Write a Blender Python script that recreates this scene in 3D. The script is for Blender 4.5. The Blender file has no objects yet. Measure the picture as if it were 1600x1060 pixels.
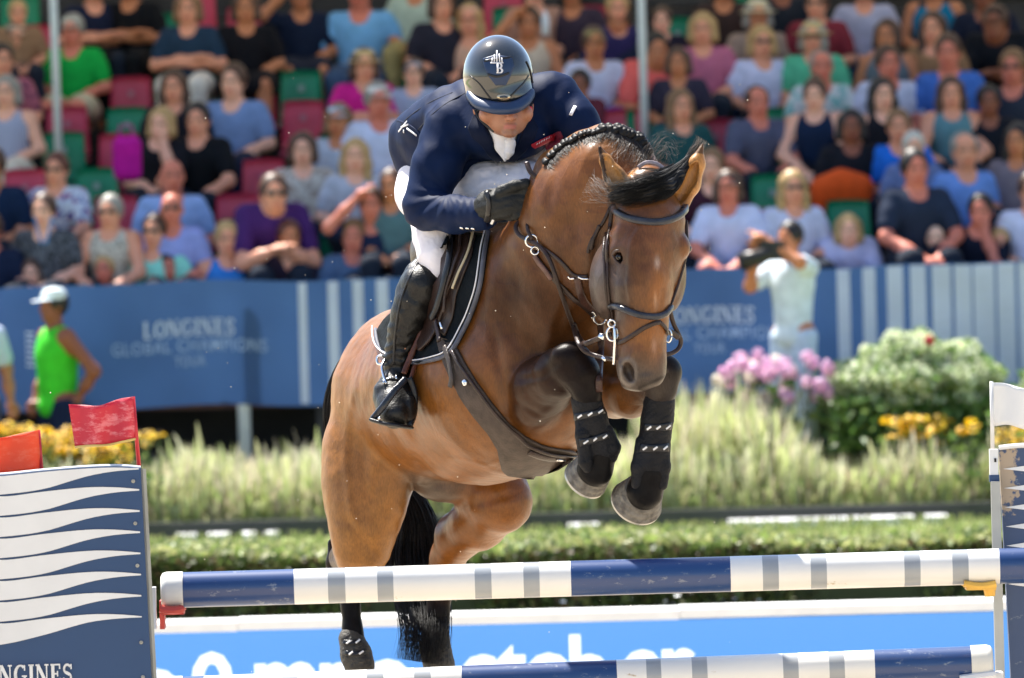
import bpy, math, random
import numpy as np
from mathutils import Vector, Matrix
from mathutils.bvhtree import BVHTree
R = math.radians
sc = bpy.context.scene
# ------------------------------------------------------------------ camera
F = 12500.0                      # focal length in pixels of the 1600 px wide photograph
CAMZ = 2.76
cam_d = bpy.data.cameras.new('camera'); cam = bpy.data.objects.new('camera', cam_d)
sc.collection.objects.link(cam); sc.camera = cam
cam_d.sensor_width = 36.0; cam_d.lens = 36.0*F/1600; cam_d.clip_end = 3000; cam_d.clip_start = .5
PITCH = math.atan(286/F); ROLL = R(-1.45)
RC = Matrix.Rotation(R(90)-PITCH, 3, 'X') @ Matrix.Rotation(ROLL, 3, 'Z')
cam.matrix_world = Matrix.Translation((0, 0, CAMZ)) @ RC.to_4x4()
cam_d.dof.use_dof = True; cam_d.dof.focus_distance = 24.7; cam_d.dof.aperture_fstop = 6.8
# ------------------------------------------------------------------ world, sun, exposure
SUN_EL = 60.0
wd = bpy.data.worlds.new('World'); sc.world = wd; wd.use_nodes = True
wn = wd.node_tree; bg = wn.nodes['Background']
sky = wn.nodes.new('ShaderNodeTexSky'); sky.sky_type = 'NISHITA'; sky.sun_disc = False
SAZ = 126.0                      # direction the light comes from, counter-clockwise from +X
sun_dir = Vector((math.cos(R(SUN_EL))*math.cos(R(SAZ)), math.cos(R(SUN_EL))*math.sin(R(SAZ)), math.sin(R(SUN_EL))))
sky.sun_elevation = R(SUN_EL); sky.sun_rotation = R(90-SAZ)
wn.links.new(sky.outputs[0], bg.inputs[0]); bg.inputs[1].default_value = .09
sl = bpy.data.lights.new('sun', 'SUN'); sl.energy = 5.0; sl.angle = R(.5); sl.color = (1, .95, .87)
so = bpy.data.objects.new('sun', sl); sc.collection.objects.link(so)
so.rotation_euler = sun_dir.to_track_quat('Z', 'Y').to_euler()
sc.view_settings.view_transform = 'Standard'; sc.view_settings.look = 'None'
sc.view_settings.exposure = 1.48; sc.view_settings.gamma = 1
# ------------------------------------------------------------------ helpers
RCn = np.array(RC)
CAMP = np.array((0, 0, CAMZ))
def ray(px, py):
    return Vector(RCn @ np.array(((px-800)/F, (530-py)/F, -1.0)))
def P(px, py, D):                # world point seen at photograph pixel px,py at depth D metres
    return Vector(CAMP) + ray(px, py)*D
def PN(pts, D0=25.0):            # (px,py,z) rows, z in 1/500 m towards the viewer, to world
    p = np.asarray(pts, float); D = D0 - p[:, 2]/500.0
    v = np.stack(((p[:, 0]-800)/F*D, (530-p[:, 1])/F*D, -D), 1)
    return v @ RCn.T + CAMP
def W(p): return Vector(PN([p])[0])
def gxy(px, D):                  # x for a pixel column at ground distance D (no roll)
    return (px-800)/F*D

def mesh_obj(name, v, f, mat=None, parent=None, smooth=True, cols=None):
    me = bpy.data.meshes.new(name)
    v = np.asarray(v, float)
    if parent is not None: v = v - np.array(root_loc(parent))
    me.from_pydata([tuple(a) for a in v], [], [tuple(int(i) for i in a) for a in f])
    if smooth: me.polygons.foreach_set('use_smooth', [True]*len(me.polygons))
    if cols is not None:
        ca = me.color_attributes.new('Col', 'FLOAT_COLOR', 'POINT')
        c4 = np.ones((len(v), 4), np.float32); c4[:, :3] = cols
        ca.data.foreach_set('color', c4.ravel())
    if mat is not None: me.materials.append(mat)
    me.update()
    o = bpy.data.objects.new(name, me); sc.collection.objects.link(o)
    if parent is not None: o.parent = parent
    return o
def root_loc(o):
    l = Vector((0, 0, 0))
    while o is not None: l += o.location; o = o.parent
    return l
def tag(o, label=None, cat=None, group=None, kind=None):
    if label: o['label'] = label
    if cat: o['category'] = cat
    if group: o['group'] = group
    if kind: o['kind'] = kind
    return o
def empty(name, loc, label=None, cat=None, group=None):
    o = bpy.data.objects.new(name, None); o.empty_display_size = .1
    sc.collection.objects.link(o); o.location = loc
    return tag(o, label, cat, group)

class MB:                        # collects plain shapes into one mesh
    def __init__(s): s.v = []; s.f = []
    def add(s, v, f):
        n = len(s.v); s.v += [tuple(a) for a in v]; s.f += [tuple(i+n for i in q) for q in f]; return s
    def box(s, c, d, M=None):
        c = Vector(c); M = M or Matrix.Identity(3)
        vs = [c + M @ Vector((x*d[0]/2, y*d[1]/2, z*d[2]/2)) for x in (-1, 1) for y in (-1, 1) for z in (-1, 1)]
        return s.add(vs, [(0, 1, 3, 2), (4, 6, 7, 5), (0, 4, 5, 1), (2, 3, 7, 6), (0, 2, 6, 4), (1, 5, 7, 3)])
    def tube(s, pts, r, n=8, cap=True):
        pts = [Vector(p) for p in pts]; m = len(pts)
        if not hasattr(r, '__len__'): r = [r]*m
        ref = None; vs = []
        for i, p in enumerate(pts):
            t = (pts[min(i+1, m-1)] - pts[max(i-1, 0)]).normalized()
            if ref is None: ref = t.orthogonal().normalized()
            a = (ref - t*ref.dot(t)).normalized(); b = t.cross(a); ref = a
            vs += [p + (a*math.cos(k*2*math.pi/n) + b*math.sin(k*2*math.pi/n))*r[i] for k in range(n)]
        fs = [(i*n+k, i*n+(k+1) % n, (i+1)*n+(k+1) % n, (i+1)*n+k) for i in range(m-1) for k in range(n)]
        if cap: fs += [tuple(range(n))[::-1], tuple((m-1)*n+k for k in range(n))]
        return s.add(vs, fs)
    def lathe(s, c, prof, n=24, M=None):     # prof = (r, z) list
        c = Vector(c); M = M or Matrix.Identity(3)
        vs = [c + M @ Vector((r*math.cos(k*2*math.pi/n), r*math.sin(k*2*math.pi/n), z)) for r, z in prof for k in range(n)]
        fs = [(i*n+k, i*n+(k+1) % n, (i+1)*n+(k+1) % n, (i+1)*n+k) for i in range(len(prof)-1) for k in range(n)]
        return s.add(vs, fs)
    def prism(s, poly, a, b):                # poly = list of 2D, a(p) and b(p) map to the two faces
        n = len(poly); va = [a(p) for p in poly]; vb = [b(p) for p in poly]
        return s.add(va+vb, [tuple(range(n)), tuple(range(2*n-1, n-1, -1))] + [(i, n+i, n+(i+1) % n, (i+1) % n) for i in range(n)])
    def build(s, name, mat=None, parent=None, smooth=False):
        return mesh_obj(name, s.v, s.f, mat, parent, smooth)
def fix_normals(o):
    import bmesh
    b = bmesh.new(); b.from_mesh(o.data); bmesh.ops.recalc_face_normals(b, faces=b.faces); b.to_mesh(o.data); b.free(); return o

# ------------------------------------------------------------------ materials
def rgb(c): return (c[0], c[1], c[2], 1)
def hexl(h):                     # sRGB hex to linear
    v = [int(h[i:i+2], 16)/255 for i in (0, 2, 4)]
    return tuple(x/12.92 if x <= .04045 else ((x+.055)/1.055)**2.4 for x in v)
def mat(name, col, rough=.6, var=.12, vs=8.0, bump=0, bs=60.0, metal=0, coat=0, sheen=0, trans=0, attr=False, col2=None, spec=.5, coords='Object', emit=0):
    m = bpy.data.materials.new(name); m.use_nodes = True; nt = m.node_tree; b = nt.nodes['Principled BSDF']
    tc = nt.nodes.new('ShaderNodeTexCoord')
    nz = nt.nodes.new('ShaderNodeTexNoise'); nz.inputs['Scale'].default_value = vs; nz.inputs['Detail'].default_value = 5
    nt.links.new(tc.outputs[coords], nz.inputs['Vector'])
    mx = nt.nodes.new('ShaderNodeMix'); mx.data_type = 'RGBA'; mx.blend_type = 'MIX'
    cr = nt.nodes.new('ShaderNodeMapRange'); cr.inputs[1].default_value = .35; cr.inputs[2].default_value = .65
    nt.links.new(nz.outputs[0], cr.inputs[0]); nt.links.new(cr.outputs[0], mx.inputs[0])
    if attr:
        at = nt.nodes.new('ShaderNodeAttribute'); at.attribute_name = 'Col'
        m1 = nt.nodes.new('ShaderNodeMix'); m1.data_type = 'RGBA'; m1.blend_type = 'MULTIPLY'; m1.inputs[0].default_value = 1
        nt.links.new(at.outputs['Color'], m1.inputs[6]); mx.inputs[6].default_value = (1-var, 1-var, 1-var, 1); mx.inputs[7].default_value = (1+var, 1+var, 1+var, 1)
        nt.links.new(mx.outputs[2], m1.inputs[7]); nt.links.new(m1.outputs[2], b.inputs['Base Color'])
    else:
        c1 = col; c2 = col2 if col2 else tuple(min(1, x*(1+var)) for x in col)
        if not col2: c1 = tuple(x*(1-var) for x in col)
        mx.inputs[6].default_value = rgb(c1); mx.inputs[7].default_value = rgb(c2)
        nt.links.new(mx.outputs[2], b.inputs['Base Color'])
    b.inputs['Roughness'].default_value = rough; b.inputs['Metallic'].default_value = metal
    b.inputs['Coat Weight'].default_value = coat; b.inputs['Coat Roughness'].default_value = .08
    b.inputs['Sheen Weight'].default_value = sheen; b.inputs['Specular IOR Level'].default_value = spec
    if emit:
        nt.links.new(mx.outputs[2], b.inputs['Emission Color']); b.inputs['Emission Strength'].default_value = emit
    if bump:
        n2 = nt.nodes.new('ShaderNodeTexNoise'); n2.inputs['Scale'].default_value = bs; n2.inputs['Detail'].default_value = 4
        nt.links.new(tc.outputs[coords], n2.inputs['Vector'])
        bp = nt.nodes.new('ShaderNodeBump'); bp.inputs['Strength'].default_value = bump; bp.inputs['Distance'].default_value = .01
        nt.links.new(n2.outputs[0], bp.inputs['Height']); nt.links.new(bp.outputs[0], b.inputs['Normal'])
    if trans:
        tr = nt.nodes.new('ShaderNodeBsdfTranslucent'); ms = nt.nodes.new('ShaderNodeMixShader'); ms.inputs[0].default_value = trans
        src = b.inputs['Base Color'].links[0].from_socket; nt.links.new(src, tr.inputs[0])
        nt.links.new(b.outputs[0], ms.inputs[1]); nt.links.new(tr.outputs[0], ms.inputs[2])
        nt.links.new(ms.outputs[0], nt.nodes['Material Output'].inputs[0])
    return m

# ------------------------------------------------------------------ signed distance modelling
class SDF:
    def __init__(s): s.pr = []
    def chain(s, pts, k=20, col=None, op=1):  # pts (x,y,z,r)
        for a, b in zip(pts[:-1], pts[1:]): s.pr.append(('c', np.array(a, float), np.array(b, float), k, col, op))
        return s
    def ball(s, x, y, z, r, k=20, col=None, op=1):
        s.pr.append(('e', np.array((x, y, z), float), (np.array((r, r, r), float) if not hasattr(r, '__len__') else np.array(r, float)), k, col, op, None)); return s
    def ell(s, c, r, rot=(0, 0, 0), k=20, col=None, op=1):
        M = np.array((Matrix.Rotation(R(rot[2]), 3, 'Z') @ Matrix.Rotation(R(rot[1]), 3, 'Y') @ Matrix.Rotation(R(rot[0]), 3, 'X')))
        s.pr.append(('e', np.array(c, float), np.array(r, float), k, col, op, M)); return s
    def dist(s, q, X):
        if q[0] == 'c':
            a, b = q[1], q[2]; ab = b[:3]-a[:3]; L = float(ab @ ab)+1e-9
            t = np.clip(((X-a[:3]) @ ab)/L, 0, 1)
            return np.sqrt((((X-a[:3]) - t[..., None]*ab)**2).sum(-1)) - (a[3]+(b[3]-a[3])*t)
        p = X-q[1]
        if q[6] is not None: p = p @ q[6]
        k0 = np.sqrt(((p/q[2])**2).sum(-1)); k1 = np.sqrt(((p/q[2]**2)**2).sum(-1))+1e-9
        return k0*(k0-1)/k1
    def bounds(s, q):
        if q[0] == 'c':
            a, b = q[1], q[2]; return np.minimum(a[:3]-a[3], b[:3]-b[3]), np.maximum(a[:3]+a[3], b[:3]+b[3])
        m = q[2].max() if q[6] is not None else q[2]; return q[1]-m, q[1]+m
    def grid(s, h):
        lo = np.min([s.bounds(q)[0] for q in s.pr if q[5] > 0], 0)-3*h; hi = np.max([s.bounds(q)[1] for q in s.pr if q[5] > 0], 0)+3*h
        n = np.ceil((hi-lo)/h).astype(int)+1
        Fd = np.full(n, 1e3, np.float32)
        for q in s.pr:
            l, u = s.bounds(q); k = q[3]; pad = k+2*h
            i0 = np.clip(np.floor((l-pad-lo)/h).astype(int), 0, n-1); i1 = np.clip(np.ceil((u+pad-lo)/h).astype(int)+1, 1, n)
            ax = [lo[d]+h*np.arange(i0[d], i1[d]) for d in range(3)]
            X = np.stack(np.meshgrid(*ax, indexing='ij'), -1)
            d = s.dist(q, X).astype(np.float32); sl_ = tuple(slice(i0[j], i1[j]) for j in range(3)); a = Fd[sl_]
            if q[5] > 0:
                m = np.maximum(k-np.abs(a-d), 0)/k; Fd[sl_] = np.minimum(a, d)-m*m*k*.25
            else:
                d = -d; m = np.maximum(k-np.abs(a-d), 0)/k; Fd[sl_] = np.maximum(a, d)+m*m*k*.25
        return Fd, lo
    def mesh(s, h, disp=None):
        Fd, lo = s.grid(h)
        if disp is not None:
            nn = Fd.shape; ix = np.argwhere(np.abs(Fd) < 3*h+6)
            Fd[tuple(ix.T)] += disp(lo+ix*h).astype(np.float32)
        v, f = surface_nets(Fd); return lo+v*h, f
    def colors(s, v, default, soft=8.0):
        pr = [q for q in s.pr if q[5] > 0]; c = np.zeros((len(v), 3)); w = np.zeros(len(v))+1e-12
        dm = np.full(len(v), 1e9); ds = []
        for q in pr: d = s.dist(q, v); ds.append(d); dm = np.minimum(dm, d)
        for q, d in zip(pr, ds):
            e = np.exp(-(d-dm)/soft); w += e; c += e[:, None]*np.array(q[4] if q[4] is not None else default)
        return c/w[:, None]

def surface_nets(Fd):
    S = Fd < 0; nx, ny, nz = Fd.shape
    cs = [S[i:nx-1+i, j:ny-1+j, k:nz-1+k] for i in (0, 1) for j in (0, 1) for k in (0, 1)]
    cnt = sum(c.astype(np.uint8) for c in cs); act = (cnt > 0) & (cnt < 8)
    idx = np.argwhere(act); cid = np.full(act.shape, -1, np.int64); cid[act] = np.arange(len(idx))
    acc = np.zeros((len(idx), 3)); num = np.zeros(len(idx))
    offs = [(i, j, k) for i in (0, 1) for j in (0, 1) for k in (0, 1)]
    for a in offs:
        for d in range(3):
            if a[d]: continue
            b = list(a); b[d] = 1
            fa = Fd[idx[:, 0]+a[0], idx[:, 1]+a[1], idx[:, 2]+a[2]]; fb = Fd[idx[:, 0]+b[0], idx[:, 1]+b[1], idx[:, 2]+b[2]]
            m = (fa < 0) != (fb < 0); t = np.where(m, fa/np.where(m, fa-fb, 1), 0)
            p = np.tile(np.array(a, float), (len(idx), 1)); p[:, d] += t
            acc[m] += p[m]; num[m] += 1
    v = idx + acc/num[:, None]
    faces = []
    for d in range(3):
        e1, e2 = [(1, 2), (2, 0), (0, 1)][d]
        sl0 = [slice(None)]*3; sl1 = [slice(None)]*3; sl0[d] = slice(0, -1); sl1[d] = slice(1, None)
        A = S[tuple(sl0)]; B = S[tuple(sl1)]; ed = np.argwhere(A != B)
        ed = ed[(ed[:, e1] > 0) & (ed[:, e2] > 0) & (ed[:, e1] < Fd.shape[e1]-1) & (ed[:, e2] < Fd.shape[e2]-1)]
        q = []
        for o1, o2 in ((1, 1), (0, 1), (0, 0), (1, 0)):
            c = ed.copy(); c[:, e1] -= o1; c[:, e2] -= o2; q.append(cid[c[:, 0], c[:, 1], c[:, 2]])
        q = np.stack(q, 1); fl = ~A[ed[:, 0], ed[:, 1], ed[:, 2]]
        q[fl] = q[fl][:, ::-1]; faces.append(q)
    return v, np.concatenate(faces)

def sdf_px(name, s, h, mat_, parent, default=(.5, .5, .5), soft=8.0, disp=None, D0=25.0, smooth_it=2, colfn=None):
    """mesh a distance field laid out in 1/500 m units round the jump and place it in the world"""
    v, f = s.mesh(h, disp); c = s.colors(v, default, soft)
    if colfn is not None: c = colfn(v, c)
    v = laplace(v, f, smooth_it)
    o = mesh_obj(name, PN(v, D0), f[:, ::-1], mat_, parent, True, c)
    return o
def laplace(v, f, it, lam=.5):
    e = np.concatenate([f[:, [0, 1]], f[:, [1, 2]], f[:, [2, 3]], f[:, [3, 0]]]); e = np.concatenate([e, e[:, ::-1]])
    n = np.bincount(e[:, 0], minlength=len(v)).astype(float)
    for _ in range(it):
        for L in (lam, -lam*1.02):
            s_ = np.stack([np.bincount(e[:, 0], weights=v[e[:, 1], k], minlength=len(v)) for k in range(3)], 1)/n[:, None]
            v = v+L*(s_-v)
    return v
def text_mesh(txt, size, bold=0.0, spacing=1.0):
    cu = bpy.data.curves.new('lettering', 'FONT'); cu.body = txt; cu.size = size; cu.offset = bold; cu.space_character = spacing
    cu.align_x = 'CENTER'; cu.resolution_u = 3; cu.extrude = .002
    o = bpy.data.objects.new('lettering', cu); sc.collection.objects.link(o)
    dg = bpy.context.evaluated_depsgraph_get(); me = bpy.data.meshes.new_from_object(o.evaluated_get(dg))
    v = [tuple(x.co) for x in me.vertices]; f = [tuple(p.vertices) for p in me.polygons]
    bpy.data.objects.remove(o); bpy.data.curves.remove(cu); bpy.data.meshes.remove(me)
    return v, f
def serif_text(txt, h, depth=.004):
    """slab serif capitals as extruded strokes, centred, height h: returns verts, faces in XY"""
    mb = MB(); x = 0; zc = [0]
    def bar(x0, y0, x1, y1, w):
        a = Vector((x0, y0)); b = Vector((x1, y1)); d = (b-a).normalized(); nrm = Vector((-d.y, d.x))*w/2
        q = [a+nrm, b+nrm, b-nrm, a-nrm]; zc[0] += 1; z = depth + zc[0]*.00002*h
        mb.prism([(p.x, p.y) for p in q], lambda p: (p[0]*h, p[1]*h, z), lambda p: (p[0]*h, p[1]*h, 0))
    def arc(cx, cy, rx, ry, a0, a1, thick, thin, n=14):
        for i in range(n):
            t0 = R(a0+(a1-a0)*i/n); t1 = R(a0+(a1-a0)*(i+1)/n+3*(1 if a1 > a0 else -1)); tm = (t0+t1)/2
            w = thin+(thick-thin)*abs(math.cos(tm))
            bar(cx+rx*math.cos(t0), cy+ry*math.sin(t0), cx+rx*math.cos(t1), cy+ry*math.sin(t1), w)
    T, t = .2, .08
    for ch in txt:
        if ch == 'L': bar(x+.15, 0, x+.15, 1, T); bar(x, .035, x+.6, .035, t); bar(x, .965, x+.3, .965, t); bar(x+.58, 0, x+.58, .3, t); w = .66
        elif ch == 'O': arc(x+.42, .5, .33, .46, 0, 360, T, t, 24); w = .84
        elif ch == 'N': bar(x+.12, 0, x+.12, 1, t); bar(x+.7, 0, x+.7, 1, t); bar(x+.14, .98, x+.68, .02, T); bar(x, .035, x+.25, .035, t); bar(x, .965, x+.2, .965, t); bar(x+.57, .965, x+.83, .965, t); w = .86
        elif ch == 'G': arc(x+.42, .5, .33, .46, 50, 310, T, t, 20); bar(x+.68, .1, x+.68, .42, .14); bar(x+.5, .42, x+.82, .42, t); bar(x+.68, .7, x+.68, .98, t); w = .84
        elif ch == 'I': bar(x+.17, 0, x+.17, 1, T); bar(x, .035, x+.34, .035, t); bar(x, .965, x+.34, .965, t); w = .36
        elif ch == 'E': bar(x+.15, 0, x+.15, 1, T); bar(x, .035, x+.62, .035, t); bar(x, .965, x+.6, .965, t); bar(x+.15, .5, x+.45, .5, t); bar(x+.6, 0, x+.6, .28, t); bar(x+.58, .74, x+.58, 1, t); bar(x+.44, .36, x+.44, .64, t); w = .68
        elif ch == 'S': arc(x+.3, .73, .21, .22, 30, 250, .13, .13, 10); arc(x+.3, .28, .22, .24, 70, -150, .13, .13, 10); bar(x+.2, .56, x+.42, .46, .17); bar(x+.54, .72, x+.54, .98, t); bar(x+.06, .02, x+.06, .3, t); w = .62
        elif ch == 'B': bar(x+.15, 0, x+.15, 1, T); arc(x+.32, .74, .2, .22, 90, -90, T, t, 10); arc(x+.34, .26, .24, .22, 90, -90, T, t, 10); bar(x, .035, x+.36, .035, t); bar(x, .965, x+.34, .965, t); bar(x+.15, .5, x+.34, .5, t); w = .66
        else: w = .4
        x += w+.09
    X = (x-.09)*h/2
    return [(a-X, b, c) for a, b, c in mb.v], mb.f
# ================================================================== SETTING
rng = random.Random(7); nr = np.random.RandomState(5)
T145 = math.tan(R(1.45))
def lvl(px, py): return py + (px-800)*T145           # level-line height of a pixel, at the picture's middle column
def zat(px, py, D): return P(px, py, D).z
def plane(name, x0, x1, y0, y1, z, m):
    return tag(mesh_obj(name, [(x0, y0, z), (x1, y0, z), (x1, y1, z), (x0, y1, z)], [(0, 1, 2, 3)], m, None, False), kind='structure')
M_sand = mat('sand', (.50, .41, .29), .95, .18, 3, .5, 300)
M_lawn = mat('lawn', (.17, .23, .055), .9, .25, 1.2, .6, 90, col2=(.24, .27, .09))
M_soil = mat('soil', (.10, .07, .045), .95, .3, 4, .6, 60)
plane('sand_arena', -400, 400, -400, 900, 0, M_sand)
plane('lawn', -60, 60, 44.6, 58.8, .004, M_lawn)
plane('flower_bed_soil', -60, 60, 58.8, 62.4, .008, M_soil)
MB().box((0, 58.75, .065), (60, .10, .13)).build('bed_kerb', mat('dark_edging', (.035, .035, .038), .5)).__setitem__('kind', 'structure')
# pale flat stones laid in front of the kerb
kb = MB(); zc = .03
for (a, b) in ((270, 300), (318, 352), (372, 392), (408, 428), (1130, 1395), (1400, 1418), (1432, 1470), (880, 930)):
    xa, xb = gxy(a, 58.6), gxy(b, 58.6); kb.box(((xa+xb)/2, 58.35, .03), (xb-xa, .40, .06))
tag(kb.build('paving_edge', mat('pale_stone', (.62, .62, .64), .6)), kind='structure')

# ---- foliage helpers
def leaf_cloud(name, m, parent, pts, size, cols, up=.3, elong=1.6, seed=1):
    r = np.random.RandomState(seed); n = len(pts); pts = np.asarray(pts)
    d = r.normal(size=(n, 3)); d[:, 2] += up; d /= np.linalg.norm(d, axis=1)[:, None]
    u = r.normal(size=(n, 3)); u -= d*(u*d).sum(1)[:, None]; u /= np.linalg.norm(u, axis=1)[:, None]; w = np.cross(d, u)
    s = (size*(.6+.8*r.rand(n)))[:, None]
    v = np.stack((pts-u*s*elong/2, pts+w*s*.5, pts+u*s*elong/2, pts-w*s*.5), 1).reshape(-1, 3)
    f = np.arange(4*n).reshape(-1, 4)
    c = np.repeat(np.asarray(cols), 4, 0)
    return mesh_obj(name, v, f, m, parent, False, c)
def pick(cols, n, r, jit=.15):
    c = np.array(cols)[r.randint(0, len(cols), n)]; return c*(1+jit*(r.rand(n, 1)*2-1))
M_leaf = mat('leaf', (1, 1, 1), .5, .1, 5, attr=True, trans=.4)
M_leafs = mat('leaf_gloss', (1, 1, 1), .28, .1, 5, attr=True, trans=.15)
M_stem = mat('stem', (.10, .13, .04), .7)
# ---- clipped hedge
hz = zat(800, 862, 45.1)
hg = empty('hedge', (0, 46.2, 0), 'long low clipped green hedge running behind the blue video board', 'hedge')
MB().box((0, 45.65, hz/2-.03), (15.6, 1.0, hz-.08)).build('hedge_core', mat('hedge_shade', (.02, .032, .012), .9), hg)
n = 60000; r = np.random.RandomState(3); px_ = r.uniform(-5.5, 5.5, n); side = r.rand(n)
lump = .05*np.sin(px_*2.3)+.04*np.sin(px_*5.1+1)
front = side < .5
py_ = np.where(front, 45.12+r.rand(n)**2*.25-lump*.8, r.uniform(45.1, 46.2, n)); pz_ = np.where(front, r.uniform(0, hz, n), hz-.02-r.rand(n)**2*.10+lump*.6)
leaf_cloud('leaves', M_leaf, hg, np.stack((px_, py_, pz_), 1), .034, pick([(.05, .085, .02), (.075, .12, .03), (.10, .15, .04), (.12, .14, .05), (.10, .07, .035)], n, r), seed=4)
n = 7000; bx = r.uniform(-5.5, 5.5, n)
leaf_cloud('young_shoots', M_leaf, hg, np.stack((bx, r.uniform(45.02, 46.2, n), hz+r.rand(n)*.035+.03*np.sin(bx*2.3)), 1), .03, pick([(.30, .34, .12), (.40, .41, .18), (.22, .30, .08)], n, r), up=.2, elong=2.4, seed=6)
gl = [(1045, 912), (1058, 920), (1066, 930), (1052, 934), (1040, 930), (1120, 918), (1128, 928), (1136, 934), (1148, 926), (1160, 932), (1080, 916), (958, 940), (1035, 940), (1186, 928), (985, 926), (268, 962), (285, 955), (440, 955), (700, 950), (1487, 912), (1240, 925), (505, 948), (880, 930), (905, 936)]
leaf_cloud('painted_glints', mat('white_glint', (.95, .95, .92), .3, 0), hg, [tuple(P(x, y+10, 45.02)) for x, y in gl], .030, np.ones((len(gl), 3)), up=3.5, elong=1.1, seed=8)  # plain white quads painted as sun glints on the hedge
# ---- grasses in the bed
def blades(name, n, xr, yr, hmean, hs, cols_lo, cols_hi, wid, seed, hfn=None, lean=.12, z0=0.02, m=M_leaf, parent=None):
    r = np.random.RandomState(seed); x = r.uniform(*xr, n); y = r.uniform(*yr, n)
    h = hmean+hs*r.normal(size=n); 
    if hfn is not None: h = h*hfn(x)
    h = np.clip(h, .08, 2); a = r.rand(n)*6.28; lx = np.cos(a)*lean*h*r.rand(n)*2; ly = np.sin(a)*lean*h*r.rand(n)*2
    t = np.array([0, .35, .65, .85, 1.0]); wp = np.array([.5, .6, .8, 1.25, .15])*wid
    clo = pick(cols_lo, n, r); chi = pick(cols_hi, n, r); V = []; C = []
    b = r.rand(n)*3.14; wx = np.cos(b); wy = np.sin(b)
    for tt, ww in zip(t, wp):
        cx = x+lx*tt**2; cy = y+ly*tt**2; cz = z0+h*tt*(1-.1*tt)
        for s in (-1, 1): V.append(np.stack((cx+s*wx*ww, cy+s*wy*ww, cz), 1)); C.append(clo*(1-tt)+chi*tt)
    V = np.stack(V, 1).reshape(-1, 3); C = np.stack(C, 1).reshape(-1, 3)
    base = (np.arange(n)*10)[:, None, None]; q = np.array([[2*k, 2*k+1, 2*k+3, 2*k+2] for k in range(4)])[None]
    return mesh_obj(name, V, (base+q).reshape(-1, 4), m, parent, False, C)
def hprof(x): return (1-.16*np.exp(-((x-3.15)/.42)**2)-.22*np.exp(-((x+3.35)/.5)**2))*(.86+.14*np.sin(x*1.7+.5)*np.sin(x*3.1)+.12*np.sin(x*7))
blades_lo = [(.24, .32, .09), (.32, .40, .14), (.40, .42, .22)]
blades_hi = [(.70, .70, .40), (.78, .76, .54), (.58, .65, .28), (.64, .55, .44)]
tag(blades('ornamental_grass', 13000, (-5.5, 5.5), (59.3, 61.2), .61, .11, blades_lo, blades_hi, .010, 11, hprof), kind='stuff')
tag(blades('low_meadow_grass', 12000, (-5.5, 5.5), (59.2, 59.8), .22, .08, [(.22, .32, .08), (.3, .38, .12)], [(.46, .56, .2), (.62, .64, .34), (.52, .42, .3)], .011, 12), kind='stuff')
tag(blades('lawn_grass', 9000, (-5, 5), (52, 58.0), .03, .015, [(.13, .2, .05)], [(.25, .3, .1), (.33, .33, .15)], .008, 13), kind='stuff')
# ---- yellow coneflowers
M_petal = mat('petal', (1, 1, 1), .6, .1, 5, attr=True, trans=.35)
def flower_clump(name, label, cat, px0, px1, py0, py1, D, nf, pcol, ccol, rad, group=None, seed=1, ground=.02, ball=False):
    r = random.Random(seed); base = P((px0+px1)/2, (py0+py1)/2, D); base.z = 0
    root = empty(name, base, label, cat, group)
    st = MB(); lv = []; lc = []; pt = MB(); ce = MB(); cl = []
    rr = np.random.RandomState(seed)
    for i in range(nf):
        d = D+r.uniform(-.25, .25); fx = r.uniform(-1, 1); fy = r.uniform(0, 1)**1.3; tp = P((px0+px1)/2+fx*(px1-px0)/2*(1.15-.3*fy), py0+(py1-py0)*fy+(fx*fx)*(py1-py0)*.45*r.random(), d); a = r.uniform(-.1, .1)
        bt = Vector((base.x+(tp.x-base.x)*.85+a, base.y+(tp.y-base.y)*.5, ground))
        st.tube([bt, bt.lerp(tp, .6)+Vector((a*.3, 0, 0)), tp], [.006, .005, .004], 5)
        for k in range(3):
            q = bt.lerp(tp, r.uniform(.3, .95)); lv.append((q.x+r.gauss(0, .05), q.y+r.gauss(0, .04), q.z))
        if ball:
            for k in range(70):
                v = Vector((r.gauss(0, 1), r.gauss(0, 1), r.gauss(0, .9))).normalized()*rad*r.uniform(.5, 1); u = v.orthogonal().normalized()*.017; w = v.cross(u).normalized()*.017
                c = tp+v; pt.add([c-u, c-w, c+u, c+w], [(0, 1, 2, 3)]); cl += [pcol[r.randrange(len(pcol))]]*4
        else:
            tilt = Matrix.Rotation(r.uniform(-.5, .9), 3, 'X') @ Matrix.Rotation(r.uniform(0, 3), 3, 'Z')
            for k in range(11):
                an = k*2*math.pi/11; e = tilt @ Vector((math.cos(an), math.sin(an), -.25)); s_ = tilt @ Vector((-math.sin(an), math.cos(an), 0))
                pt.add([tp, tp+e*rad*.6+s_*rad*.22, tp+e*rad, tp+e*rad*.6-s_*rad*.22], [(0, 1, 2, 3)]); cl += [pcol[r.randrange(len(pcol))]]*4
            n0_ = len(pt.v); pt.lathe(tp, [(.001, .02), (.012, .015), (.016, .002), (.010, -.006), (.001, -.008)], 8, tilt); cl += [(.06, .03, .012)]*(len(pt.v)-n0_)
    st.build('stems', M_stem, root)
    leaf_cloud('leaves', M_leaf, root, lv, .055, pick([(.08, .16, .03), (.12, .2, .05), (.16, .24, .06)], len(lv), rr), up=.1, elong=2.2, seed=seed)
    mesh_obj('blossoms', pt.v, pt.f, M_petal, root, False, np.array(cl))
    return root
YC = [(.88, .56, .01), (.92, .64, .02), (.86, .48, .01)]
flower_clump('coneflower_clump', 'dense clump of golden yellow coneflowers behind the two red flags at left', 'flowers', 60, 128, 668, 712, 59.9, 75, YC, None, .055, 'coneflower clumps in the bed', 1)
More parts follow.
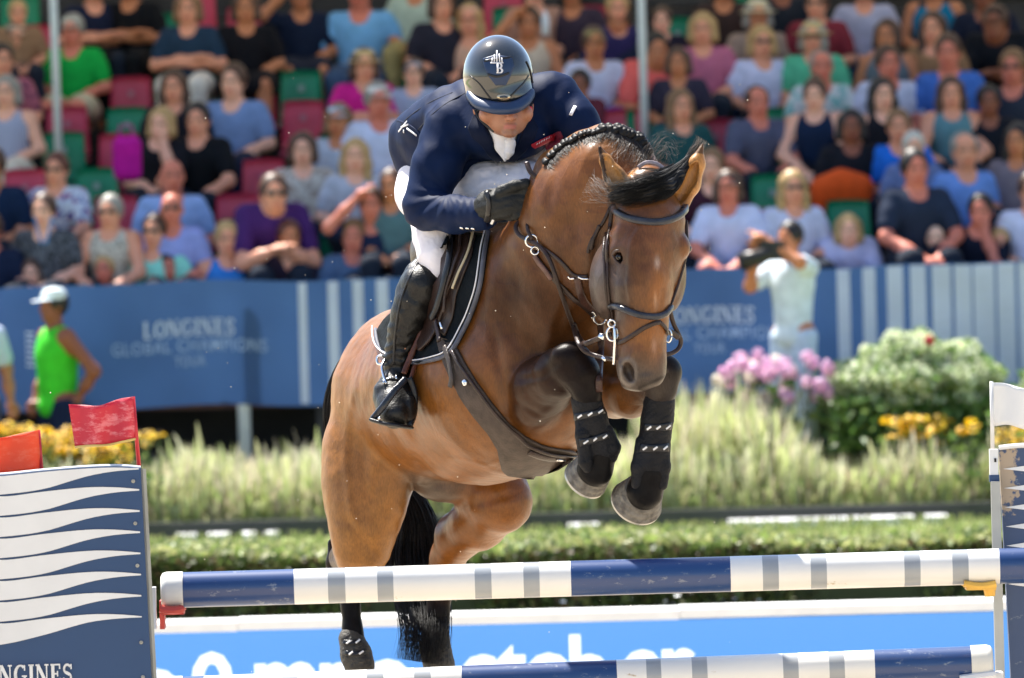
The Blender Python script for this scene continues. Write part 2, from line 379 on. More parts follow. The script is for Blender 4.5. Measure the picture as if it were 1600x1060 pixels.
flower_clump('coneflower_clump', 'golden yellow coneflowers at the left edge of the bed below the man in green', 'flowers', -30, 40, 662, 690, 60.0, 50, YC, None, .055, 'coneflower clumps in the bed', 2)
flower_clump('coneflower_clump', 'sparser yellow coneflowers showing under the raised red flag', 'flowers', 125, 200, 690, 722, 59.8, 50, YC, None, .05, 'coneflower clumps in the bed', 3)
flower_clump('coneflower_clump', 'few yellow coneflowers just right of the raised red flag', 'flowers', 222, 262, 676, 690, 59.3, 8, YC, None, .05, 'coneflower clumps in the bed', 4)
flower_clump('coneflower_clump', 'orange yellow coneflowers growing in front of the big white flowering shrub', 'flowers', 1388, 1478, 648, 685, 60.0, 85, YC, None, .055, 'coneflower clumps in the bed', 5)
flower_clump('coneflower_clump', 'loose orange coneflowers between the big shrub and the white flag', 'flowers', 1500, 1528, 655, 672, 59.3, 8, YC, None, .05, 'coneflower clumps in the bed', 6)
flower_clump('coneflower_clump', 'low scattered yellow coneflowers showing under the white flag', 'flowers', 1556, 1620, 668, 690, 59.3, 20, YC, None, .05, 'coneflower clumps in the bed', 7)
flower_clump('phlox_plant', 'pink phlox with round blossom heads right of the horse in front of the banner', 'flowers', 1140, 1292, 555, 622, 60.4, 34, [(.80, .50, .70), (.86, .64, .78), (.72, .38, .60)], None, .06, None, 8, ball=True)
flower_clump('phlox_plant', 'pale cream and blush phlox on the horse side of the pink phlox', 'flowers', 1125, 1230, 560, 640, 60.6, 24, [(.82, .76, .56), (.86, .78, .70), (.82, .68, .68)], None, .055, None, 9, ball=True)
# red bloom
# ---- white flowering shrubs
def shrub(name, label, cx, cy, rx, ry, D, seed, nl=9000):
    r = np.random.RandomState(seed); c = P(cx, cy, D); s = D/F; base = Vector((c.x, D, 0)); root = empty(name, base, label, 'shrub')
    st = MB(); 
    for i in range(16):
        a = r.rand()*6.28; q = Vector((c.x+math.cos(a)*rx*s*.7*r.rand(), c.y+math.sin(a)*.4*r.rand(), c.z+ry*s*(r.rand()*1.1-.3)))
        st.tube([(c.x+r.normal()*.06, D+r.normal()*.06, 0), base.lerp(q, .5)+Vector((r.normal()*.05, 0, .1)), q], [.014, .010, .004], 6)
    st.build('branches', M_stem, root)
    def pts(n, k0):
        d = r.normal(size=(n, 3)); d /= np.linalg.norm(d, axis=1)[:, None]; rr_ = (k0+(1-k0)*r.rand(n)**.6)
        lob = 1+.10*np.sin(d[:, 0]*7+seed)+.08*np.sin(d[:, 2]*9)+.07*np.sin(d[:, 0]*15+d[:, 2]*6)
        p = d*(rr_*lob)[:, None]*np.array((rx*s, .62, ry*s)); return p+np.array(c)
    p = np.concatenate((pts(nl, .35), np.stack((c.x+rx*s*1.05*(2*r.rand(nl)-1), D+.1+.3*r.normal(size=nl), c.z-ry*s*(.2+1.1*r.rand(nl))), 1))); p = p[p[:, 2] > .03]; leaf_cloud('leaves', M_leaf, root, p, .040, pick([(.10, .20, .04), (.15, .27, .06), (.20, .30, .09)], len(p), r), elong=2, seed=seed)
    p = pts(int(nl*2.2), .76); p = p[p[:, 2] > c.z-ry*s*.35]
    leaf_cloud('blossoms', M_petal, root, p, .027, pick([(.74, .78, .55), (.60, .68, .36), (.82, .84, .7)], len(p), r), elong=1.2, seed=seed+1)
    return root
shrub('flowering_shrub', 'large rounded shrub covered in creamy white blossom in front of the striped banner', 1430, 600, 126, 76, 60.7, 21)
shrub('flowering_shrub', 'part of a smaller cream shrub at the right edge above the white flag', 1640, 620, 62, 44, 60.8, 23, 2500)
fr = P(1452, 532, 60.1)
tb = empty('rose', (fr.x, fr.y, 0), 'single red bloom at the top of the big cream shrub', 'flower')
MB().tube([(fr.x, fr.y, 0), fr], [.005, .004], 5).build('stem', M_stem, tb)
q = MB(); 
for k in range(40):
    v = Vector((rng.gauss(0, 1), rng.gauss(0, 1), rng.gauss(0, 1))).normalized()*.035; u = v.orthogonal().normalized()*.02; w = v.cross(u).normalized()*.02
    q.add([fr+v-u, fr+v-w, fr+v+u, fr+v+w], [(0, 1, 2, 3)])
q.build('blossom', mat('red_petal', (.6, .05, .07), .5, trans=.3), tb)
# tall grass tuft against the banner at mid right
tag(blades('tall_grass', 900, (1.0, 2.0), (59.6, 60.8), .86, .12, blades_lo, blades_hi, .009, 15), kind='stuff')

# ================================================================== VIDEO BOARD
DB = 38.0
zt = zat(800, lvl(1545, 940), DB); zf = zat(800, lvl(1545, 955), DB)
vb = empty('video_board', (0, DB, 0), 'low blue video board with a white top edge behind the fence poles', 'video board')
x0, x1 = -5.2, 5.2
MB().box(((x0+x1)/2, DB+.12, (zt-.06)/2), (x1-x0, .2, zt-.07)).build('cabinet', mat('cabinet_black', (.03, .03, .03), .6), vb)
tp = MB(); zb = zt
for a, b, dz in ((x0, gxy(360, DB), -.004), (gxy(360, DB)+.003, gxy(1050, DB), .0), (gxy(1050, DB)+.003, x1, .004)):
    tp.box(((a+b)/2, DB+.08, zf+(zt-zf)/2+dz), (b-a, .34, zt-zf))
tp.build('top_cover', mat('white_foam', (.86, .86, .84), .7, .04), vb)
def led_mat(name, col, strength):
    m = bpy.data.materials.new(name); m.use_nodes = True; nt = m.node_tree; b = nt.nodes['Principled BSDF']
    tc = nt.nodes.new('ShaderNodeTexCoord'); sp = nt.nodes.new('ShaderNodeSeparateXYZ'); nt.links.new(tc.outputs['Object'], sp.inputs[0])
    outs = []
    for ax in ('X', 'Z'):
        mu = nt.nodes.new('ShaderNodeMath'); mu.operation = 'MULTIPLY'; mu.inputs[1].default_value = 2*math.pi/.0125; nt.links.new(sp.outputs[ax], mu.inputs[0])
        sn = nt.nodes.new('ShaderNodeMath'); sn.operation = 'SINE'; nt.links.new(mu.outputs[0], sn.inputs[0]); outs.append(sn)
    ad = nt.nodes.new('ShaderNodeMath'); ad.operation = 'ADD'; nt.links.new(outs[0].outputs[0], ad.inputs[0]); nt.links.new(outs[1].outputs[0], ad.inputs[1])
    mr = nt.nodes.new('ShaderNodeMapRange'); mr.inputs[1].default_value = -2; mr.inputs[2].default_value = 2; mr.inputs[3].default_value = .55*strength; mr.inputs[4].default_value = 1.25*strength
    nt.links.new(ad.outputs[0], mr.inputs[0]); nt.links.new(mr.outputs[0], b.inputs['Emission Strength'])
    b.inputs['Emission Color'].default_value = rgb(col); b.inputs['Base Color'].default_value = (.03, .04, .06, 1); b.inputs['Roughness'].default_value = .6
    return m
MB().box((0, DB+.006, (zf-.004)/2), (x1-x0-.02, .02, zf-.006)).build('screen', led_mat('led_blue', (.085, .33, .82), .46), vb)
lt = MB()
for ch, cx, topy in (('o', 243, 1046), ('0', 330, 1019), ('m', 445, 1036), ('n', 528, 1036), ('o', 605, 1031), ('c', 747, 1024), ('t', 798, 1008), ('o', 857, 1021), ('b', 920, 992), ('e', 1003, 1016), ('r', 1060, 1014)):
    v, f = text_mesh(ch, .42, .008); vv = np.array(v); top = vv[:, 1].max(); c = P(cx, topy, DB)
    mx_ = (vv[:, 0].max()+vv[:, 0].min())/2
    lt.add([(a-mx_+c.x, DB-.008-d*.5, b-top+c.z) for a, b, d in v], f)
lt.build('lettering', led_mat('led_white', (.80, .86, 1.0), .68), vb)

# ================================================================== BANNER
DBN = 61.8
bz1 = zat(800, lvl(300, 442), DBN); bz0 = zat(800, lvl(300, 637), DBN)
bn = empty('sponsor_banner', (0, DBN, bz0), 'long blue sponsor banner with white stripes hung along the front of the grandstand', 'banner')
def bwave(x, z): return .022*np.sin(x*2.1+z*1.3)+.012*np.sin(x*5.3+1)+.008*np.sin(x*11+z*9)
nx_, nz_ = 260, 14; X, Z = np.meshgrid(np.linspace(-6, 6, nx_), np.linspace(bz0, bz1, nz_), indexing='ij')
zz = Z+.012*np.sin(X*1.9)+.01*np.sin(X*4.7)
V = np.stack((X, DBN+bwave(X, Z), zz), -1).reshape(-1, 3)
Fq = [(i*nz_+j, (i+1)*nz_+j, (i+1)*nz_+j+1, i*nz_+j+1) for i in range(nx_-1) for j in range(nz_-1)]
mesh_obj('banner_cloth', V, Fq, mat('banner_blue', (.038, .098, .255), .65, .10, 1.6, .1, 30, trans=.25), bn)
def on_banner(v, off): x, z = v[0], v[1]; return (x, DBN+float(bwave(x, z))-off, z+.012*math.sin(x*1.9)+.01*math.sin(x*4.7))
M_bw = mat('banner_white', (.68, .73, .86), .65, .06, 2, trans=.25)
for a, b in ((468, 481), (514, 530), (553, 569), (590, 608), (632, 650), (1085-1000+580, 1085-1000+600), (1310, 1330), (1350, 1370), (1388, 1413), (1424, 1449), (1458, 1488), (1493, 1520), (1523, 1556), (1560, 1588), (1593, 1630), (1634, 1670)):
    xa, xb = gxy(a, DBN), gxy(b, DBN)
    if a > 1300 or a < 660:
        zs = np.linspace(bz0+.02, bz1-.012, 12); vs = []
        for z in zs: vs += [on_banner((xa-(z-bz1)*T145*0, z), .006), on_banner((xb, z), .006)]
        MB().add(vs, [(2*i, 2*i+1, 2*i+3, 2*i+2) for i in range(11)]).build('stripe', M_bw, bn)
M_bp = mat('banner_pale', (.30, .40, .62), .65)
def banner_text(kind, txt, cx, cy, hpx, wpx, m=M_bw):
    h = hpx*DBN/F
    v, f = serif_text(txt, h, .001) if kind == 's' else text_mesh(txt, h*1.38, .0012, 1.12)
    v = np.array(v); w = v[:, 0].max()-v[:, 0].min(); sx = wpx*DBN/F/w; c = P(cx, cy, DBN)
    o = MB(); o.add([on_banner((c.x+(a-(v[:, 0].max()+v[:, 0].min())/2)*sx, c.z+b-h/2), .007+d*.3) for a, b, d in v], f)
    return o.build('lettering', m, bn)
for dx, dy in ((0, 0), (812, -22)):
    banner_text('s', 'LONGINES', 295+dx, 516+dy, 26, 142)
    banner_text('t', 'GLOBAL CHAMPIONS', 296+dx, 543+dy, 20, 243, M_bp)
    banner_text('t', 'TOUR', 297+dx, 568+dy, 16, 48, M_bp)
wl = MB()
for k in range(7):
    a, b = gxy(40, DBN), gxy(54, DBN); z = zat(47, 520+k*8.5, DBN); wl.add([on_banner((a, z-.012), .006), on_banner((b, z-.02), .006), on_banner((b, z), .006), on_banner((a, z+.008), .006)], [(0, 1, 2, 3)])
wl.build('wave_mark', M_bw, bn)
# ================================================================== GRANDSTAND
D0S, DR = 62.9, .72
def row_top(j): return CAMZ+(244-(384-47*j))*(D0S+DR*j)/F      # height of the seat back tops of row j
def row_floor(j): return row_top(j)-.80
gs = empty('grandstand', (0, D0S, 0), 'tiered grandstand with dark steps and an unseen roof over the crowd', 'grandstand')
M_dark = mat('stand_steel', (.035, .033, .033), .8, .3, 3)
tr = MB()
for j in range(0, 13):
    z = row_floor(j); y = D0S+DR*j-.42; tr.box((0, y+DR/2, z-.03), (22, DR-.004, .06)); tr.box((0, y+DR-.05, z+.09), (22, .04, .2))
tr.build('terrace_steps', M_dark, gs)
po = MB()
for x in np.arange(-9, 9.1, 1.5): po.box((x, D0S-.9, .5), (.06, .06, 1.0)); po.box((x, D0S+3, .9), (.06, .06, 1.8))
po.box((0, D0S-.9, row_floor(-3)-.12), (22, .08, .10)); po.build('understructure', M_dark, gs)
MB().box((0, D0S+DR*13.5, 3), (22, .2, 6)).build('back_wall', mat('stand_wall', (.10, .09, .08), .9), gs)
MB().box((0, 70.0, 6.9), (24, 10.4, .02)).build('roof', mat('roof_diffuser', (.80, .78, .74), .8, .03, trans=.42), gs)  # unseen roof, placed and made translucent to shape the light on the crowd
MB().box((-11, D0S+5.3, 3.0), (.15, 8, 6.0)).box((11, D0S+5.3, 3.0), (.15, 8, 6.0)).build('side_wall', mat('stand_wall2', (.12, .1, .09), .9), gs)
# dark band seen under the banner
MB().box((0, DBN+.35, bz0+.01), (22, .06, .07)).build('front_beam', mat('rust_beam', (.10, .05, .04), .8), gs)
MB().box((0, DBN+1.2, .45), (22, .05, .9)).build('skirt', mat('black_skirt', (.012, .012, .012), .9), gs)
# posts
M_post = mat('white_post', (.62, .65, .64), .45, .05)
for (xa, ya, xb, yb, D, lab) in ((81, -60, 92, 248, 65.4, 'tall pale metal pole among the seats at left'), (1000, -60, 1009, 262, 65.6, 'tall pale metal pole in the crowd behind the horse')):
    a = P(xa, ya, D); b = P(xb, yb, D); b = a+(b-a)*1.35
    t = empty('metal_pole', b, lab, 'pole', 'pale poles in the stand'); MB().tube([b, a+(a-b)*.4], .034, 14).build('shaft', M_post, t, True)
    MB().lathe(b, [(.001, .012), (.09, .012), (.09, 0), (.001, 0)], 16).build('foot_plate', M_post, t)
a = P(380, 588, DBN+.12); b = P(382, 690, DBN+.12)
t = empty('banner_post', b, 'short pale post showing below the blue banner', 'post'); MB().tube([(a.x, a.y, .0), (a.x, a.y, bz1-.05)], .05, 12).build('shaft', M_post, t, True)
MB().lathe((a.x, a.y, 0), [(.001, .02), (.1, .02), (.1, 0), (.001, 0)], 12).build('foot_plate', M_post, t)
# ================================================================== THE FENCE (standards, poles, flags)
def scuffed(name, c1, scuff, amt=.06, scale=9, rough=.35, coat=.3, dirt=True):
    m = mat(name, c1, rough, .03, 3, coat=coat); nt = m.node_tree; b = nt.nodes['Principled BSDF']
    tc = nt.nodes.new('ShaderNodeTexCoord'); mp = nt.nodes.new('ShaderNodeMapping'); mp.inputs['Scale'].default_value = (1, 1, 2.4); nt.links.new(tc.outputs['Object'], mp.inputs[0])
    nz = nt.nodes.new('ShaderNodeTexNoise'); nz.inputs['Scale'].default_value = scale; nz.inputs['Detail'].default_value = 12; nz.inputs['Roughness'].default_value = .72
    nt.links.new(mp.outputs[0], nz.inputs['Vector'])
    rp = nt.nodes.new('ShaderNodeValToRGB'); rp.color_ramp.elements[0].position = .64-amt; rp.color_ramp.elements[1].position = .68-amt*.6
    nt.links.new(nz.outputs[0], rp.inputs[0])
    mx = nt.nodes.new('ShaderNodeMix'); mx.data_type = 'RGBA'; mx.inputs[7].default_value = rgb(scuff)
    src = b.inputs['Base Color'].links[0].from_socket; nt.links.new(src, mx.inputs[6]); nt.links.new(rp.outputs[0], mx.inputs[0]); nt.links.new(mx.outputs[2], b.inputs['Base Color'])
    return m
M_navy = scuffed('pole_navy', (.010, .042, .15), (.15, .18, .25), .055, 22)
M_white = scuffed('pole_white', (.72, .71, .68), (.45, .34, .22), .0, 8)
M_grey = mat('pole_grey', (.30, .32, .34), .3, .05, coat=.3)
M_cap = mat('pole_cap', (.66, .65, .6), .5, .05)
def fence_pole(label, c0, c1, D, rad, segs):
    a = P(*c0, D); b = P(*c1, D); ax = (b-a)/(c1[0]-c0[0]); root = empty('jump_pole', (a+b)/2, label, 'jump pole', 'striped poles of the fence')
    o = MB().tube([(0, 0, 0), (1, 0, 0)], 1).v and None
    d = (b-a).normalized(); u = Vector((0, 0, 1)); u = (u-d*u.dot(d)).normalized(); w = d.cross(u)
    N = 40; vs = []; fs = []; mi = []
    xs = [s[0] for s in segs]+[segs[-1][1]]
    for x in xs:
        c = a+ax*(x-c0[0]); vs += [c+(u*math.cos(k*2*math.pi/N)+w*math.sin(k*2*math.pi/N))*rad for k in range(N)]
    ms = [M_navy, M_white, M_grey, M_cap]; key = {'n': 0, 'w': 1, 'g': 2, 'c': 3}
    for i, s in enumerate(segs):
        for k in range(N): fs.append((i*N+k, i*N+(k+1) % N, (i+1)*N+(k+1) % N, (i+1)*N+k)); mi.append(key[s[2]])
    o = mesh_obj('painted_shaft', vs, fs, M_navy, root); [o.data.materials.append(m) for m in ms[1:]]
    o.data.polygons.foreach_set('material_index', mi); fix_normals(o)
    for x, sg in ((xs[0], -1), (xs[-1], 1)):
        c = a+ax*(x-c0[0]); Mx = Matrix((w, u, d*sg)).transposed()
        MB().lathe(c, [(rad*1.04, -.055), (rad*1.05, -.006), (rad*.98, .006), (rad*.8, .012), (.001, .012)], N, Mx).build('end_cap', M_cap, root, True)
    return root
def seg(start, lst): 
    out = []; x = start
    for e, c in lst: out.append((x, e, c)); x = e
    return out
fence_pole('upper navy and white striped pole with narrow grey bands and a white left end', (258, 923), (1560, 885), 24.1, .0535,
    seg(258, [(460, 'n'), (513, 'w'), (540, 'g'), (590, 'w'), (615, 'g'), (742, 'w'), (768, 'g'), (818, 'w'), (843, 'g'), (892, 'w'), (1141, 'n'), (1191, 'w'), (1216, 'g'), (1266, 'w'), (1291, 'g'), (1412, 'w'), (1437, 'g'), (1487, 'w'), (1512, 'g'), (1561, 'w'), (1760, 'n')]))
fence_pole('lower navy and white striped pole cut by the bottom of the picture', (258, 1086), (1550, 1036), 24.3, .0535,
    seg(258, [(320, 'n'), (440, 'w'), (466, 'g'), (574, 'w'), (600, 'g'), (648, 'w'), (674, 'g'), (722, 'w'), (964, 'n'), (1010, 'w'), (1033, 'g'), (1081, 'w'), (1105, 'g'), (1223, 'w'), (1247, 'g'), (1295, 'w'), (1319, 'g'), (1366, 'w'), (1545, 'n')]))
# ---- wave panels
M_panel = scuffed('panel_navy', (.009, .046, .135), (.04, .075, .15), -.03, 18, .5, .05)
M_pwhite = mat('panel_white', (.66, .67, .68), .5, .04, 6)
M_edge = mat('panel_edge', (.30, .30, .27), .5)
DL = 23.6
def c7(x, y): return (x/2.2545, 590+y/2.2545)
def curve(pts, n=24):
    pts = np.array(pts, float); t = np.linspace(pts[0, 0], pts[-1, 0], n); out = []
    for q in t:                                            # monotone smooth interpolation (Catmull-Rom)
        i = min(max(np.searchsorted(pts[:, 0], q)-1, 0), len(pts)-2); p0 = pts[max(i-1, 0)]; p1 = pts[i]; p2 = pts[i+1]; p3 = pts[min(i+2, len(pts)-1)]
        h = p2[0]-p1[0]; s = (q-p1[0])/h; m1 = (p2[1]-p0[1])/(p2[0]-p0[0])*h; m2 = (p3[1]-p1[1])/(p3[0]-p1[0])*h
        out.append((q, (2*s**3-3*s*s+1)*p1[1]+(s**3-2*s*s+s)*m1+(-2*s**3+3*s*s)*p2[1]+(s**3-s*s)*m2))
    return out
wp = P(110, 1100, DL); wing = empty('jump_standard', (wp.x, wp.y, 0), 'left navy fence standard with white wave stripes', 'jump standard', 'fence standards')
topc = curve([(-420, 340), (-200, 352), (0, 345), (150, 330), (300, 318), (420, 314), (495, 320)])
# board with the wavy top, running down to the ground
def board(name, top_px, bot_px_y, D, thick, m, parent):
    fr = [P(x, y, D) for x, y in top_px]; bt = [P(x+ (bot_px_y-y)*.052, bot_px_y, D) for x, y in top_px]
    n = len(fr); back = Vector((0, thick, 0)); vs = fr+bt+[p+back for p in fr]+[p+back for p in bt]; fs = []
    for i in range(n-1):
        fs += [(i, i+1, n+i+1, n+i), (2*n+i+1, 2*n+i, 3*n+i, 3*n+i+1), (i+1, i, 2*n+i, 2*n+i+1), (n+i, n+i+1, 3*n+i+1, 3*n+i)]
    fs += [(0, n, 3*n, 2*n), (n-1, 3*n-1, 4*n-1, 2*n-1)]
    return fix_normals(mesh_obj(name, vs, fs, m, parent, False))
board('wave_board', [c7(*p) for p in topc], 1690, DL, .05, M_panel, wing)
def wave_poly(up, lo, D, off, px=c7):
    m = MB(); a = [P(*px(*p), D-off) for p in up]; b = [P(*px(*p), D-off) for p in lo]
    n = len(a); m.add(a+b, [(i, n+i, n+i+1, i+1) for i in range(n-1)]); return m
sh = lambda y, s: y*s
for k in range(8):
    s = 74.6*k
    skew = lambda c: [(x+ (0.052*(y-330) if x > 250 else 0), y) for x, y in c]
    up = [(-420, 300), (-200, 375), (0, 345), (150, 330), (300, 318), (420, 316), (490, 322)] if k == 0 else [(-420, 330+s), (-200, 325+s), (0, 345+s), (150, 328+s), (300, 313+s), (400, 312+s), (490, 319+s)]
    if k == 0: up = [(x, y+3) for x, y in topc if x <= 490]; 
    else: up = curve(up)
    lo = curve([(-420, 420+s), (-200, 425+s), (0, 413+s), (150, 394+s), (300, 350+s), (400, 331+s), (492, 324+s)]) if k < 7 else curve([(-420, 950), (-200, 955), (0, 942), (150, 908), (300, 864), (400, 850), (497, 845)])
    n_ = 30; f = lambda c: [(q, np.interp(q, [a for a, b in c], [b for a, b in c])) for q in np.linspace(-420, 489, n_)]
    o = wave_poly([(x+.02*(s)*(x > -500)*(max(x, 0)/490), y) for x, y in f(up)], [(x+.02*s*(max(x, 0)/490), y) for x, y in f(lo)], DL, .003+.0002*k).build('white_wave', M_pwhite, wing)
MB().tube([P(222, 733, DL+.03), P(239, 1060, DL+.03), P(268, 1620, DL+.03)], .012, 6).build('metal_edge', M_edge, wing)
tv = [P(*c7(x, y-2), DL+.02) for x, y in topc]; MB().tube(tv, .006, 6).build('white_top_edge', M_pwhite, wing)
v, f = serif_text('LONGINES', .058, .003); c = P(112, 1037, DL-.006); v = np.array(v); xr = v[:, 0].max()
tilt = T145
lm = MB(); lm.add([Vector((c.x+(a-xr)*.80, c.y-d, c.z+b-.058)) for a, b, d in v], f); lm.build('lettering', M_pwhite, wing)
# bolts along the panel edge
bo = MB()
for y in (752, 818, 884, 1004, 1058):
    p = P(208+(y-750)*.05, y, DL-.004); bo.lathe(p, [(.006, 0), (.005, .003), (.001, .004)], 10, Matrix.Rotation(R(90), 3, 'X'))
bo.build('bolts', M_edge, wing)
# foot
MB().box((wp.x-.1, DL+.05, .03), (1.2, .5, .05)).build('foot', M_panel, wing)
# cup holding the upper pole on the left standard
cp = empty('pole_cup', P(256, 965, 24.1), 'red cup under the left end of the upper pole', 'pole cup', 'cups holding the upper pole')
m = MB(); a = P(249, 958, 24.02); 
m.box(P(254, 960, 24.15), (.014, .10, .085)); 
ring = [P(250+i*4.2, 951+(3*math.sin(i/9*3.1)), 24.05) for i in range(10)]
m.tube(ring, [.013]*9+[.009], 8); m.tube([p+Vector((0, .10, 0)) for p in ring], [.013]*9+[.009], 8); m.box(P(270, 956, 24.1), (.07, .10, .014)); m.build('red_cup', mat('cup_red', (.42, .05, .035), .45), cp)
MB().box(P(239, 950, 24.05), (.020, .05, .125)).box(P(236, 928, 24.05), (.014, .06, .03)).build('white_bracket', mat('bracket_white', (.6, .6, .6), .5), cp)
# ---- right standard
DRt = 24.45
wr = P(1600, 900, DRt); wing2 = empty('jump_standard', (wr.x, wr.y, 0), 'right navy fence standard with a muddy upper corner', 'jump standard', 'fence standards')
def r_top(x): return 702-3*math.sin((x-1560)/26.)-(x-1560)*.02
topr = [(x, r_top(x)) for x in np.linspace(1561, 1900, 40)]
def dirty(name, c1, c2, p, rad):
    m = scuffed(name, c1, (.14, .17, .22), .02, 16, .5, .1); nt = m.node_tree; b = nt.nodes['Principled BSDF']
    ge = nt.nodes.new('ShaderNodeTexCoord'); vm = nt.nodes.new('ShaderNodeVectorMath'); vm.operation = 'SUBTRACT'; vm.inputs[1].default_value = p
    nt.links.new(ge.outputs['Object'], vm.inputs[0]); sc_ = nt.nodes.new('ShaderNodeVectorMath'); sc_.operation = 'MULTIPLY'; sc_.inputs[1].default_value = (1/rad[0], 0, 1/rad[1]); nt.links.new(vm.outputs[0], sc_.inputs[0])
    ln = nt.nodes.new('ShaderNodeVectorMath'); ln.operation = 'LENGTH'; nt.links.new(sc_.outputs[0], ln.inputs[0])
    nz = nt.nodes.new('ShaderNodeTexNoise'); nz.inputs['Scale'].default_value = 45; nz.inputs['Detail'].default_value = 8; nt.links.new(ge.outputs['Object'], nz.inputs['Vector'])
    ad = nt.nodes.new('ShaderNodeMath'); ad.operation = 'MULTIPLY_ADD'; ad.inputs[1].default_value = 3.4; nt.links.new(nz.outputs[0], ad.inputs[0]); nt.links.new(ln.outputs['Value'], ad.inputs[2])
    mr = nt.nodes.new('ShaderNodeMapRange'); mr.inputs[1].default_value = 2.35; mr.inputs[2].default_value = 2.65; mr.inputs[3].default_value = 1; mr.inputs[4].default_value = 0; nt.links.new(ad.outputs[0], mr.inputs[0])
    mx = nt.nodes.new('ShaderNodeMix'); mx.data_type = 'RGBA'; mx.inputs[7].default_value = rgb(c2); src = b.inputs['Base Color'].links[0].from_socket
    nt.links.new(src, mx.inputs[6]); nt.links.new(mr.outputs[0], mx.inputs[0]); nt.links.new(mx.outputs[2], b.inputs['Base Color']); return m
dp = P(1573, 745, DRt)-Vector((wr.x, wr.y, 0))
board('wave_board', topr, 1690, DRt, .05, dirty('panel_muddy', (.030, .058, .135), (.36, .28, .2), (dp.x, 0, dp.z), (.035, .11)), wing2)
for k in range(7):
    y = 733+k*30; o = MB(); x0_ = 1567+(y-733)*.045
    o.add([P(x0_, y, DRt-.004), P(1602, y+4, DRt-.004), P(1700, y+6, DRt-.004), P(1700, y-14, DRt-.004), P(1602, y-5, DRt-.004)], [(0, 1, 2, 3, 4)]); o.build('white_wave', M_pwhite, wing2)
MB().tube([P(x, y-2, DRt-.005) for x, y in topr], .008, 6).build('white_top_edge', M_pwhite, wing2)
# slotted steel track
tk = MB(); p0 = P(1552, 700, DRt); p1 = P(1562, 1060, DRt); dd = (p1-p0)/360
def tb_(y0, y1, xw, xo=0, dep=.03, off=0):
    a = p0+dd*(y0-700); b = p0+dd*(y1-700); return ((a+b)/2+Vector((xo, off, 0)), (xw, dep, (a-b).length))
tk.box(*tb_(752, 1640, .028, 0, .03)); tk.build('slotted_track', mat('zinc', (.36, .37, .36), .4, .1, metal=.4), wing2)
tk = MB()
for k in range(24): tk.box(*tb_(764+k*22, 777+k*22, .007, -.004, .004, -.017))
tk.build('slots', mat('slot_black', (.01, .01, .01), .8), wing2)
tk = MB(); tk.box(*tb_(702, 742, .026, .0, .03, -.002)); tk.build('white_collar', M_pwhite, wing2)
tk = MB(); tk.box(*tb_(742, 753, .030, .0, .032, -.002)); tk.build('navy_collar', M_panel, wing2)
tk = MB(); tk.box(*tb_(716, 722, .006, .004, .004, -.019)); tk.build('collar_hole', mat('slot_black2', (.01, .01, .01), .8), wing2)
MB().box((wr.x+.2, DRt+.05, .03), (1.2, .5, .05)).build('foot', M_panel, wing2)
cp = empty('pole_cup', P(1545, 920, 24.1), 'yellow cup under the right end of the upper pole', 'pole cup', 'cups holding the upper pole')
m = MB(); ring = [P(1506+i*5.6, 912+(4*math.sin(i/9*3.1)), 24.06) for i in range(10)]; m.tube(ring, .011, 8); m.tube([p+Vector((0, .09, 0)) for p in ring], .011, 8); m.box(P(1532, 918, 24.1), (.09, .09, .012)); m.tube([P(1546, 918, 24.1), P(1547, 932, 24.1)], [.02, .016], 10); m.build('yellow_cup', mat('cup_yellow', (.65, .38, .06), .4), cp)
cp = empty('pole_cup', P(1540, 1055, 24.3), 'white cup under the right end of the lower pole', 'pole cup')
m = MB(); m.box(P(1533, 1056, 24.32), (.13, .10, .02)); m.tube([P(1500+i*7, 1062-i*.9, 24.25) for i in range(9)], .014, 8); m.build('white_cup', M_pwhite, cp)
# ---- flags
def flag(label, top, bot, pole, D, m, mp, root_px, edge=None):
    base = P(*pole[1], D); root = empty('corner_flag', base, label, 'flag', 'plastic flags on the standards')
    n = 26; tc = curve(top, n); bc = curve(bot, n); vs = []; rows = 10
    for i in range(n):
        for j in range(rows):
            s = j/(rows-1); x = tc[i][0]*(1-s)+bc[i][0]*s; y = tc[i][1]*(1-s)+bc[i][1]*s
            vs.append(P(x, y, D+.012*math.sin(i*.45+s*1.2)))
    back = [v+Vector((0, .004, 0)) for v in vs]; N = n*rows
    fs = [(i*rows+j, (i+1)*rows+j, (i+1)*rows+j+1, i*rows+j+1) for i in range(n-1) for j in range(rows-1)]
    fs2 = [tuple(N+a for a in q[::-1]) for q in fs]
    rim = [i*rows for i in range(n)]+[(n-1)*rows+j for j in range(1, rows)]+[i*rows+rows-1 for i in range(n-2, -1, -1)]+[j for j in range(rows-2, 0, -1)]
    fs3 = [(a, b, N+b, N+a) for a, b in zip(rim, rim[1:]+rim[:1])]
    fix_normals(mesh_obj('flag_sheet', vs+back, fs+fs2+fs3, m, root, True))
    MB().tube([P(*pole[0], D), base], [.0055, .0065], 10).build('flag_rod', mp, root, True)
    if edge: MB().tube([P(x, y+1, D+.012*math.sin(i*.45+1.2)) for i, (x, y) in enumerate(bc)], .004, 6).build('hem', edge, root)
    return root
def worn(name, c, pale, sc_=14):
    m = scuffed(name, c, pale, .14, sc_, .4, .1); nt = m.node_tree; b = nt.nodes['Principled BSDF']
    tr = nt.nodes.new('ShaderNodeBsdfTranslucent'); ms = nt.nodes.new('ShaderNodeMixShader'); ms.inputs[0].default_value = .3
    nt.links.new(b.inputs['Base Color'].links[0].from_socket, tr.inputs[0]); nt.links.new(b.outputs[0], ms.inputs[1]); nt.links.new(tr.outputs[0], ms.inputs[2]); nt.links.new(ms.outputs[0], nt.nodes['Material Output'].inputs[0]); return m
M_red = mat('flag_rod_red', (.55, .02, .03), .4)
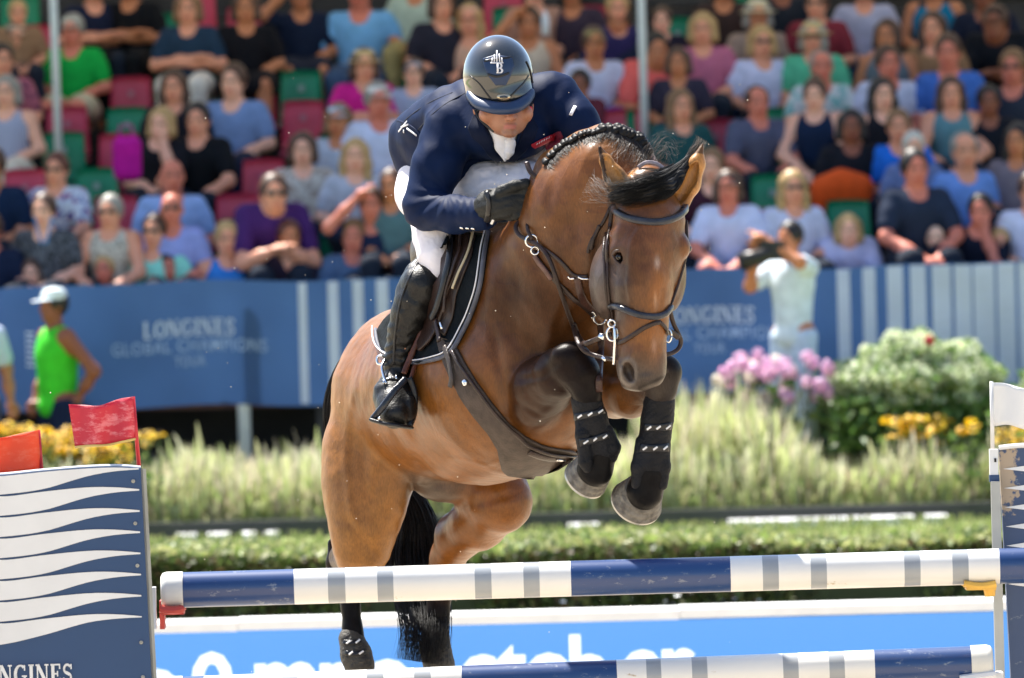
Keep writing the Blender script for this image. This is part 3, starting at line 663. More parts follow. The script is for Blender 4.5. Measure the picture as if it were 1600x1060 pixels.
flag('scuffed bright red flag standing up on the left standard', [(107, 632), (130, 633), (155, 634), (185, 624), (208, 620)], [(117, 698), (140, 696), (165, 695), (190, 690), (212, 685)], ((208, 620), (217, 728)), 23.7, worn('flag_red_worn', (.62, .03, .06), (.75, .24, .26)), M_red, None, mat('hem_yellow', (.7, .5, .15), .5))
flag('smooth orange red flag cut by the left edge of the picture', [(-90, 690), (-50, 680), (0, 684), (30, 678), (60, 672)], [(-90, 745), (-50, 748), (0, 741), (30, 739), (64, 735)], ((60, 672), (65, 738)), 23.75, worn('flag_orange', (.85, .10, .02), (.85, .16, .06)), M_red, None, mat('hem_cream', (.7, .6, .4), .5))
flag('plain white flag on the right standard', [(1549, 598), (1570, 599), (1600, 607), (1640, 610), (1680, 602)], [(1551, 667), (1575, 664), (1600, 671), (1640, 674), (1682, 668)], ((1549, 596), (1551, 702)), 24.4, mat('flag_white', (.78, .78, .77), .5, .03, trans=.2), mat('flag_rod_white', (.7, .7, .7), .4), None)
# ================================================================== SPECTATORS
# template figures are laid out in centimetres: x across, y away from the viewer, z up, origin on the seat
HEAD0 = np.array((0, -4, 70.0))
def arm_pts(sx, el, wr): return [(sx*17, 0, 50, 5.6), (el[0], el[1], el[2], 4.3), (el[0]*.45+wr[0]*.55, el[1]*.45+wr[1]*.55, el[2]*.45+wr[2]*.55, 3.7), (wr[0], wr[1], wr[2], 2.7)]
POSES = {
 'lap':    dict(el=((-25, -3, 27), (25, -3, 27)), wr=((-8, -25, 17), (8, -26, 18)), hd=(0, 0, 0), ch=(0, -1)),
 'crossed': dict(el=((-26, -9, 28), (26, -9, 28)), wr=((9, -22, 33), (-9, -24, 29)), hd=(0, -1, 0), ch=(0, -2)),
 'chin':   dict(el=((-25, -4, 26), (15, -25, 26)), wr=((-2, -25, 20), (5, -17, 57)), hd=(2, -5, -2), ch=(0, -6)),
 'lean':   dict(el=((-23, -34, 20), (23, -34, 20)), wr=((-4, -47, 28), (4, -47, 27)), hd=(0, -21, -8), ch=(0, -15)),
 'brow':   dict(el=((-31, -14, 55), (24, -5, 27)), wr=((-9, -14, 77), (8, -24, 18)), hd=(0, -1, 0), ch=(0, -1)),
 'reach':  dict(el=((-24, -22, 26), (24, -22, 26)), wr=((-5, -44, 12), (5, -44, 12)), hd=(0, -6, -1), ch=(0, -8)),
 'wide':   dict(el=((-29, -2, 30), (29, 0, 30)), wr=((-36, -18, 14), (38, -6, 12)), hd=(0, 0, 0), ch=(0, -1)),
}
def hand(s, w, d, sgn, k=1.2):
    w = np.array(w, float); d = np.array(d, float); d /= np.linalg.norm(d)
    side = np.cross(d, (0, 0, 1.)); 
    if np.linalg.norm(side) < .3: side = np.array((1., 0, 0))
    side /= np.linalg.norm(side); palm = w+d*4.5; up = np.cross(side, d)
    s.ell(palm, (4.2, 4.6, 2.4), k=3)
    for i, (o, L) in enumerate(((-3, 6.2), (-1, 7.4), (1, 7.2), (3, 5.8))):
        a = palm+side*o+d*2.8; b = a+d*L*.55-up*.5; c = b+d*L*.45-up*2.2
        s.chain([(*a, 1.15), (*b, 1.0), (*c, .8)], k)
    s.chain([(*(palm+side*3.2*sgn-d), 1.3), (*(palm+side*5.8*sgn+d*2-up), 1.05), (*(palm+side*5.6*sgn+d*4.6-up*1.5), .85)], k)
def person_sdf(pose):
    p = POSES[pose]; cx, cy = p['ch']; hx, hy, hz = HEAD0+np.array(p['hd']); s = SDF(); ln = cy*.9
    s.chain([(0, 2, 9, 14.5), (0, 1+cy*.2, 20, 12.5), (cx, cy*.6+1, 34, 13.5), (cx, cy, 44, 12.5)], 8)
    s.ell((0, 1, 9), (18, 13, 11), k=7)
    s.ell((0, cy, 44), (18, 10.5, 12), k=7); s.chain([(-15, cy, 51, 5), (15, cy, 51, 5)], 6)
    s.chain([(cx, cy, 54, 6.2), (hx, hy+2, hz-7, 5.4)], 4)
    s.ell((hx, hy, hz+1.5), (7.7, 9.6, 10.6), k=3); s.ell((hx, hy-3, hz-6.5), (5.4, 6, 5.6), k=4)
    s.chain([(hx, hy-8.6, hz+2, .9), (hx, hy-11, hz-2, 1.3)], 1.5); s.ell((hx, hy-8.8, hz-6), (2.6, 1, .9), k=1)
    for q in (-1, 1):
        s.ell((hx+q*8, hy+1, hz-.5), (1.1, 2, 3), k=1.2); s.ball(hx+q*3.2, hy-9.6, hz+1.6, 1.2, 1.2, op=-1)
        s.chain([(q*9, 0, 9, 9.5), (q*12, -24, 11.5, 8.2), (q*12.5, -45, 11, 6.2)], 5)
        s.chain([(q*12.5, -45, 11, 6), (q*12.5, -44, -8, 5.6), (q*12.5, -43, -32, 3.8)], 3)
        s.chain([(q*12.5, -41, -36, 3.6), (q*13, -50, -39, 3.2), (q*13.5, -58, -39.5, 2.6)], 2)
    A = []
    for i, q in enumerate((-1, 1)):
        a = [np.array(x, float) for x in arm_pts(q, p['el'][i], p['wr'][i])]; a[0][1] += cy; A.append(a)
        s.chain(a, 3.5); d = a[-1][:3]-a[-2][:3]; hand(s, a[-1][:3], d, -q)
    return s, A
def grow(chain, g): return [(*q[:3], q[3]+g) for q in chain]
def top_sdf(pose, kind):
    p = POSES[pose]; cx, cy = p['ch']; s = SDF(); _, A = person_sdf(pose)
    s.chain([(0, 2, 8, 15.2), (0, 1+cy*.2, 20, 13.8), (cx, cy*.6+1, 34, 14.6), (cx, cy, 43, 13.6)], 8); s.ell((0, cy, 43), (19, 11.6, 12.6), k=7)
    s.ell((0, 1, 8), (19, 14, 10), k=7)
    if kind != 'vest': s.chain([(-15, cy, 51, 5.8), (15, cy, 51, 5.8)], 6)
    else: s.chain([(-10, cy, 51, 5.2), (10, cy, 51, 5.2)], 6)
    if kind in ('tee', 'long'):
        for a in A:
            if kind == 'tee':
                e = a[0]*.32+a[1]*.68; s.chain([(*a[0][:3], 7), (*(a[0][:3]*.62+a[1][:3]*.38), 6.9), (*e[:3], 6.9)], 3)
            else: s.chain(grow([tuple(q) for q in a], 1.2), 3)
    s.ell((0, cy-9, 57), (6, 7, 9), k=1.5, op=-1); s.ball(0, cy, 62, 8.4, 2, op=-1)      # neck opening
    s.ell((0, 0, -6), (60, 60, 5.5), k=2, op=-1)
    return s
def leg_sdf(kind):
    s = SDF()
    for q in (-1, 1):
        s.chain([(q*8.5, 1, 9, 12), (q*12, -24, 11.5, 9.6), (q*12.5, -44, 11, 7.6 if kind != 'shorts' else 8.4)] if kind != 'shorts' else [(q*8.5, 1, 9, 12), (q*12, -24, 11.5, 10), (q*12.2, -34, 11.5, 9.4)], 5)
        if kind == 'trousers': s.chain([(q*12.5, -45, 11, 7.4), (q*12.5, -44, -8, 7.2), (q*12.5, -43, -33, 6.6)], 4)
    if kind == 'skirt': s.ell((0, -22, 9), (22, 26, 11), k=8)
    return s
def hair_sdf(kind):
    s = SDF(); s.ell((0, 2.2, 3.6), (9.5, 10.4, 11.3), k=2)
    if kind == 'long':
        for q in (-1, 1): s.chain([(q*6.5, 2, 5, 4), (q*8.6, 1, -6, 3.6), (q*8.8, -1, -17, 3.2), (q*8.2, -4, -27, 2.2)], 3)
        s.chain([(0, 7, 2, 7), (0, 7, -16, 6)], 3)
    if kind == 'bob':
        for q in (-1, 1): s.chain([(q*6.5, 2, 5, 4.4), (q*8.4, 0, -6, 4)], 3)
        s.chain([(0, 7, 2, 7), (0, 6, -5, 6)], 3)
    if kind == 'bun': s.ball(0, 6, 13, 4.8, 2)
    s.ell((0, -11.5, -3.2), (6.6, 8, 9.2), k=1.5, op=-1)
    if kind in ('short', 'bun', 'thin'): s.ell((0, -8, -14), (20, 16, 10), k=2, op=-1)
    if kind == 'thin': s.ell((0, -6, 12), (9, 11, 8), k=2, op=-1)
    s.ell((0, -2, -1), (7.3, 9.2, 10), k=.5, op=-1) if kind == 'thin' else None
    return s
def tmpl(s, h, it=1, face=False, hd=None):
    v, f = s.mesh(h); v = laplace(v, f, it); me = bpy.data.meshes.new('figure'); me.from_pydata([tuple(a) for a in v*.0105], [], [tuple(map(int, q)) for q in f])
    me.polygons.foreach_set('use_smooth', [True]*len(me.polygons)); c = np.ones((len(v), 4), np.float32)
    if face:
        x, y, z = (v-hd).T; fr = y < -5
        m = fr & (np.abs(np.abs(x)-3.2) < 2.0) & (np.abs(z-1.4) < 1.0); c[m, :3] = .42
        m = fr & (np.abs(np.abs(x)-3.2) < 2.6) & (np.abs(z-4.2) < .8); c[m, :3] = .62
        m = fr & (np.abs(x) < 2.8) & (np.abs(z+6) < 1.0); c[m, :3] = (.85, .5, .5)
    ca = me.color_attributes.new('Col', 'FLOAT_COLOR', 'POINT'); ca.data.foreach_set('color', c.ravel()); me.materials.append(None); me.update(); return me
_T = {}
def T(key, fn):
    if key not in _T: _T[key] = fn()
    return _T[key]
def use(name, me, m, parent, loc=(0, 0, 0), rz=0, sc_=1):
    o = bpy.data.objects.new(name, me); sc.collection.objects.link(o); o.parent = parent; o.location = loc; o.rotation_euler.z = rz; o.scale = (sc_,)*3
    if len(me.materials) == 0: me.materials.append(None)
    o.material_slots[0].link = 'OBJECT'; o.material_slots[0].material = m; return o
_M = {}
def cm(h, kind='cloth'):
    k = (h, kind)
    if k in _M: return _M[k]
    if kind == 'skin': m = mat('skin', tuple(min(.85, x*k_) for x, k_ in zip(hexl(h), (1.35, 1.2, 1.1))), .55, .06, 20, attr=False); 
    elif kind == 'hair': m = mat('hair', hexl(h), .5, .3, 40)
    elif kind == 'plastic': m = mat('seat_plastic', hexl(h), .4, .06, 6)
    else: m = mat('fabric', tuple(min(.85, x*1.12) for x in hexl(h)), .85, .10, 14, spec=.2)
    if kind == 'skin':
        nt = m.node_tree; b = nt.nodes['Principled BSDF']; at = nt.nodes.new('ShaderNodeAttribute'); at.attribute_name = 'Col'; mx = nt.nodes.new('ShaderNodeMix'); mx.data_type = 'RGBA'; mx.blend_type = 'MULTIPLY'; mx.inputs[0].default_value = 1
        nt.links.new(b.inputs['Base Color'].links[0].from_socket, mx.inputs[6]); nt.links.new(at.outputs['Color'], mx.inputs[7]); nt.links.new(mx.outputs[2], b.inputs['Base Color'])
    _M[k] = m; return m
def pattern(h1, h2, kind, scale=1.0, h3=None):
    k = (h1, h2, kind, scale)
    if k in _M: return _M[k]
    m = mat('patterned_fabric', hexl(h1), .85, .05); nt = m.node_tree; b = nt.nodes['Principled BSDF']; tc = nt.nodes.new('ShaderNodeTexCoord')
    if kind == 'stripe': t = nt.nodes.new('ShaderNodeTexWave'); t.inputs['Scale'].default_value = 7*scale; t.wave_type = 'BANDS'; t.bands_direction = 'X'
    else: t = nt.nodes.new('ShaderNodeTexNoise'); t.inputs['Scale'].default_value = 16*scale
    nt.links.new(tc.outputs['Object'], t.inputs['Vector']); rp = nt.nodes.new('ShaderNodeValToRGB'); rp.color_ramp.interpolation = 'CONSTANT'
    rp.color_ramp.elements[0].color = rgb(hexl(h1)); rp.color_ramp.elements[1].color = rgb(hexl(h2)); rp.color_ramp.elements[1].position = .55 if kind == 'stripe' else .53
    if h3: e = rp.color_ramp.elements.new(.62); e.color = rgb(hexl(h3))
    nt.links.new(t.outputs[0], rp.inputs[0]); nt.links.new(rp.outputs[0], b.inputs['Base Color']); _M[k] = m; return m
def cap_mesh():
    m = MB(); m.lathe((0, .01, .055), [(.088, -.005), (.09, .02), (.08, .05), (.055, .07), (.001, .078)], 20)
    v = []; n = 12
    for i in range(n+1):
        a = math.pi*(1+i/n); v += [(.083*math.cos(a), .083*math.sin(a)+.01, .052), (.088*math.cos(a)*1.0, .01+.17*math.sin(a), .036+.012*abs(math.cos(a)))]
    m.add(v, [(2*i, 2*i+1, 2*i+3, 2*i+2) for i in range(n)]); me = bpy.data.meshes.new('cap'); me.from_pydata(m.v, [], m.f); me.polygons.foreach_set('use_smooth', [True]*len(me.polygons)); return me
def straw_mesh():
    m = MB(); m.lathe((0, .01, .05), [(.165, -.015), (.12, -.004), (.09, .0), (.086, .05), (.07, .08), (.001, .085)], 24); me = bpy.data.meshes.new('straw_hat'); me.from_pydata(m.v, [], m.f); me.polygons.foreach_set('use_smooth', [True]*len(me.polygons)); return me
def glasses_mesh():
    m = MB()
    for q in (-1, 1):
        m.lathe((q*.034, -.101, .016), [(.001, .006), (.022, .004), (.026, -.004), (.001, -.004)], 12, Matrix.Rotation(R(90), 3, 'X') @ Matrix.Diagonal((1, .78, 1)))
        m.tube([(q*.058, -.094, .02), (q*.082, -.02, .014)], .0028, 5)
    m.tube([(-.012, -.105, .02), (.012, -.105, .02)], .003, 5); me = bpy.data.meshes.new('sunglasses'); me.from_pydata(m.v, [], m.f); return me
SK = {'f': 'C48D74', 'p': 'D3A38E', 't': 'A9714F', 'r': 'B8705E', 'd': '7A4A35', 'w': 'DDB3A0'}
HR = {'blond': 'B08E5C', 'brown': '4A2F1F', 'dark': '18110E', 'grey': '8C8880', 'auburn': '5A2C18', 'lbrown': '7A5838', 'white': 'BDB8AE'}
EXTRA_SC = 1.03
def spectator(px, py, shirt, label, pose='lap', kind='tee', skin='f', hair=('short', 'brown'), legs=('trousers', '1D2430'), hat=None, glasses=False, sc_=1.0, rz=0, jj=None, cat='person', D=None, flip=False):
    hd = (HEAD0+np.array(POSES[pose]['hd']))*.0105
    if D is None:
        j = (384-(lvl(px, py)+80))/47 if jj is None else jj; j = round(j) if jj is None else j; D = D0S+DR*j-.15 if j > 0 else 62.75+.04*j
    rz = rz if rz else random.Random(int(px*3+py*5)).uniform(-15, 15); k = EXTRA_SC*sc_; hp = P(px, py, D); rot = Matrix.Rotation(R(rz), 3, 'Z'); h3 = rot @ Vector(hd)*k
    root = empty('person', hp-h3, label, cat, 'spectators seated in the grandstand'); root.rotation_euler.z = R(rz); root.scale = (k, k, k)
    use('body', T(('body', pose), lambda: tmpl(person_sdf(pose)[0], 1.25, 1, True, HEAD0+np.array(POSES[pose]['hd']))), cm(SK.get(skin, skin), 'skin'), root)
    sm = shirt if not isinstance(shirt, str) else cm(shirt)
    use('top', T(('top', pose, kind), lambda: tmpl(top_sdf(pose, kind), 1.6)), sm, root)
    if legs: use(legs[0] if legs[0] != 'skirt' else 'skirt', T(('leg', legs[0]), lambda: tmpl(leg_sdf(legs[0]), 1.6)), cm(legs[1]), root)
    hr = random.Random(int(px*7+py)); hrz = R(hr.uniform(-22, 22))
    if hair: use('hair', T(('hair', hair[0]), lambda: tmpl(hair_sdf(hair[0]), .8)), cm(HR.get(hair[1], hair[1]), 'hair'), root, hd, hrz*.5)
    if hat: use('cap' if hat[0] == 'cap' else 'straw_hat', T(hat[0], cap_mesh if hat[0] == 'cap' else straw_mesh), cm(hat[1]), root, hd, hrz)
    if glasses: use('sunglasses', T('glasses', glasses_mesh), cm('101012', 'plastic'), root, hd)
    return root
S_ = spectator; KH = ('shorts', 'B5AC90'); NV = ('trousers', '232B3A'); BK = ('trousers', '101115')
crowd = [
 (25, 62, '1C2438', 'man in a beige cap and navy top at the upper left corner', dict(kind='vest', hat=('cap', 'B8AE9C'), skin='f')),
 (28, 22, '8A6A50', 'fair haired child behind the man in the beige cap at the upper left corner', dict(hair=('short', 'blond'), sc_=.8)),
 (113, 50, '0F9A3E', 'man in a bright green polo shirt and patterned pale cap beside the left pole', dict(legs=KH, hat=('cap', 'B9C0B4'), skin='r', hair=('short', 'grey'), pose='lap')),
 (146, -18, '171D33', 'woman in navy with folded arms above the green polo man', dict(pose='crossed', skin='f', hair=('bob', 'brown'))),
 (203, -22, '0E0E12', 'person in black with crossed arms above a green seat, head out of frame', dict(pose='crossed', skin='t', hair=('bob', 'brown'), legs=BK)),
 (294, 16, '1E3347', 'woman in a dark teal tee with crossed arms and white trousers', dict(pose='crossed', skin='f', hair=('bob', 'lbrown'), legs=('trousers', 'CFC8BC'))),
 (10, 146, pattern('C9CDDD', '4C5C8C', 'stripe', 2.2), 'grey blonde woman in a white and blue striped sleeveless blouse at the left edge', dict(kind='vest', hair=('bob', 'grey'), skin='p', legs=('trousers', 'C8BFAE'))),
 (4, 96, pattern('B26070', '7A4058', 'noise', 1.2), 'dark haired person in a red pink pattern behind the striped blouse', dict(hair=('short', 'dark'), skin='f')),
 (272, 138, '1B1A22', 'brown haired woman in dark clothes just left of the man in the light blue tee', dict(hair=('long', 'brown'), skin='f')),
 (252, 196, '15151B', 'pale blonde woman in black resting her cheek on her hand', dict(pose='chin', hair=('bob', 'blond'), skin='p')),
 (309, 190, '0C0F14', 'young man with dark hair in a black polo shirt and bare forearms', dict(pose='reach', hair=('short', 'dark'), skin='f', sc_=1.05)),
 (88, 268, pattern('C9CEDA', '3A4F9A', 'noise', 1.1, 'B5475A'), 'woman in sunglasses and a white blouse with blue and red print', dict(hair=('short', 'auburn'), skin='f', glasses=True, pose='reach')),
 (68, 332, pattern('5A5D64', '191B20', 'noise', 2.4), 'woman in a black and grey speckled top with a blue lanyard', dict(hair=('short', 'brown'), skin='p', pose='lap')),
 (172, 334, pattern('C9C2B4', '9C9488', 'noise', 2), 'woman with short grey blonde hair and sunglasses in a cream lace sleeveless top', dict(kind='vest', hair=('short', 'grey'), skin='f', glasses=True, pose='reach')),
 (269, 277, '8FA9D6', 'red faced bald man in a pale blue shirt behind the man with a lanyard', dict(hair=None, skin='r', sc_=1.08)),
 (268, 328, '8C96CE', 'bald man in sunglasses and a lavender polo shirt with a dark lanyard', dict(hair=None, skin='r', glasses=True)),
 (241, 364, '86CDBB', 'man with dark glasses in a mint green shirt looking left above the banner', dict(hair=('short', 'brown'), skin='f', glasses=True, rz=-14)),
 (262, 420, '9FA8CC', 'dark haired boy peeping over the banner in front of the mint shirt', dict(hair=('short', 'dark'), skin='r', sc_=.85)),
 (49, 430, '6A7080', 'pale faced child with dark hair low behind the banner near the left edge', dict(hair=('bob', 'brown'), skin='p', sc_=.85)),
 (164, 422, '90506A', 'blond child low behind the banner under the woman in cream lace', dict(hair=('short', 'blond'), skin='r', sc_=.85)),
 (-14, 262, '10233F', 'person in a dark navy tee cut by the left edge above a bare forearm', dict(skin='t', sc_=1.1)),
 (-16, 362, '141F38', 'second person in navy at the left edge just above the banner', dict(skin='r')),
 (384, 14, '0E0D13', 'woman in a black dress with long bare legs above the red and green seats', dict(legs=('skirt', '0E0D13'), skin='t', hair=('bob', 'brown'))),
 (470, -6, '121D33', 'person in a navy tee with raised forearms left of the large man in light blue', dict(pose='brow', kind='tee', skin='t', flip=True, legs=('skirt', '1B2030'))),
 (562, -12, '6FA6D2', 'large man in a light blue shirt leaning on wide spread arms', dict(pose='wide', skin='r', sc_=1.18, legs=('trousers', '3B4F6C'))),
 (650, -32, 'A8B8A8', 'person in khaki trousers with legs crossed at the top edge right of the large man', dict(skin='t', legs=('trousers', '9A8B5C'), pose='lap')),
 (569, 104, 'C11C7D', 'woman in a magenta tee and a straw hat', dict(hat=('straw', 'C2A878'), hair=('bob', 'brown'), skin='f', pose='crossed')),
 (646, 116, '98A0B8', 'child in a grey cap and pale grey tee beside the rider', dict(hat=('cap', '9A959E'), skin='p', sc_=.85, hair=('short', 'brown'))),
 (591, 160, 'C3C9E0', 'man in a white cap and white shirt left of the rider', dict(hat=('cap', 'D6D2CF'), skin='r', sc_=1.1, hair=('short', 'grey'))),
 (529, 190, 'A7AFBE', 'woman in pale grey looking up with light blue sunglasses', dict(skin='t', hair=('bob', 'lbrown'), hat=('cap', 'A9C3D8'))),
 (364, 130, '7088B2', 'brown haired man in a grey blue tee', dict(skin='p', hair=('short', 'brown'), sc_=1.08, legs=('trousers', '1A2238'))),
 (473, 236, pattern('C9C4BB', 'A08F84', 'noise', 1.5), 'brown haired woman in a white floral tee', dict(skin='p', hair=('bob', 'brown'), pose='lap')),
 (555, 246, 'A9AEBC', 'girl with long dark blonde hair in a grey top beside the rider', dict(skin='p', hair=('long', 'blond'), pose='lap')),
 (428, 306, '40205C', 'brown haired man in sunglasses and a purple polo shirt leaning forward', dict(skin='f', glasses=True, hair=('short', 'brown'), sc_=1.15, rz=12, pose='lean')),
 (580, 322, '17223E', 'red faced man in a navy tee raising one hand to his brow', dict(skin='r', pose='brow', hair=('short', 'brown'), sc_=1.0)),
 (552, 372, '4C6280', 'pink faced man in a grey blue tee low behind the banner beside the rider', dict(skin='r', pose='reach', hair=('short', 'lbrown'))),
 (452, 372, '2A2030', 'auburn haired woman covering her mouth with her hand', dict(skin='t', pose='chin', hair=('short', 'auburn'), sc_=.95)),
 (452, 408, 'C7C6E2', 'fair girl in a white tee low behind the banner', dict(skin='p', hair=('bob', 'lbrown'), sc_=.9)),
 (355, 376, '3276C0', 'blonde woman in a bright blue sleeveless top above the banner', dict(kind='vest', skin='f', hair=('short', 'blond'))),
 (733, 34, 'C79C84', 'blonde woman in a pink cap and beige top above the rider\'s helmet', dict(hat=('cap', 'D79A94'), hair=('long', 'blond'), skin='f', kind='vest')),
 (690, 10, '23222E', 'person in black behind and left of the pink cap', dict(skin='f', hair=('bob', 'brown'))),
 (826, 38, 'BFAF9C', 'brown haired woman in a cream top holding up a white bottle right of the helmet', dict(skin='t', hair=('short', 'brown'), kind='vest', pose='brow')),
 (835, -14, 'B08570', 'person cut by the top edge behind the woman with the white bottle', dict(skin='p', hair=('short', 'lbrown'))),
 (929, 70, 'BFC0D6', 'young man in a khaki cap and white tee with purple shorts', dict(hat=('cap', '8A8058'), skin='t', legs=('shorts', '4B2C86'), hair=('short', 'brown'))),
 (906, 134, '5A2430', 'tanned dark haired person crouching in front of the white tee and purple shorts', dict(skin='d', hair=('short', 'dark'), sc_=.9, pose='chin')),
 (965, 16, '2B2550', 'fair haired person in dark purple left of the right hand pole', dict(skin='f', hair=('short', 'blond'))),
 (966, 36, '20283C', 'person in a dark navy polo shirt beside the right hand pole', dict(skin='t', hair=('short', 'brown'))),
 (1026, 82, 'E0645C', 'dark haired man in a coral red tee leaning forward behind the pole', dict(skin='t', hair=('short', 'dark'), sc_=1.12, pose='lean')),
 (1034, 34, '1D1A2A', 'child with a pale round face in dark clothes right of the pole', dict(skin='p', hair=('short', 'brown'), sc_=.85)),
 (1098, 48, 'B3647E', 'blonde woman in a dusty pink blouse above the green seat', dict(skin='f', hair=('bob', 'blond'), kind='tee', pose='lap')),
 (1190, 68, 'C3C5DE', 'blonde woman in sunglasses and a white v-neck tee under the straw hat', dict(skin='f', glasses=True, hair=('bob', 'blond'), pose='lap')),
 (1184, 26, '9A8474', 'person under a cream straw hat behind the white v-neck tee', dict(skin='t', hat=('straw', 'C9BE9E'), hair=('bob', 'grey'))),
 (1270, 60, '55B08A', 'grey haired woman in a straw hat and a mint green tee', dict(skin='f', glasses=True, hat=('straw', 'BBA676'), hair=('bob', 'grey'))),
 (1284, 106, pattern('C5CAC8', '7FB4B0', 'noise', .7), 'bald man in a white tee with a pale mint print', dict(skin='r', hair=('thin', 'grey'), pose='crossed')),
 (1064, 168, '1F4A4C', 'brown haired woman in a dark teal top behind the horse\'s right ear', dict(skin='f', hair=('long', 'lbrown'))),
 (1184, 162, '4D5066', 'man with sunglasses pushed up on his bald head in a slate grey tee', dict(skin='r', hair=('thin', 'brown'), pose='reach')),
 (1273, 152, '12233F', 'woman in a navy tank top with her hands clasped and long bare legs', dict(kind='vest', skin='p', hair=('bun', 'brown'), pose='reach', legs=('shorts', '16181F'))),
 (1138, 296, 'BFC4E0', 'woman in a black cap and a white tee above the banner right of the horse', dict(skin='r', hat=('cap', '12161F'), hair=('bob', 'brown'), pose='reach', legs=('shorts', '8C93A8'))),
 (1239, 296, 'B9BDD6', 'woman in sunglasses with long fair hair and a white tee', dict(skin='f', glasses=True, hair=('long', 'blond'))),
 (1112, 262, '3A1A28', 'pink skinned person in maroon partly hidden by the right horse ear', dict(skin='p', hair=('short', 'lbrown'))),
 (1326, 362, 'B5B6D6', 'blond child in a white tee leaning right in front of the green seat', dict(skin='p', hair=('bob', 'blond'), sc_=.92, pose='lean')),
 (1350, -18, 'A7A7BC', 'woman in a pale lavender tee and jeans cut by the top edge', dict(skin='f', hair=('bob', 'brown'), legs=('trousers', '36475F'))),
 (1386, 58, '5D6A74', 'brown haired woman with a green headband and a grey tank top', dict(kind='vest', skin='t', hair=('bob', 'brown'), legs=('shorts', '3A4A60'))),
 (1459, -24, '0F6C90', 'person in a teal blue top at the top edge left of the black cap', dict(skin='t', kind='vest', hair=('long', 'brown'))),
 (1458, 46, '8C6A4C', 'long haired girl in a tan top with black sleeves', dict(skin='f', hair=('long', 'brown'), pose='lap')),
 (1555, 40, '0D1018', 'man in a black cap and a black polo shirt at the upper right', dict(skin='d', hat=('cap', '101116'), sc_=1.12, pose='lean')),
 (1388, 100, 'B9BCCF', 'bearded man in a white tee beside the man in the blue polo', dict(skin='r', hair=('short', 'brown'), sc_=1.05)),
 (1379, 150, '16161D', 'girl with long dark hair in a black top in front of the bearded man', dict(skin='p', hair=('long', 'dark'), kind='vest')),
 (1482, 84, '3E66B0', 'red faced man in a mid blue polo shirt', dict(skin='r', hair=('short', 'brown'), sc_=1.1)),
 (1486, 148, '58808A', 'girl with long brown hair in a grey teal sleeveless top', dict(kind='vest', skin='f', hair=('long', 'brown'), pose='reach')),
 (1582, 108, '272D3B', 'red faced man in sunglasses and a charcoal tee at the right edge', dict(skin='r', glasses=True, hair=('short', 'lbrown'), sc_=1.1, rz=-10, pose='lap')),
 (1404, 200, '1F6ACB', 'fair haired woman in a bright royal blue top', dict(skin='f', hair=('short', 'lbrown'))),
 (1428, 232, '5E6E9A', 'white haired person half hidden by the man in the dark grey polo', dict(skin='p', hair=('short', 'white'), sc_=.9)),
 (1430, 266, '222C40', 'young man with black hair in a dark grey polo shirt above the striped banner', dict(skin='r', hair=('short', 'dark'), sc_=1.12, pose='reach')),
 (1508, 238, '6A8FD0', 'bald man in a light blue shirt right of the young man in dark grey', dict(skin='f', hair=('thin', 'grey'), sc_=1.12)),
 (1590, 222, '6F6874', 'dark haired woman in grey at the right edge', dict(skin='t', hair=('long', 'dark'), rz=-15)),
 (1532, 332, '0F1526', 'dark haired man in navy with his hand on his chin', dict(skin='r', hair=('short', 'dark'), pose='chin')),
 (1462, 374, '8E8AA0', 'pale bald toddler low behind the striped banner', dict(skin='w', hair=None, sc_=.8)),
 (1563, 380, 'A09070', 'tawny haired child low behind the striped banner near the right edge', dict(skin='f', hair=('short', 'blond'), sc_=.8)),
 (1612, 300, 'C4C8E4', 'person in a white shirt cut by the right edge above the banner', dict(skin='f', sc_=1.05)),
 (1538, -8, '161C2E', 'person in navy at the top edge behind the black cap', dict(skin='d', hair=('short', 'dark'), sc_=1.05)),
 (1276, 8, '7B2A34', 'person in sunglasses at the top edge above the straw hat and mint tee', dict(skin='f', glasses=True, hair=('short', 'brown'))),
 (1130, -20, '3A2A26', 'person in jeans at the top edge above the dusty pink blouse', dict(skin='t', legs=('trousers', '4C6A98'), hair=('bob', 'brown'))),
 (1220, -30, '20242C', 'dark clothed person cut by the top edge beside the tall red seat', dict(skin='d', hair=('short', 'dark'))),
 (895, -12, '3A2F3C', 'bare armed person at the top edge between the red seats above the khaki cap', dict(skin='t', hair=('bob', 'dark'))),
 (612, 292, '4E6A70', 'person in a teal patterned scarf with a black camera behind the rider\'s elbow', dict(skin='t', hair=('short', 'brown'), sc_=.95)),
 (1060, 100, '2F2A3A', 'person in dark purple between the coral tee and the dusty pink blouse', dict(skin='t', hair=('bob', 'brown'), sc_=.9)),
 (1330, 200, '14161E', 'dark haired woman in black between the navy tank top and the royal blue top', dict(skin='d', hair=('bob', 'dark'))),
 (1545, 160, '10141E', 'person in black half hidden between the blue polo and the charcoal tee', dict(skin='d', hair=('short', 'dark'), sc_=.95)),
]
for (px, py, shirt, label, kw) in crowd:
    S_(px, py, shirt, label, **kw)
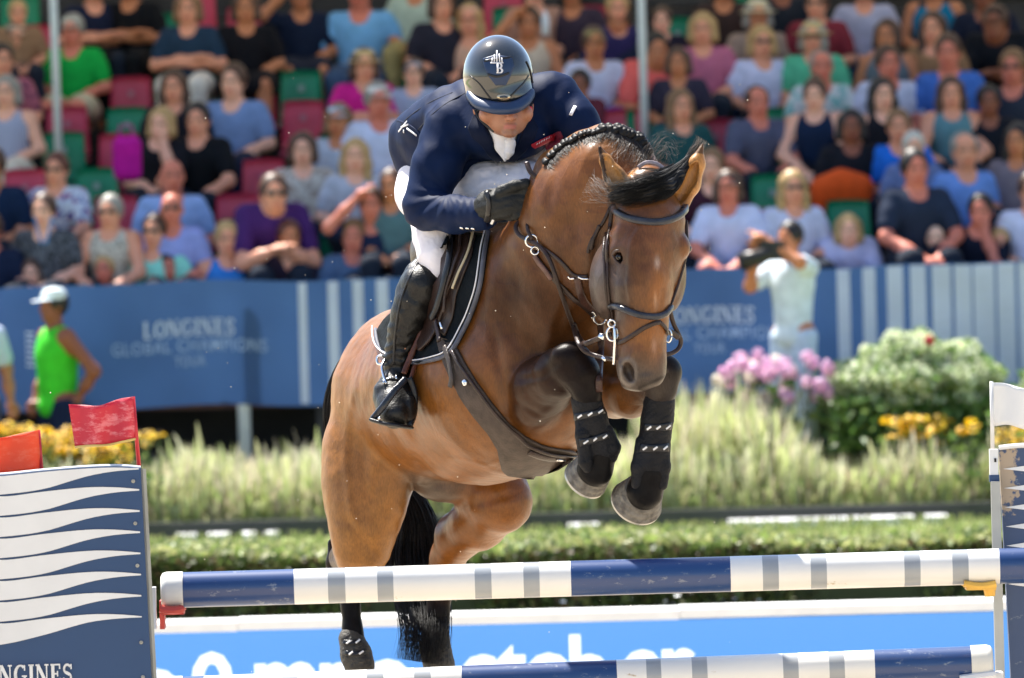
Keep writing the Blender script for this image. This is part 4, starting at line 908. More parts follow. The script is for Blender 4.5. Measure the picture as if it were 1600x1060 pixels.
# lanyards, bottle, camera
# ---- seats
def seat_meshes():
    bk = MB(); w0, w1, h = .165, .185, .36; N = 9
    fr = []; 
    for i in range(N):
        t = -1+2*i/(N-1)
        for j in range(6):
            s = j/5; w = w1*(1-s)+w0*s; z = .02+h*s-(.012*abs(t)**3 if j == 5 else 0); fr.append((t*w, .03+.05*s*s+.02*(1-t*t), z))
    back = [(x, y+.014, z) for x, y, z in fr]; n = len(fr)
    fs = [(i*6+j, (i+1)*6+j, (i+1)*6+j+1, i*6+j+1) for i in range(N-1) for j in range(5)]
    rim = [i*6 for i in range(N)]+[(N-1)*6+j for j in range(1, 6)]+[i*6+5 for i in range(N-2, -1, -1)]+[j for j in range(4, 0, -1)]
    bk.add(fr+back, fs+[tuple(n+a for a in q[::-1]) for q in fs]+[(a, b, n+b, n+a) for a, b in zip(rim, rim[1:]+rim[:1])])
    pan = MB(); P_ = [(-.19, -.36, .0), (.19, -.36, .0), (.2, .04, .0), (-.2, .04, .0), (-.185, -.37, -.035), (.185, -.37, -.035), (.195, .05, -.03), (-.195, .05, -.03)]
    pan.add(P_, [(0, 1, 2, 3), (7, 6, 5, 4), (0, 4, 5, 1), (1, 5, 6, 2), (2, 6, 7, 3), (3, 7, 4, 0)])
    br = MB().box((0, -.1, -.2), (.05, .06, .34)).box((0, -.12, -.38), (.22, .2, .02))
    pl = MB().box((0, .030, .245), (.05, .012, .05))
    out = []
    for q, n_ in ((bk, 'back'), (pan, 'pan'), (br, 'bracket'), (pl, 'plate')):
        me = bpy.data.meshes.new(n_); me.from_pydata(q.v, [], q.f); me.materials.append(None); me.update(); out.append(me)
    out[0].polygons.foreach_set('use_smooth', [True]*len(out[0].polygons)); return out
SM = seat_meshes(); GREEN, RED = '00845A', 'C53A54'
seats = [(207, 93, 'g'), (204, 139, 'r'), (198, 187, 'g'), (186, 228, 'r'), (150, 282, 'g'), (180, 325, 'r'), (38, 284, 'r'), (104, 186, 'r'), (99, 226, 'g'), (305, 134, 'g'), (30, 12, 'g'), (58, 58, 'r'), (470, 130, 'g'), (473, 176, 'r'), (400, 136, 'r'), (411, 268, 'r'), (370, 322, 'r'), (372, 362, 'g'), (640, 78, 'r'), (660, 120, 'g'), (1108, 156, 'g'), (1118, 205, 'r'), (1206, 292, 'g'), (1205, 345, 'r'), (1325, 332, 'g'), (1243, 18, 'r'), (1212, 188, 'g'), (915, 28, 'r'), (880, 60, 'g'), (1150, 78, 'r'), (1058, 46, 'g'), (532, 378, 'g'), (628, 350, 'r'), (305, 6, 'r'), (385, 30, 'r'), (786, 4, 'r'), (800, 30, 'g'), (530, 225, 'g'), (1310, 385, 'r'), (1178, 252, 'g'), (1180, 10, 'g'), (250, 40, 'g'), (1010, 190, 'g'), (975, 190, 'r')]
short = {}
def nick(lab): return lab
import re
def near_label(px, py, col):
    best = sorted(crowd, key=lambda c: (c[0]-px)**2+(c[1]+40-py)**2)[0]; dx, dy = px-best[0], py-best[1]-40
    rel = ('right of' if dx > 0 else 'left of') if abs(dx) > abs(dy)*1.0 else ('below' if dy > 0 else 'above')
    ws = best[3].split()[:9]
    while ws[-1].lower() in ('a', 'an', 'the', 'and', 'with', 'in', 'of', 'at', 'to', 'behind', 'his', 'her', 'on', 'just', 'above', 'below', 'beside', 'under', 'left', 'right', 'by', 'one', 'low', 'between', 'cut', 'up', 'holding', 'from', 'front', 'long', 'white', 'blue', 'dark', 'pale', 'light', 'royal', 'raising', 'over'): ws.pop()
    d = ' '.join(ws)
    return d, rel
seen = {}
for (px, py, c) in sorted(seats, key=lambda s: -s[1]):
    j = round((384-(lvl(px, py)-20))/47); D = D0S+DR*j-.05; p = P(px, py-20, D); z = p.z-.38*1.12
    d, rel = near_label(px, py, c); cn = 'green' if c == 'g' else 'red'; lab = f'{cn} plastic seat just {rel} the {d}'
    w = lab.split(); lab = ' '.join(w[:16])
    if lab in seen: lab = lab.replace(' just ', ' a little further ')
    if lab in seen: lab = lab.replace('plastic seat', 'seat back') 
    seen[lab] = 1
    r_ = empty('stadium_seat', (p.x, D, z), lab, 'seat', 'green and red stadium seats'); r_.scale = (1.0, 1.12, 1.12)
    mm = cm(GREEN if c == 'g' else RED, 'plastic')
    use('backrest', SM[0], mm, r_); use('seat_pan', SM[1], mm, r_); use('bracket', SM[2], M_dark, r_); use('number_plate', SM[3], cm('8FA39C' if c == 'g' else 'B5707E', 'plastic'), r_)
# ---- loose things in the stand
def box_thing(name, label, cat, px, py, D, size, m, bulge=.2):
    s = SDF(); w, d_, h = size; s.chain([(-w/2+h*.3, 0, -h*.2, h*.32), (w/2-h*.3, 0, -h*.2, h*.32)], 2); s.chain([(-w/2+h*.35, 0, h*.2, h*.28), (w/2-h*.35, 0, h*.2, h*.28)], h*.3)
    v, f = s.mesh(h/14); c = P(px, py, D); o = mesh_obj(name, v*.01*np.array((1, d_/h*1.2, 1))+np.array(c), f, m); return tag(o, label, cat)
jk = SDF(); jk.chain([(-17, 0, -12, 7), (-14, 0, 4, 9), (0, 0, 9, 9), (14, 0, 4, 9), (17, 0, -12, 7)], 10); jk.ell((0, 0, 0), (17, 8, 12), k=8)
v, f = jk.mesh(1.0); c = P(1316, 303, D0S+DR*1.2); tag(mesh_obj('jacket', v*.01+np.array(c), f, cm('D2501C')), 'bright orange jacket draped over a green seat back', 'jacket')
bg_ = SDF(); bg_.chain([(-4, 0, -14, 7), (-4, 0, 8, 6), (5, 0, 8, 6), (5, 0, -14, 7)], 6); bg_.ell((0, 0, -4), (10, 6, 14), k=5); v, f = bg_.mesh(1.0); c = P(198, 243, D0S+DR*2.2)
rb = empty('handbag', c, 'bright magenta bag hanging from a red seat', 'bag'); mesh_obj('bag_body', v*.01+np.array(c), f, cm('B5168C'), rb)
MB().tube([Vector(c)+Vector((-.06, 0, .1)), Vector(c)+Vector((-.05, 0, .24)), Vector(c)+Vector((.05, 0, .24)), Vector(c)+Vector((.06, 0, .1))], .008, 6).build('bag_strap', cm('B5168C'), rb)
c = P(852, 34, D0S+DR*5-.5); bt = MB().lathe(c, [(.001, -.11), (.033, -.11), (.034, .03), (.014, .07), (.014, .09), (.001, .09)], 14)
tag(bt.build('bottle', cm('C9CCD6'), None, True), 'white bottle held up right of the rider\'s helmet', 'bottle')
c = P(508, 345, D0S+DR*1); tag(MB().lathe(c, [(.001, -.13), (.03, -.13), (.031, .05), (.013, .09), (.013, .11), (.001, .11)], 14).build('bottle', cm('4F9FB0'), None, True), 'blue water bottle between the purple polo and the raised hand', 'bottle')
for (px, py, D, h, who) in ((68, 352, D0S+DR*-1-.6, '3A72A8', 'speckled top'),): 
    c = P(px, py, D+.2); tag(MB().tube([c+Vector((-.07, 0, .06)), c+Vector((-.02, -.03, -.14)), c+Vector((.02, -.03, -.14)), c+Vector((.07, 0, .06))], .010, 5).build('lanyard', cm(h)), 'blue lanyard hanging on the woman in the speckled top', 'lanyard')

# ================================================================== STANDING FIGURES
def fig_obj(name, s, h, m, root, origin, scale=.01, it=1, attr=False):
    v, f = s.mesh(h); v = laplace(v, f, it); o = mesh_obj(name, v*scale+np.array(origin), f, m, root); return o
def standing(px_feet, D, H, label, sk, heading, arms, top, topk, bottom, bk, hair, hat=None, bag=None, ground=0.0, xpx=None):
    x = gxy(px_feet, D); org = Vector((x, D, ground)); root = empty('person', org, label, 'person')
    k = H/178*.01; rot = Matrix.Rotation(R(heading), 3, 'Z')
    s = SDF(); hd = np.array((0, -2, 165.))
    s.chain([(0, 0, 95, 13), (0, 0, 112, 11.5), (0, 0, 128, 13), (0, 0, 138, 11.5)], 8); s.ell((0, 0, 135), (18, 10, 13), k=7); s.ell((0, 1, 93), (16.5, 12, 12), k=6)
    s.chain([(-15, 0, 144, 5), (15, 0, 144, 5)], 6); s.chain([(0, 0, 147, 6), (0, -1, 158, 5.4)], 4); s.ell(hd+(0, 0, 1.5), (7.6, 9.5, 10.5), k=3); s.ell(hd+(0, -3, -6.5), (5.4, 6, 5.6), k=4)
    s.chain([(0, -10.6, 167, .9), (0, -13, 163, 1.3)], 1.5)
    for q in (-1, 1):
        s.ell(hd+(q*8, 1, -.5), (1.1, 2, 3), k=1.2)
        s.chain([(q*8.5, 0, 92, 9.5), (q*10, -1, 68, 7.5), (q*10, -1, 50, 5.8), (q*10.5, 1, 34, 5.6), (q*10.5, 2, 9, 3.6)], 4); s.chain([(q*10.5, 3, 5, 3.8), (q*11.5, -12, 3, 3)], 3)
    for i, q in enumerate((-1, 1)):
        e, w = arms[i]; s.chain([(q*17, 0, 143, 5.8), (*e, 4.4), (*(np.array(e)*.45+np.array(w)*.55), 4), (*w, 2.8)], 4); hand(s, w, np.array(w)-np.array(e), -q)
    def rotv(sd, h, nm, m, it=1):
        v, f = sd.mesh(h); v = laplace(v, f, it); v = (v*k) @ np.array(rot).T+np.array(org); return mesh_obj(nm, v, f, m, root, True, np.ones((len(v), 3)))
    rotv(s, 1.2, 'body', cm(SK.get(sk, sk), 'skin'))
    t = SDF(); t.chain([(0, 0, 92, 14), (0, 0, 112, 13), (0, 0, 128, 14.3), (0, 0, 138, 12.8)], 8); t.ell((0, 0, 135), (19 if topk != 'vest' else 17.5, 11.4, 13), k=7); t.ell((0, 1, 92), (18, 13.4, 8), k=6)
    t.chain([(-13 if topk != 'vest' else -9, 0, 145, 5.4), (13 if topk != 'vest' else 9, 0, 145, 5.4)], 6)
    if topk == 'tee':
        for i, q in enumerate((-1, 1)): a = np.array((q*17, 0, 143.)); e = np.array(arms[i][0]); t.chain([(*a, 7), (*(a*.3+e*.7), 7.2)], 3)
    t.ball(0, -2, 156, 9, 2, op=-1); t.ell((0, 0, 78), (40, 40, 6), k=2, op=-1); rotv(t, 1.5, 'top', cm(top))
    b = SDF(); b.ell((0, 1, 92), (17.5, 13, 10), k=4)
    for q in (-1, 1): b.chain([(q*8.5, 0, 90, 11), (q*10, -1, 52, 9)]+([(q*10.5, 1, 8, 7.5)] if bk == 'trousers' else []), 4)
    rotv(b, 1.5, bk, cm(bottom))
    for q in (-1, 1):
        sh_ = SDF(); sh_.chain([(q*10.5, 4, 5, 4.8), (q*11.5, -13, 3.5, 4)], 3); rotv(sh_, .9, 'shoe', cm('2A2A2C'))
    hm = T(('hair', hair[0]), lambda: tmpl(hair_sdf(hair[0]), .8)); ho = use('hair', hm, cm(HR[hair[1]], 'hair'), root, tuple(rot @ Vector(hd*k)), R(heading), k/.0105)
    if hat: use('cap', T('cap', cap_mesh), cm(hat), root, tuple(rot @ Vector((hd+(0, 0, .5))*k)), R(heading), k/.0105*1.14)
    return root, k, rot, org
zh = zat(88, 462, 61.0); 
standing(88, 61.0, 183, 'steward in a lime green tank top and white cap with one hand on his hip', 'd', -58,
    [((-27, 4, 116), (-20, -8, 97)), ((28, 16, 117), (17, 9, 99))], '3FBF2E', 'vest', '16203A', 'shorts', ('short', 'dark'), hat='D5DEDF')
standing(-40, 61.0, 186, 'person in a white shirt and grey trousers standing at the left edge', 't', 20,
    [((-24, 2, 118), (-22, -6, 97)), ((24, 2, 118), (24, -8, 95))], 'BDC6DE', 'tee', '4A4F5C', 'trousers', ('short', 'dark'))
tag(MB().box((gxy(1240, 61.2), 61.2, .20), (.8, .6, .36)).box((gxy(1240, 61.2), 61.2, .385), (.84, .64, .03)).build('platform', mat('plywood', (.25, .18, .11), .8)), 'low wooden platform under the photographer behind the pink phlox', 'platform')
rt, k, rot, org = standing(1240, 61.2, 180, 'photographer in a pale tee holding a camera to the face in front of the banner', 't', -38,
    [((-22, -24, 130), (-8, -36, 158)), ((26, -26, 148), (0, -34, 166))], 'CBD8E6', 'tee', 'B9C8DC', 'trousers', ('short', 'dark'), hat=None, ground=.40)
c = P(1206, 392, 60.9)
cb = empty('camera', c, 'black camera with a long lens held up by the photographer', 'camera'); 
MB().box(c, (.19, .12, .15)).build('camera_body', cm('16161A', 'plastic'), cb); MB().lathe(c+Vector((-.02, -.04, -.02)), [(.055, 0), (.06, .12), (.075, .24), (.001, .24)], 18, Matrix.Rotation(R(-70), 3, 'Z') @ Matrix.Rotation(R(105), 3, 'X')).build('lens', cm('1C1712', 'plastic'), cb, True)
# ================================================================== THE HORSE  (laid out in 1/500 m: x right, y down, z towards the viewer)
BAY = (.168, .059, .010); BAYD = (.034, .013, .006); BAYL = (.248, .104, .022); BLK = (.008, .0075, .008); MUZ = (.060, .046, .038); GRY = (.085, .062, .047)
HZ = 38     # how far the head stands out in front of the neck
H = SDF()
# trunk
H.ell((655, 622, -390), (122, 132, 130), k=20, col=BAYL)
H.ell((640, 590, -430), (98, 104, 90), k=40, col=BAYL)
H.chain([(650, 622, -390, 120), (705, 612, -260, 130), (752, 606, -110, 143), (800, 600, 10, 138), (830, 588, 60, 125)], 40, BAY)
H.chain([(690, 520, -270, 80), (740, 480, -110, 92), (785, 452, 10, 92), (830, 440, 70, 85)], 50, BAY)
H.ell((885, 525, 110), (95, 105, 85), k=40, col=BAY); H.ell((905, 590, 130), (60, 62, 60), k=30, col=BAY)
H.ell((820, 520, 95), (62, 95, 70), rot=(0, 0, -18), k=34, col=BAYD)            # shoulder
H.ell((795, 560, 75), (45, 80, 60), rot=(0, 0, 12), k=30, col=BAY)
# neck
H.chain([(852, 436, 100, 94), (888, 378, 150, 88), (918, 322, 190, 90), (958, 278, 232, 68), (996, 290, 268, 42)], 34, BAY)
H.chain([(885, 470, 160, 78), (925, 400, 215, 66), (962, 345, 250, 52)], 30, BAY)
H.chain([(872, 262, 175, 28), (915, 240, 205, 26), (955, 224, 232, 22), (985, 240, 255, 16)], 30, BAYL)     # crest
# head
n0 = len(H.pr)
H.chain([(1014, 300, 290, 42), (1014, 345, 318, 55), (1011, 392, 322, 56)], 9, BAY)
H.chain([(1009, 392, 326, 54), (1004, 450, 336, 45), (1003, 505, 342, 38), (1002, 552, 342, 35), (1002, 578, 342, 33)], 16, BAY)
H.ell((960, 430, 285), (38, 70, 62), rot=(0, 0, 10), k=8, col=MUZ); H.ell((1048, 425, 275), (24, 62, 55), k=16, col=BAYD)
H.chain([(985, 500, 300, 26), (992, 560, 305, 22), (995, 592, 318, 18)], 16, MUZ)
H.chain([(1022, 345, 358, 22), (1019, 430, 362, 19), (1014, 520, 362, 14)], 20, BAY)
H.ell((966, 392, 338), (17, 15, 20), k=9, col=BAYD); H.ell((1064, 386, 325), (15, 19, 22), k=9, col=BAY)
H.chain([(958, 384, 342, 5), (968, 381, 352, 5), (978, 388, 356, 4)], 6, BAYD)        # brow ridge
H.chain([(962, 470, 328, 8), (968, 440, 340, 9), (985, 425, 356, 8)], 12, BAY)        # cheek bone crest
H.ell((984, 580, 348), (20, 28, 24), rot=(0, 0, -12), k=9, col=MUZ); H.ell((1024, 574, 345), (16, 28, 24), k=9, col=MUZ)
H.ell((998, 592, 345), (24, 16, 26), k=8, col=MUZ); H.ell((1006, 590, 355), (22, 12, 20), rot=(0, 0, -14), k=5, col=MUZ); H.ell((988, 600, 335), (18, 10, 20), k=4, col=GRY)
H.ell((982, 581, 376), (8.5, 16, 18), rot=(0, 0, -20), k=4, op=-1); H.ell((987, 592, 376), (6, 8, 14), rot=(0, 0, -50), k=4, op=-1)
H.chain([(1000, 607, 380, 3), (1014, 599, 380, 3), (1030, 588, 372, 3)], 3, op=-1)
H.ell((968, 402, 358), (13, 9.5, 11), rot=(0, 0, 28), k=4, op=-1)
# ears
H.chain([(972, 298, 312, 23), (959, 275, 314, 17), (947, 252, 311, 10), (937, 231, 308, 2.8)], 6, BAYL)
H.chain([(972, 296, 338, 14), (958, 273, 330, 10), (947, 251, 320, 5)], 3, op=-1)
H.chain([(1060, 318, 304, 17), (1076, 287, 307, 18), (1088, 257, 306, 13), (1098, 226, 303, 3)], 8, BAYL)
H.chain([(1064, 308, 322, 9), (1077, 282, 320, 10.5), (1088, 256, 312, 6.5)], 3, op=-1)
H.ell((1006, 420, 378), (22, 60, 8), k=16, col=BAY); H.chain([(958, 372, 330, 8), (975, 366, 348, 9), (992, 372, 356, 7)], 12, BAY)
for i in range(n0, len(H.pr)):
    q = list(H.pr[i]); q[1] = q[1].copy(); q[1][2] += HZ
    if q[0] == 'c': q[2] = q[2].copy(); q[2][2] += HZ
    H.pr[i] = tuple(q)
# fore legs: forearm, knee, cannon, fetlock, pastern
H.chain([(828, 612, 110, 50), (848, 606, 195, 46), (872, 586, 262, 37), (893, 567, 300, 32)], 9, BAYD)
H.ell((836, 634, 150), (42, 36, 60), rot=(0, 0, -25), k=12, col=BAYD)
H.chain([(893, 567, 302, 32), (907, 584, 304, 29), (915, 606, 298, 25)], 8, BLK); H.ell((888, 556, 318), (20, 16, 14), k=10, col=BLK)
H.chain([(914, 600, 296, 24), (923, 640, 284, 19), (934, 688, 272, 18), (938, 706, 268, 25), (930, 733, 264, 29)], 8, BLK)
H.chain([(920, 560, 130, 58), (962, 606, 180, 46), (985, 612, 225, 40), (1012, 600, 268, 30)], 12, BAY)
H.chain([(1018, 592, 280, 24), (1038, 582, 302, 26), (1034, 606, 300, 23), (1027, 645, 290, 20), (1020, 705, 280, 18), (1018, 738, 276, 25), (1008, 768, 268, 30)], 8, BLK)
# hind legs
H.chain([(612, 640, -390, 100), (578, 700, -385, 69), (574, 760, -365, 64), (571, 800, -350, 55), (567, 832, -342, 46), (564, 866, -345, 38), (562, 884, -352, 29)], 20, BAYL)
H.ell((600, 735, -330), (38, 66, 40), k=26, col=BAYL); H.ell((545, 740, -380), (34, 80, 50), k=26, col=BAYL)
H.chain([(556, 862, -400, 34), (540, 872, -490, 26)], 12, BAYD)
H.chain([(521, 850, -528, 9), (528, 880, -520, 17), (545, 915, -512, 17), (551, 985, -500, 15), (556, 1022, -492, 20), (560, 1050, -482, 20)], 8, BLK)
H.chain([(722, 665, -400, 95), (752, 745, -355, 60), (778, 778, -320, 49), (783, 786, -315, 45)], 14, BAY)
H.chain([(783, 786, -318, 44), (748, 815, -385, 44), (716, 838, -440, 36), (700, 870, -480, 27), (690, 900, -500, 24)], 10, BAY)
H.chain([(690, 900, -500, 23), (684, 960, -492, 17), (680, 1010, -484, 20), (684, 1052, -470, 21)], 8, BLK)
H.ell((662, 744, -300), (20, 15, 30), k=8, col=GRY); H.ell((700, 760, -330), (52, 26, 40), k=12, col=GRY)
# soft grooves and long muscles
def fbm(p, s, seed=0):
    r = np.random.RandomState(seed); out = np.zeros(len(p))
    for i in range(5):
        k = r.normal(size=3)/s*(1.5**i)*6.28/2; out += np.sin(p @ k+r.rand()*6.28)*(.7**i)
    return out/2.2
LINES = [([(905, 310), (897, 400), (886, 470), (868, 535)], 9, 3.2, 60), ([(800, 380), (835, 450), (862, 520), (852, 565)], 14, -3, 20), ([(768, 500), (783, 580), (797, 650), (828, 694)], 8, 4, 0),
 ([(562, 560), (545, 640), (539, 720), (548, 800), (572, 850)], 7, -3.2, -420), ([(585, 590), (572, 660), (568, 740), (575, 800)], 8, 2.4, -420), ([(640, 600), (648, 680), (664, 738)], 13, 4.5, -360), ([(540, 808), (572, 846), (592, 872)], 6, 2.5, -420),
 ([(928, 345), (917, 420), (908, 480)], 8, -2.5, 100), ([(690, 712), (760, 728), (840, 700)], 3, -1.3, -400), ([(800, 596), (850, 588), (880, 560)], 6, 2.5, 100), ([(800, 628), (840, 644), (872, 622)], 6, 2, 100), ([(690, 792), (750, 786), (815, 768)], 8, 2.5, -420),
 ([(978, 432), (984, 470), (976, 505)], 3, -1.2, 300), ([(995, 520), (990, 550), (980, 566)], 3, -1.2, 300), ([(1034, 440), (1030, 500), (1032, 545)], 5, 1.4, 300), ([(1000, 440), (1002, 500), (1000, 548)], 6, 1.2, 300), ([(962, 560), (972, 575), (968, 598)], 3, -1.5, 300), ([(970, 566), (984, 562), (994, 578), (990, 600)], 2.6, -2.0, 340),
 ([(870, 250), (862, 300), (850, 345)], 8, 2, 40), ([(720, 660), (745, 700), (770, 735)], 10, 1.5, -300)]
def hdisp(p):
    o = fbm(p, 90, 3)*.9+fbm(p, 30, 5)*.3; q = p[:, :2]
    for ln, w, amp, zmin in LINES:
        lo = np.min(ln, 0)-3*w; hi = np.max(ln, 0)+3*w; m = np.all((q > lo) & (q < hi), 1) & (p[:, 2] > zmin)
        if not m.any(): continue
        r_ = q[m]; d = np.full(len(r_), 1e9); tt = np.zeros(len(r_)); n_ = len(ln)-1
        for i in range(n_):
            a = np.array(ln[i], float); b = np.array(ln[i+1], float); ab = b-a; t = np.clip(((r_-a) @ ab)/(ab @ ab), 0, 1); dd = np.linalg.norm(r_-a-t[:, None]*ab, axis=1)
            u = dd < d; d[u] = dd[u]; tt[u] = (i+t[u])/n_
        o[m] += amp*np.exp(-(d/w)**2)*np.clip(np.minimum(tt, 1-tt)*6+.1, 0, 1)
    return o
def hcol(v, c):
    x, y, z = v.T; n = fbm(v, 120, 1)[:, None]; n2 = fbm(v, 45, 2)[:, None]; n3 = fbm(v, 18, 9)[:, None]
    lum = c.mean(1); m = (lum > .03)[:, None]
    def blend(c, w, col): w = np.clip(w, 0, 1)[:, None]; return c*(1-w)+np.array(col)*w
    blob = lambda cx, cy, cz, rx, ry, rz: np.exp(-(((x-cx)/rx)**2+((y-cy)/ry)**2+((z-cz)/(rz*1.7))**2))
    fr = z > -150
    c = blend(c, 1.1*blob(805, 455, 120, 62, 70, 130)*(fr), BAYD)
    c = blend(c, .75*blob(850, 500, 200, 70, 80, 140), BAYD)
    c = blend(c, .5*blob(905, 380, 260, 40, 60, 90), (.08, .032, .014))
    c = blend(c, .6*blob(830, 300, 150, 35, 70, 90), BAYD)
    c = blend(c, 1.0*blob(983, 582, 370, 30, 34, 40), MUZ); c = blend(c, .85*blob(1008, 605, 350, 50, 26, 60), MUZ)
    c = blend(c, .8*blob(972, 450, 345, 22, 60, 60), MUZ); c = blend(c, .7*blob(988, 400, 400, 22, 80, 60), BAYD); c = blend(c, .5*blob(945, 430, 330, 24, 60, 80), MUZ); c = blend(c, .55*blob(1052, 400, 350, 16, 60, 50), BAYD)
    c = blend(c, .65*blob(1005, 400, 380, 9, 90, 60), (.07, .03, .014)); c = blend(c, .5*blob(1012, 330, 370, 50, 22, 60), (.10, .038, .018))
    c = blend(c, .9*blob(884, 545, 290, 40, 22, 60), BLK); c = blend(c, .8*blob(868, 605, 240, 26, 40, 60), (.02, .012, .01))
    c = blend(c, .6*blob(655, 755, -320, 40, 30, 90), GRY)
    # dark ear rims; insides painted orange as if light shone through
    ear = (y < 304) & ((x < 990) & (z > 318) & (y > 3.0*(960-x)+160) | (x > 1052) & (z > 318)); c = blend(c, ear*.85, (.36, .165, .045))
    rim = ((x < 990) & (z > 318) & (np.abs(x-(937+(y-232)*.19)) < 3.4) & (y < 285)) | ((x > 1052) & (z > 318) & (np.abs(x-(1087-(y-222)*.50)) < 3.5) & (y < 296)); c = blend(c, rim*.9, BLK)
    tip = ear & (y < 240); c = blend(c, tip*.7, BLK)
    hd = z > 330
    c = blend(c, hd*.85*blob(1028, 480, 400, 20, 95, 80), (.20, .07, .016)); c = blend(c, hd*.8*blob(948, 445, 340, 26, 50, 80), (.085, .066, .062)); c = blend(c, hd*.75*blob(970, 470, 380, 14, 70, 60), (.055, .036, .026))
    c = blend(c, hd*.6*blob(1010, 425, 400, 16, 40, 60), (.06, .024, .012)); c = blend(c, hd*1.0*blob(1027, 410, 400, 4, 9, 60), (.45, .33, .26)); c = blend(c, hd*.7*blob(1024, 470, 400, 2.5, 12, 60), (.34, .2, .12)); c = blend(c, hd*.6*blob(1022, 540, 400, 4, 12, 60), (.34, .2, .14))
    c = blend(c, hd*.6*blob(968, 402, 385, 16, 14, 40), (.03, .018, .014)); c = blend(c, hd*1.0*blob(983, 584, 385, 9, 14, 30), (.012, .009, .008))
    sm = np.clip((y-548)/40, 0, 1)*(z > 330)*(y < 625)*(x > 955); c = blend(c, .85*sm, MUZ); c = blend(c, (z > 340)*.8*np.exp(-((y-(606-(x-1000)*.45))/3.2)**2)*(x > 996)*(y > 570), (.012, .009, .008))
    c = blend(c, (z > 360)*.75*np.exp(-((np.hypot((x-982)/1.0, (y-582)/1.7)-12)/2.2)**2)*(x < 996), (.16, .13, .11))  # highlight along the nostril rim painted into the coat colour
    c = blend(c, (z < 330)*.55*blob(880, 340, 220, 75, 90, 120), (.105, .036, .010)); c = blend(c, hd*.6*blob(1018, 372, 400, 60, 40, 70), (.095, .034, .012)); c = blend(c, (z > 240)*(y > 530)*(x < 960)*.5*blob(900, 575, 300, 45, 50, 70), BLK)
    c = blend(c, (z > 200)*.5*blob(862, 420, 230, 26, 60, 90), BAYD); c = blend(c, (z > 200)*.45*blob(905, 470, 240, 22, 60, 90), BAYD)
    return np.clip(np.where(m, c*(1+.12*n+.08*n2+.06*n3), c), .004, 1)
def hair_mat(name, attr=True, rough=.42, spec=.5):
    m = mat(name, (1, 1, 1), rough, .08, 5, attr=True, spec=.3, bump=.0); nt = m.node_tree; b = nt.nodes['Principled BSDF']
    tc = nt.nodes.new('ShaderNodeTexCoord'); mp = nt.nodes.new('ShaderNodeMapping'); mp.inputs['Scale'].default_value = (900, 900, 170); mp.inputs['Rotation'].default_value = (0, .35, 0)
    nz = nt.nodes.new('ShaderNodeTexNoise'); nz.inputs['Scale'].default_value = 1; nz.inputs['Detail'].default_value = 3; nt.links.new(tc.outputs['Object'], mp.inputs[0]); nt.links.new(mp.outputs[0], nz.inputs['Vector'])
    bp = nt.nodes.new('ShaderNodeBump'); bp.inputs['Strength'].default_value = .22; bp.inputs['Distance'].default_value = .002; nt.links.new(nz.outputs[0], bp.inputs['Height'])
    # faint veins
    vo = nt.nodes.new('ShaderNodeTexVoronoi'); vo.feature = 'DISTANCE_TO_EDGE'; vo.inputs['Scale'].default_value = 5.5; n2 = nt.nodes.new('ShaderNodeTexNoise'); n2.inputs['Scale'].default_value = 5; nt.links.new(tc.outputs['Object'], n2.inputs['Vector'])
    ad = nt.nodes.new('ShaderNodeMix'); ad.data_type = 'RGBA'; ad.inputs[0].default_value = .35; nt.links.new(tc.outputs['Object'], ad.inputs[6]); nt.links.new(n2.outputs['Color'], ad.inputs[7]); nt.links.new(ad.outputs[2], vo.inputs['Vector'])
    mr = nt.nodes.new('ShaderNodeMapRange'); mr.interpolation_type = 'SMOOTHSTEP'; mr.inputs[1].default_value = 0; mr.inputs[2].default_value = .035; mr.inputs[3].default_value = 1; mr.inputs[4].default_value = 0; nt.links.new(vo.outputs['Distance'], mr.inputs[0])
    b2 = nt.nodes.new('ShaderNodeBump'); b2.inputs['Strength'].default_value = .10; b2.inputs['Distance'].default_value = .004; nt.links.new(mr.outputs[0], b2.inputs['Height']); nt.links.new(bp.outputs[0], b2.inputs['Normal']); nt.links.new(b2.outputs[0], b.inputs['Normal'])
    b.inputs['Sheen Weight'].default_value = .0; b.inputs['Sheen Roughness'].default_value = .4
    b.inputs['Subsurface Weight'].default_value = 0
    src = b.inputs['Base Color'].links[0].from_socket
    rg = nt.nodes.new('ShaderNodeMapRange'); rg.inputs[1].default_value = .01; rg.inputs[2].default_value = .06; rg.inputs[3].default_value = .06; rg.inputs[4].default_value = .32; nt.links.new(src, rg.inputs[0]); nt.links.new(rg.outputs[0], b.inputs['Specular IOR Level'])
    # short hair lies in fine streaks with slightly different tones; faint dapples and dust
    m2 = nt.nodes.new('ShaderNodeMix'); m2.data_type = 'RGBA'; m2.blend_type = 'MULTIPLY'; m2.inputs[0].default_value = 1
    sm_ = nt.nodes.new('ShaderNodeTexNoise'); sm_.inputs['Scale'].default_value = 22; sm_.inputs['Detail'].default_value = 8; sm_.inputs['Roughness'].default_value = .65; nt.links.new(tc.outputs['Object'], sm_.inputs['Vector'])
    mp2 = nt.nodes.new('ShaderNodeMapping'); mp2.inputs['Scale'].default_value = (260, 260, 60); mp2.inputs['Rotation'].default_value = (0, .5, 0); nt.links.new(tc.outputs['Object'], mp2.inputs[0]); st2 = nt.nodes.new('ShaderNodeTexNoise'); st2.inputs['Scale'].default_value = 1; st2.inputs['Detail'].default_value = 2; nt.links.new(mp2.outputs[0], st2.inputs['Vector'])
    ad2 = nt.nodes.new('ShaderNodeMath'); ad2.operation = 'ADD'; nt.links.new(sm_.outputs[0], ad2.inputs[0]); nt.links.new(st2.outputs[0], ad2.inputs[1])
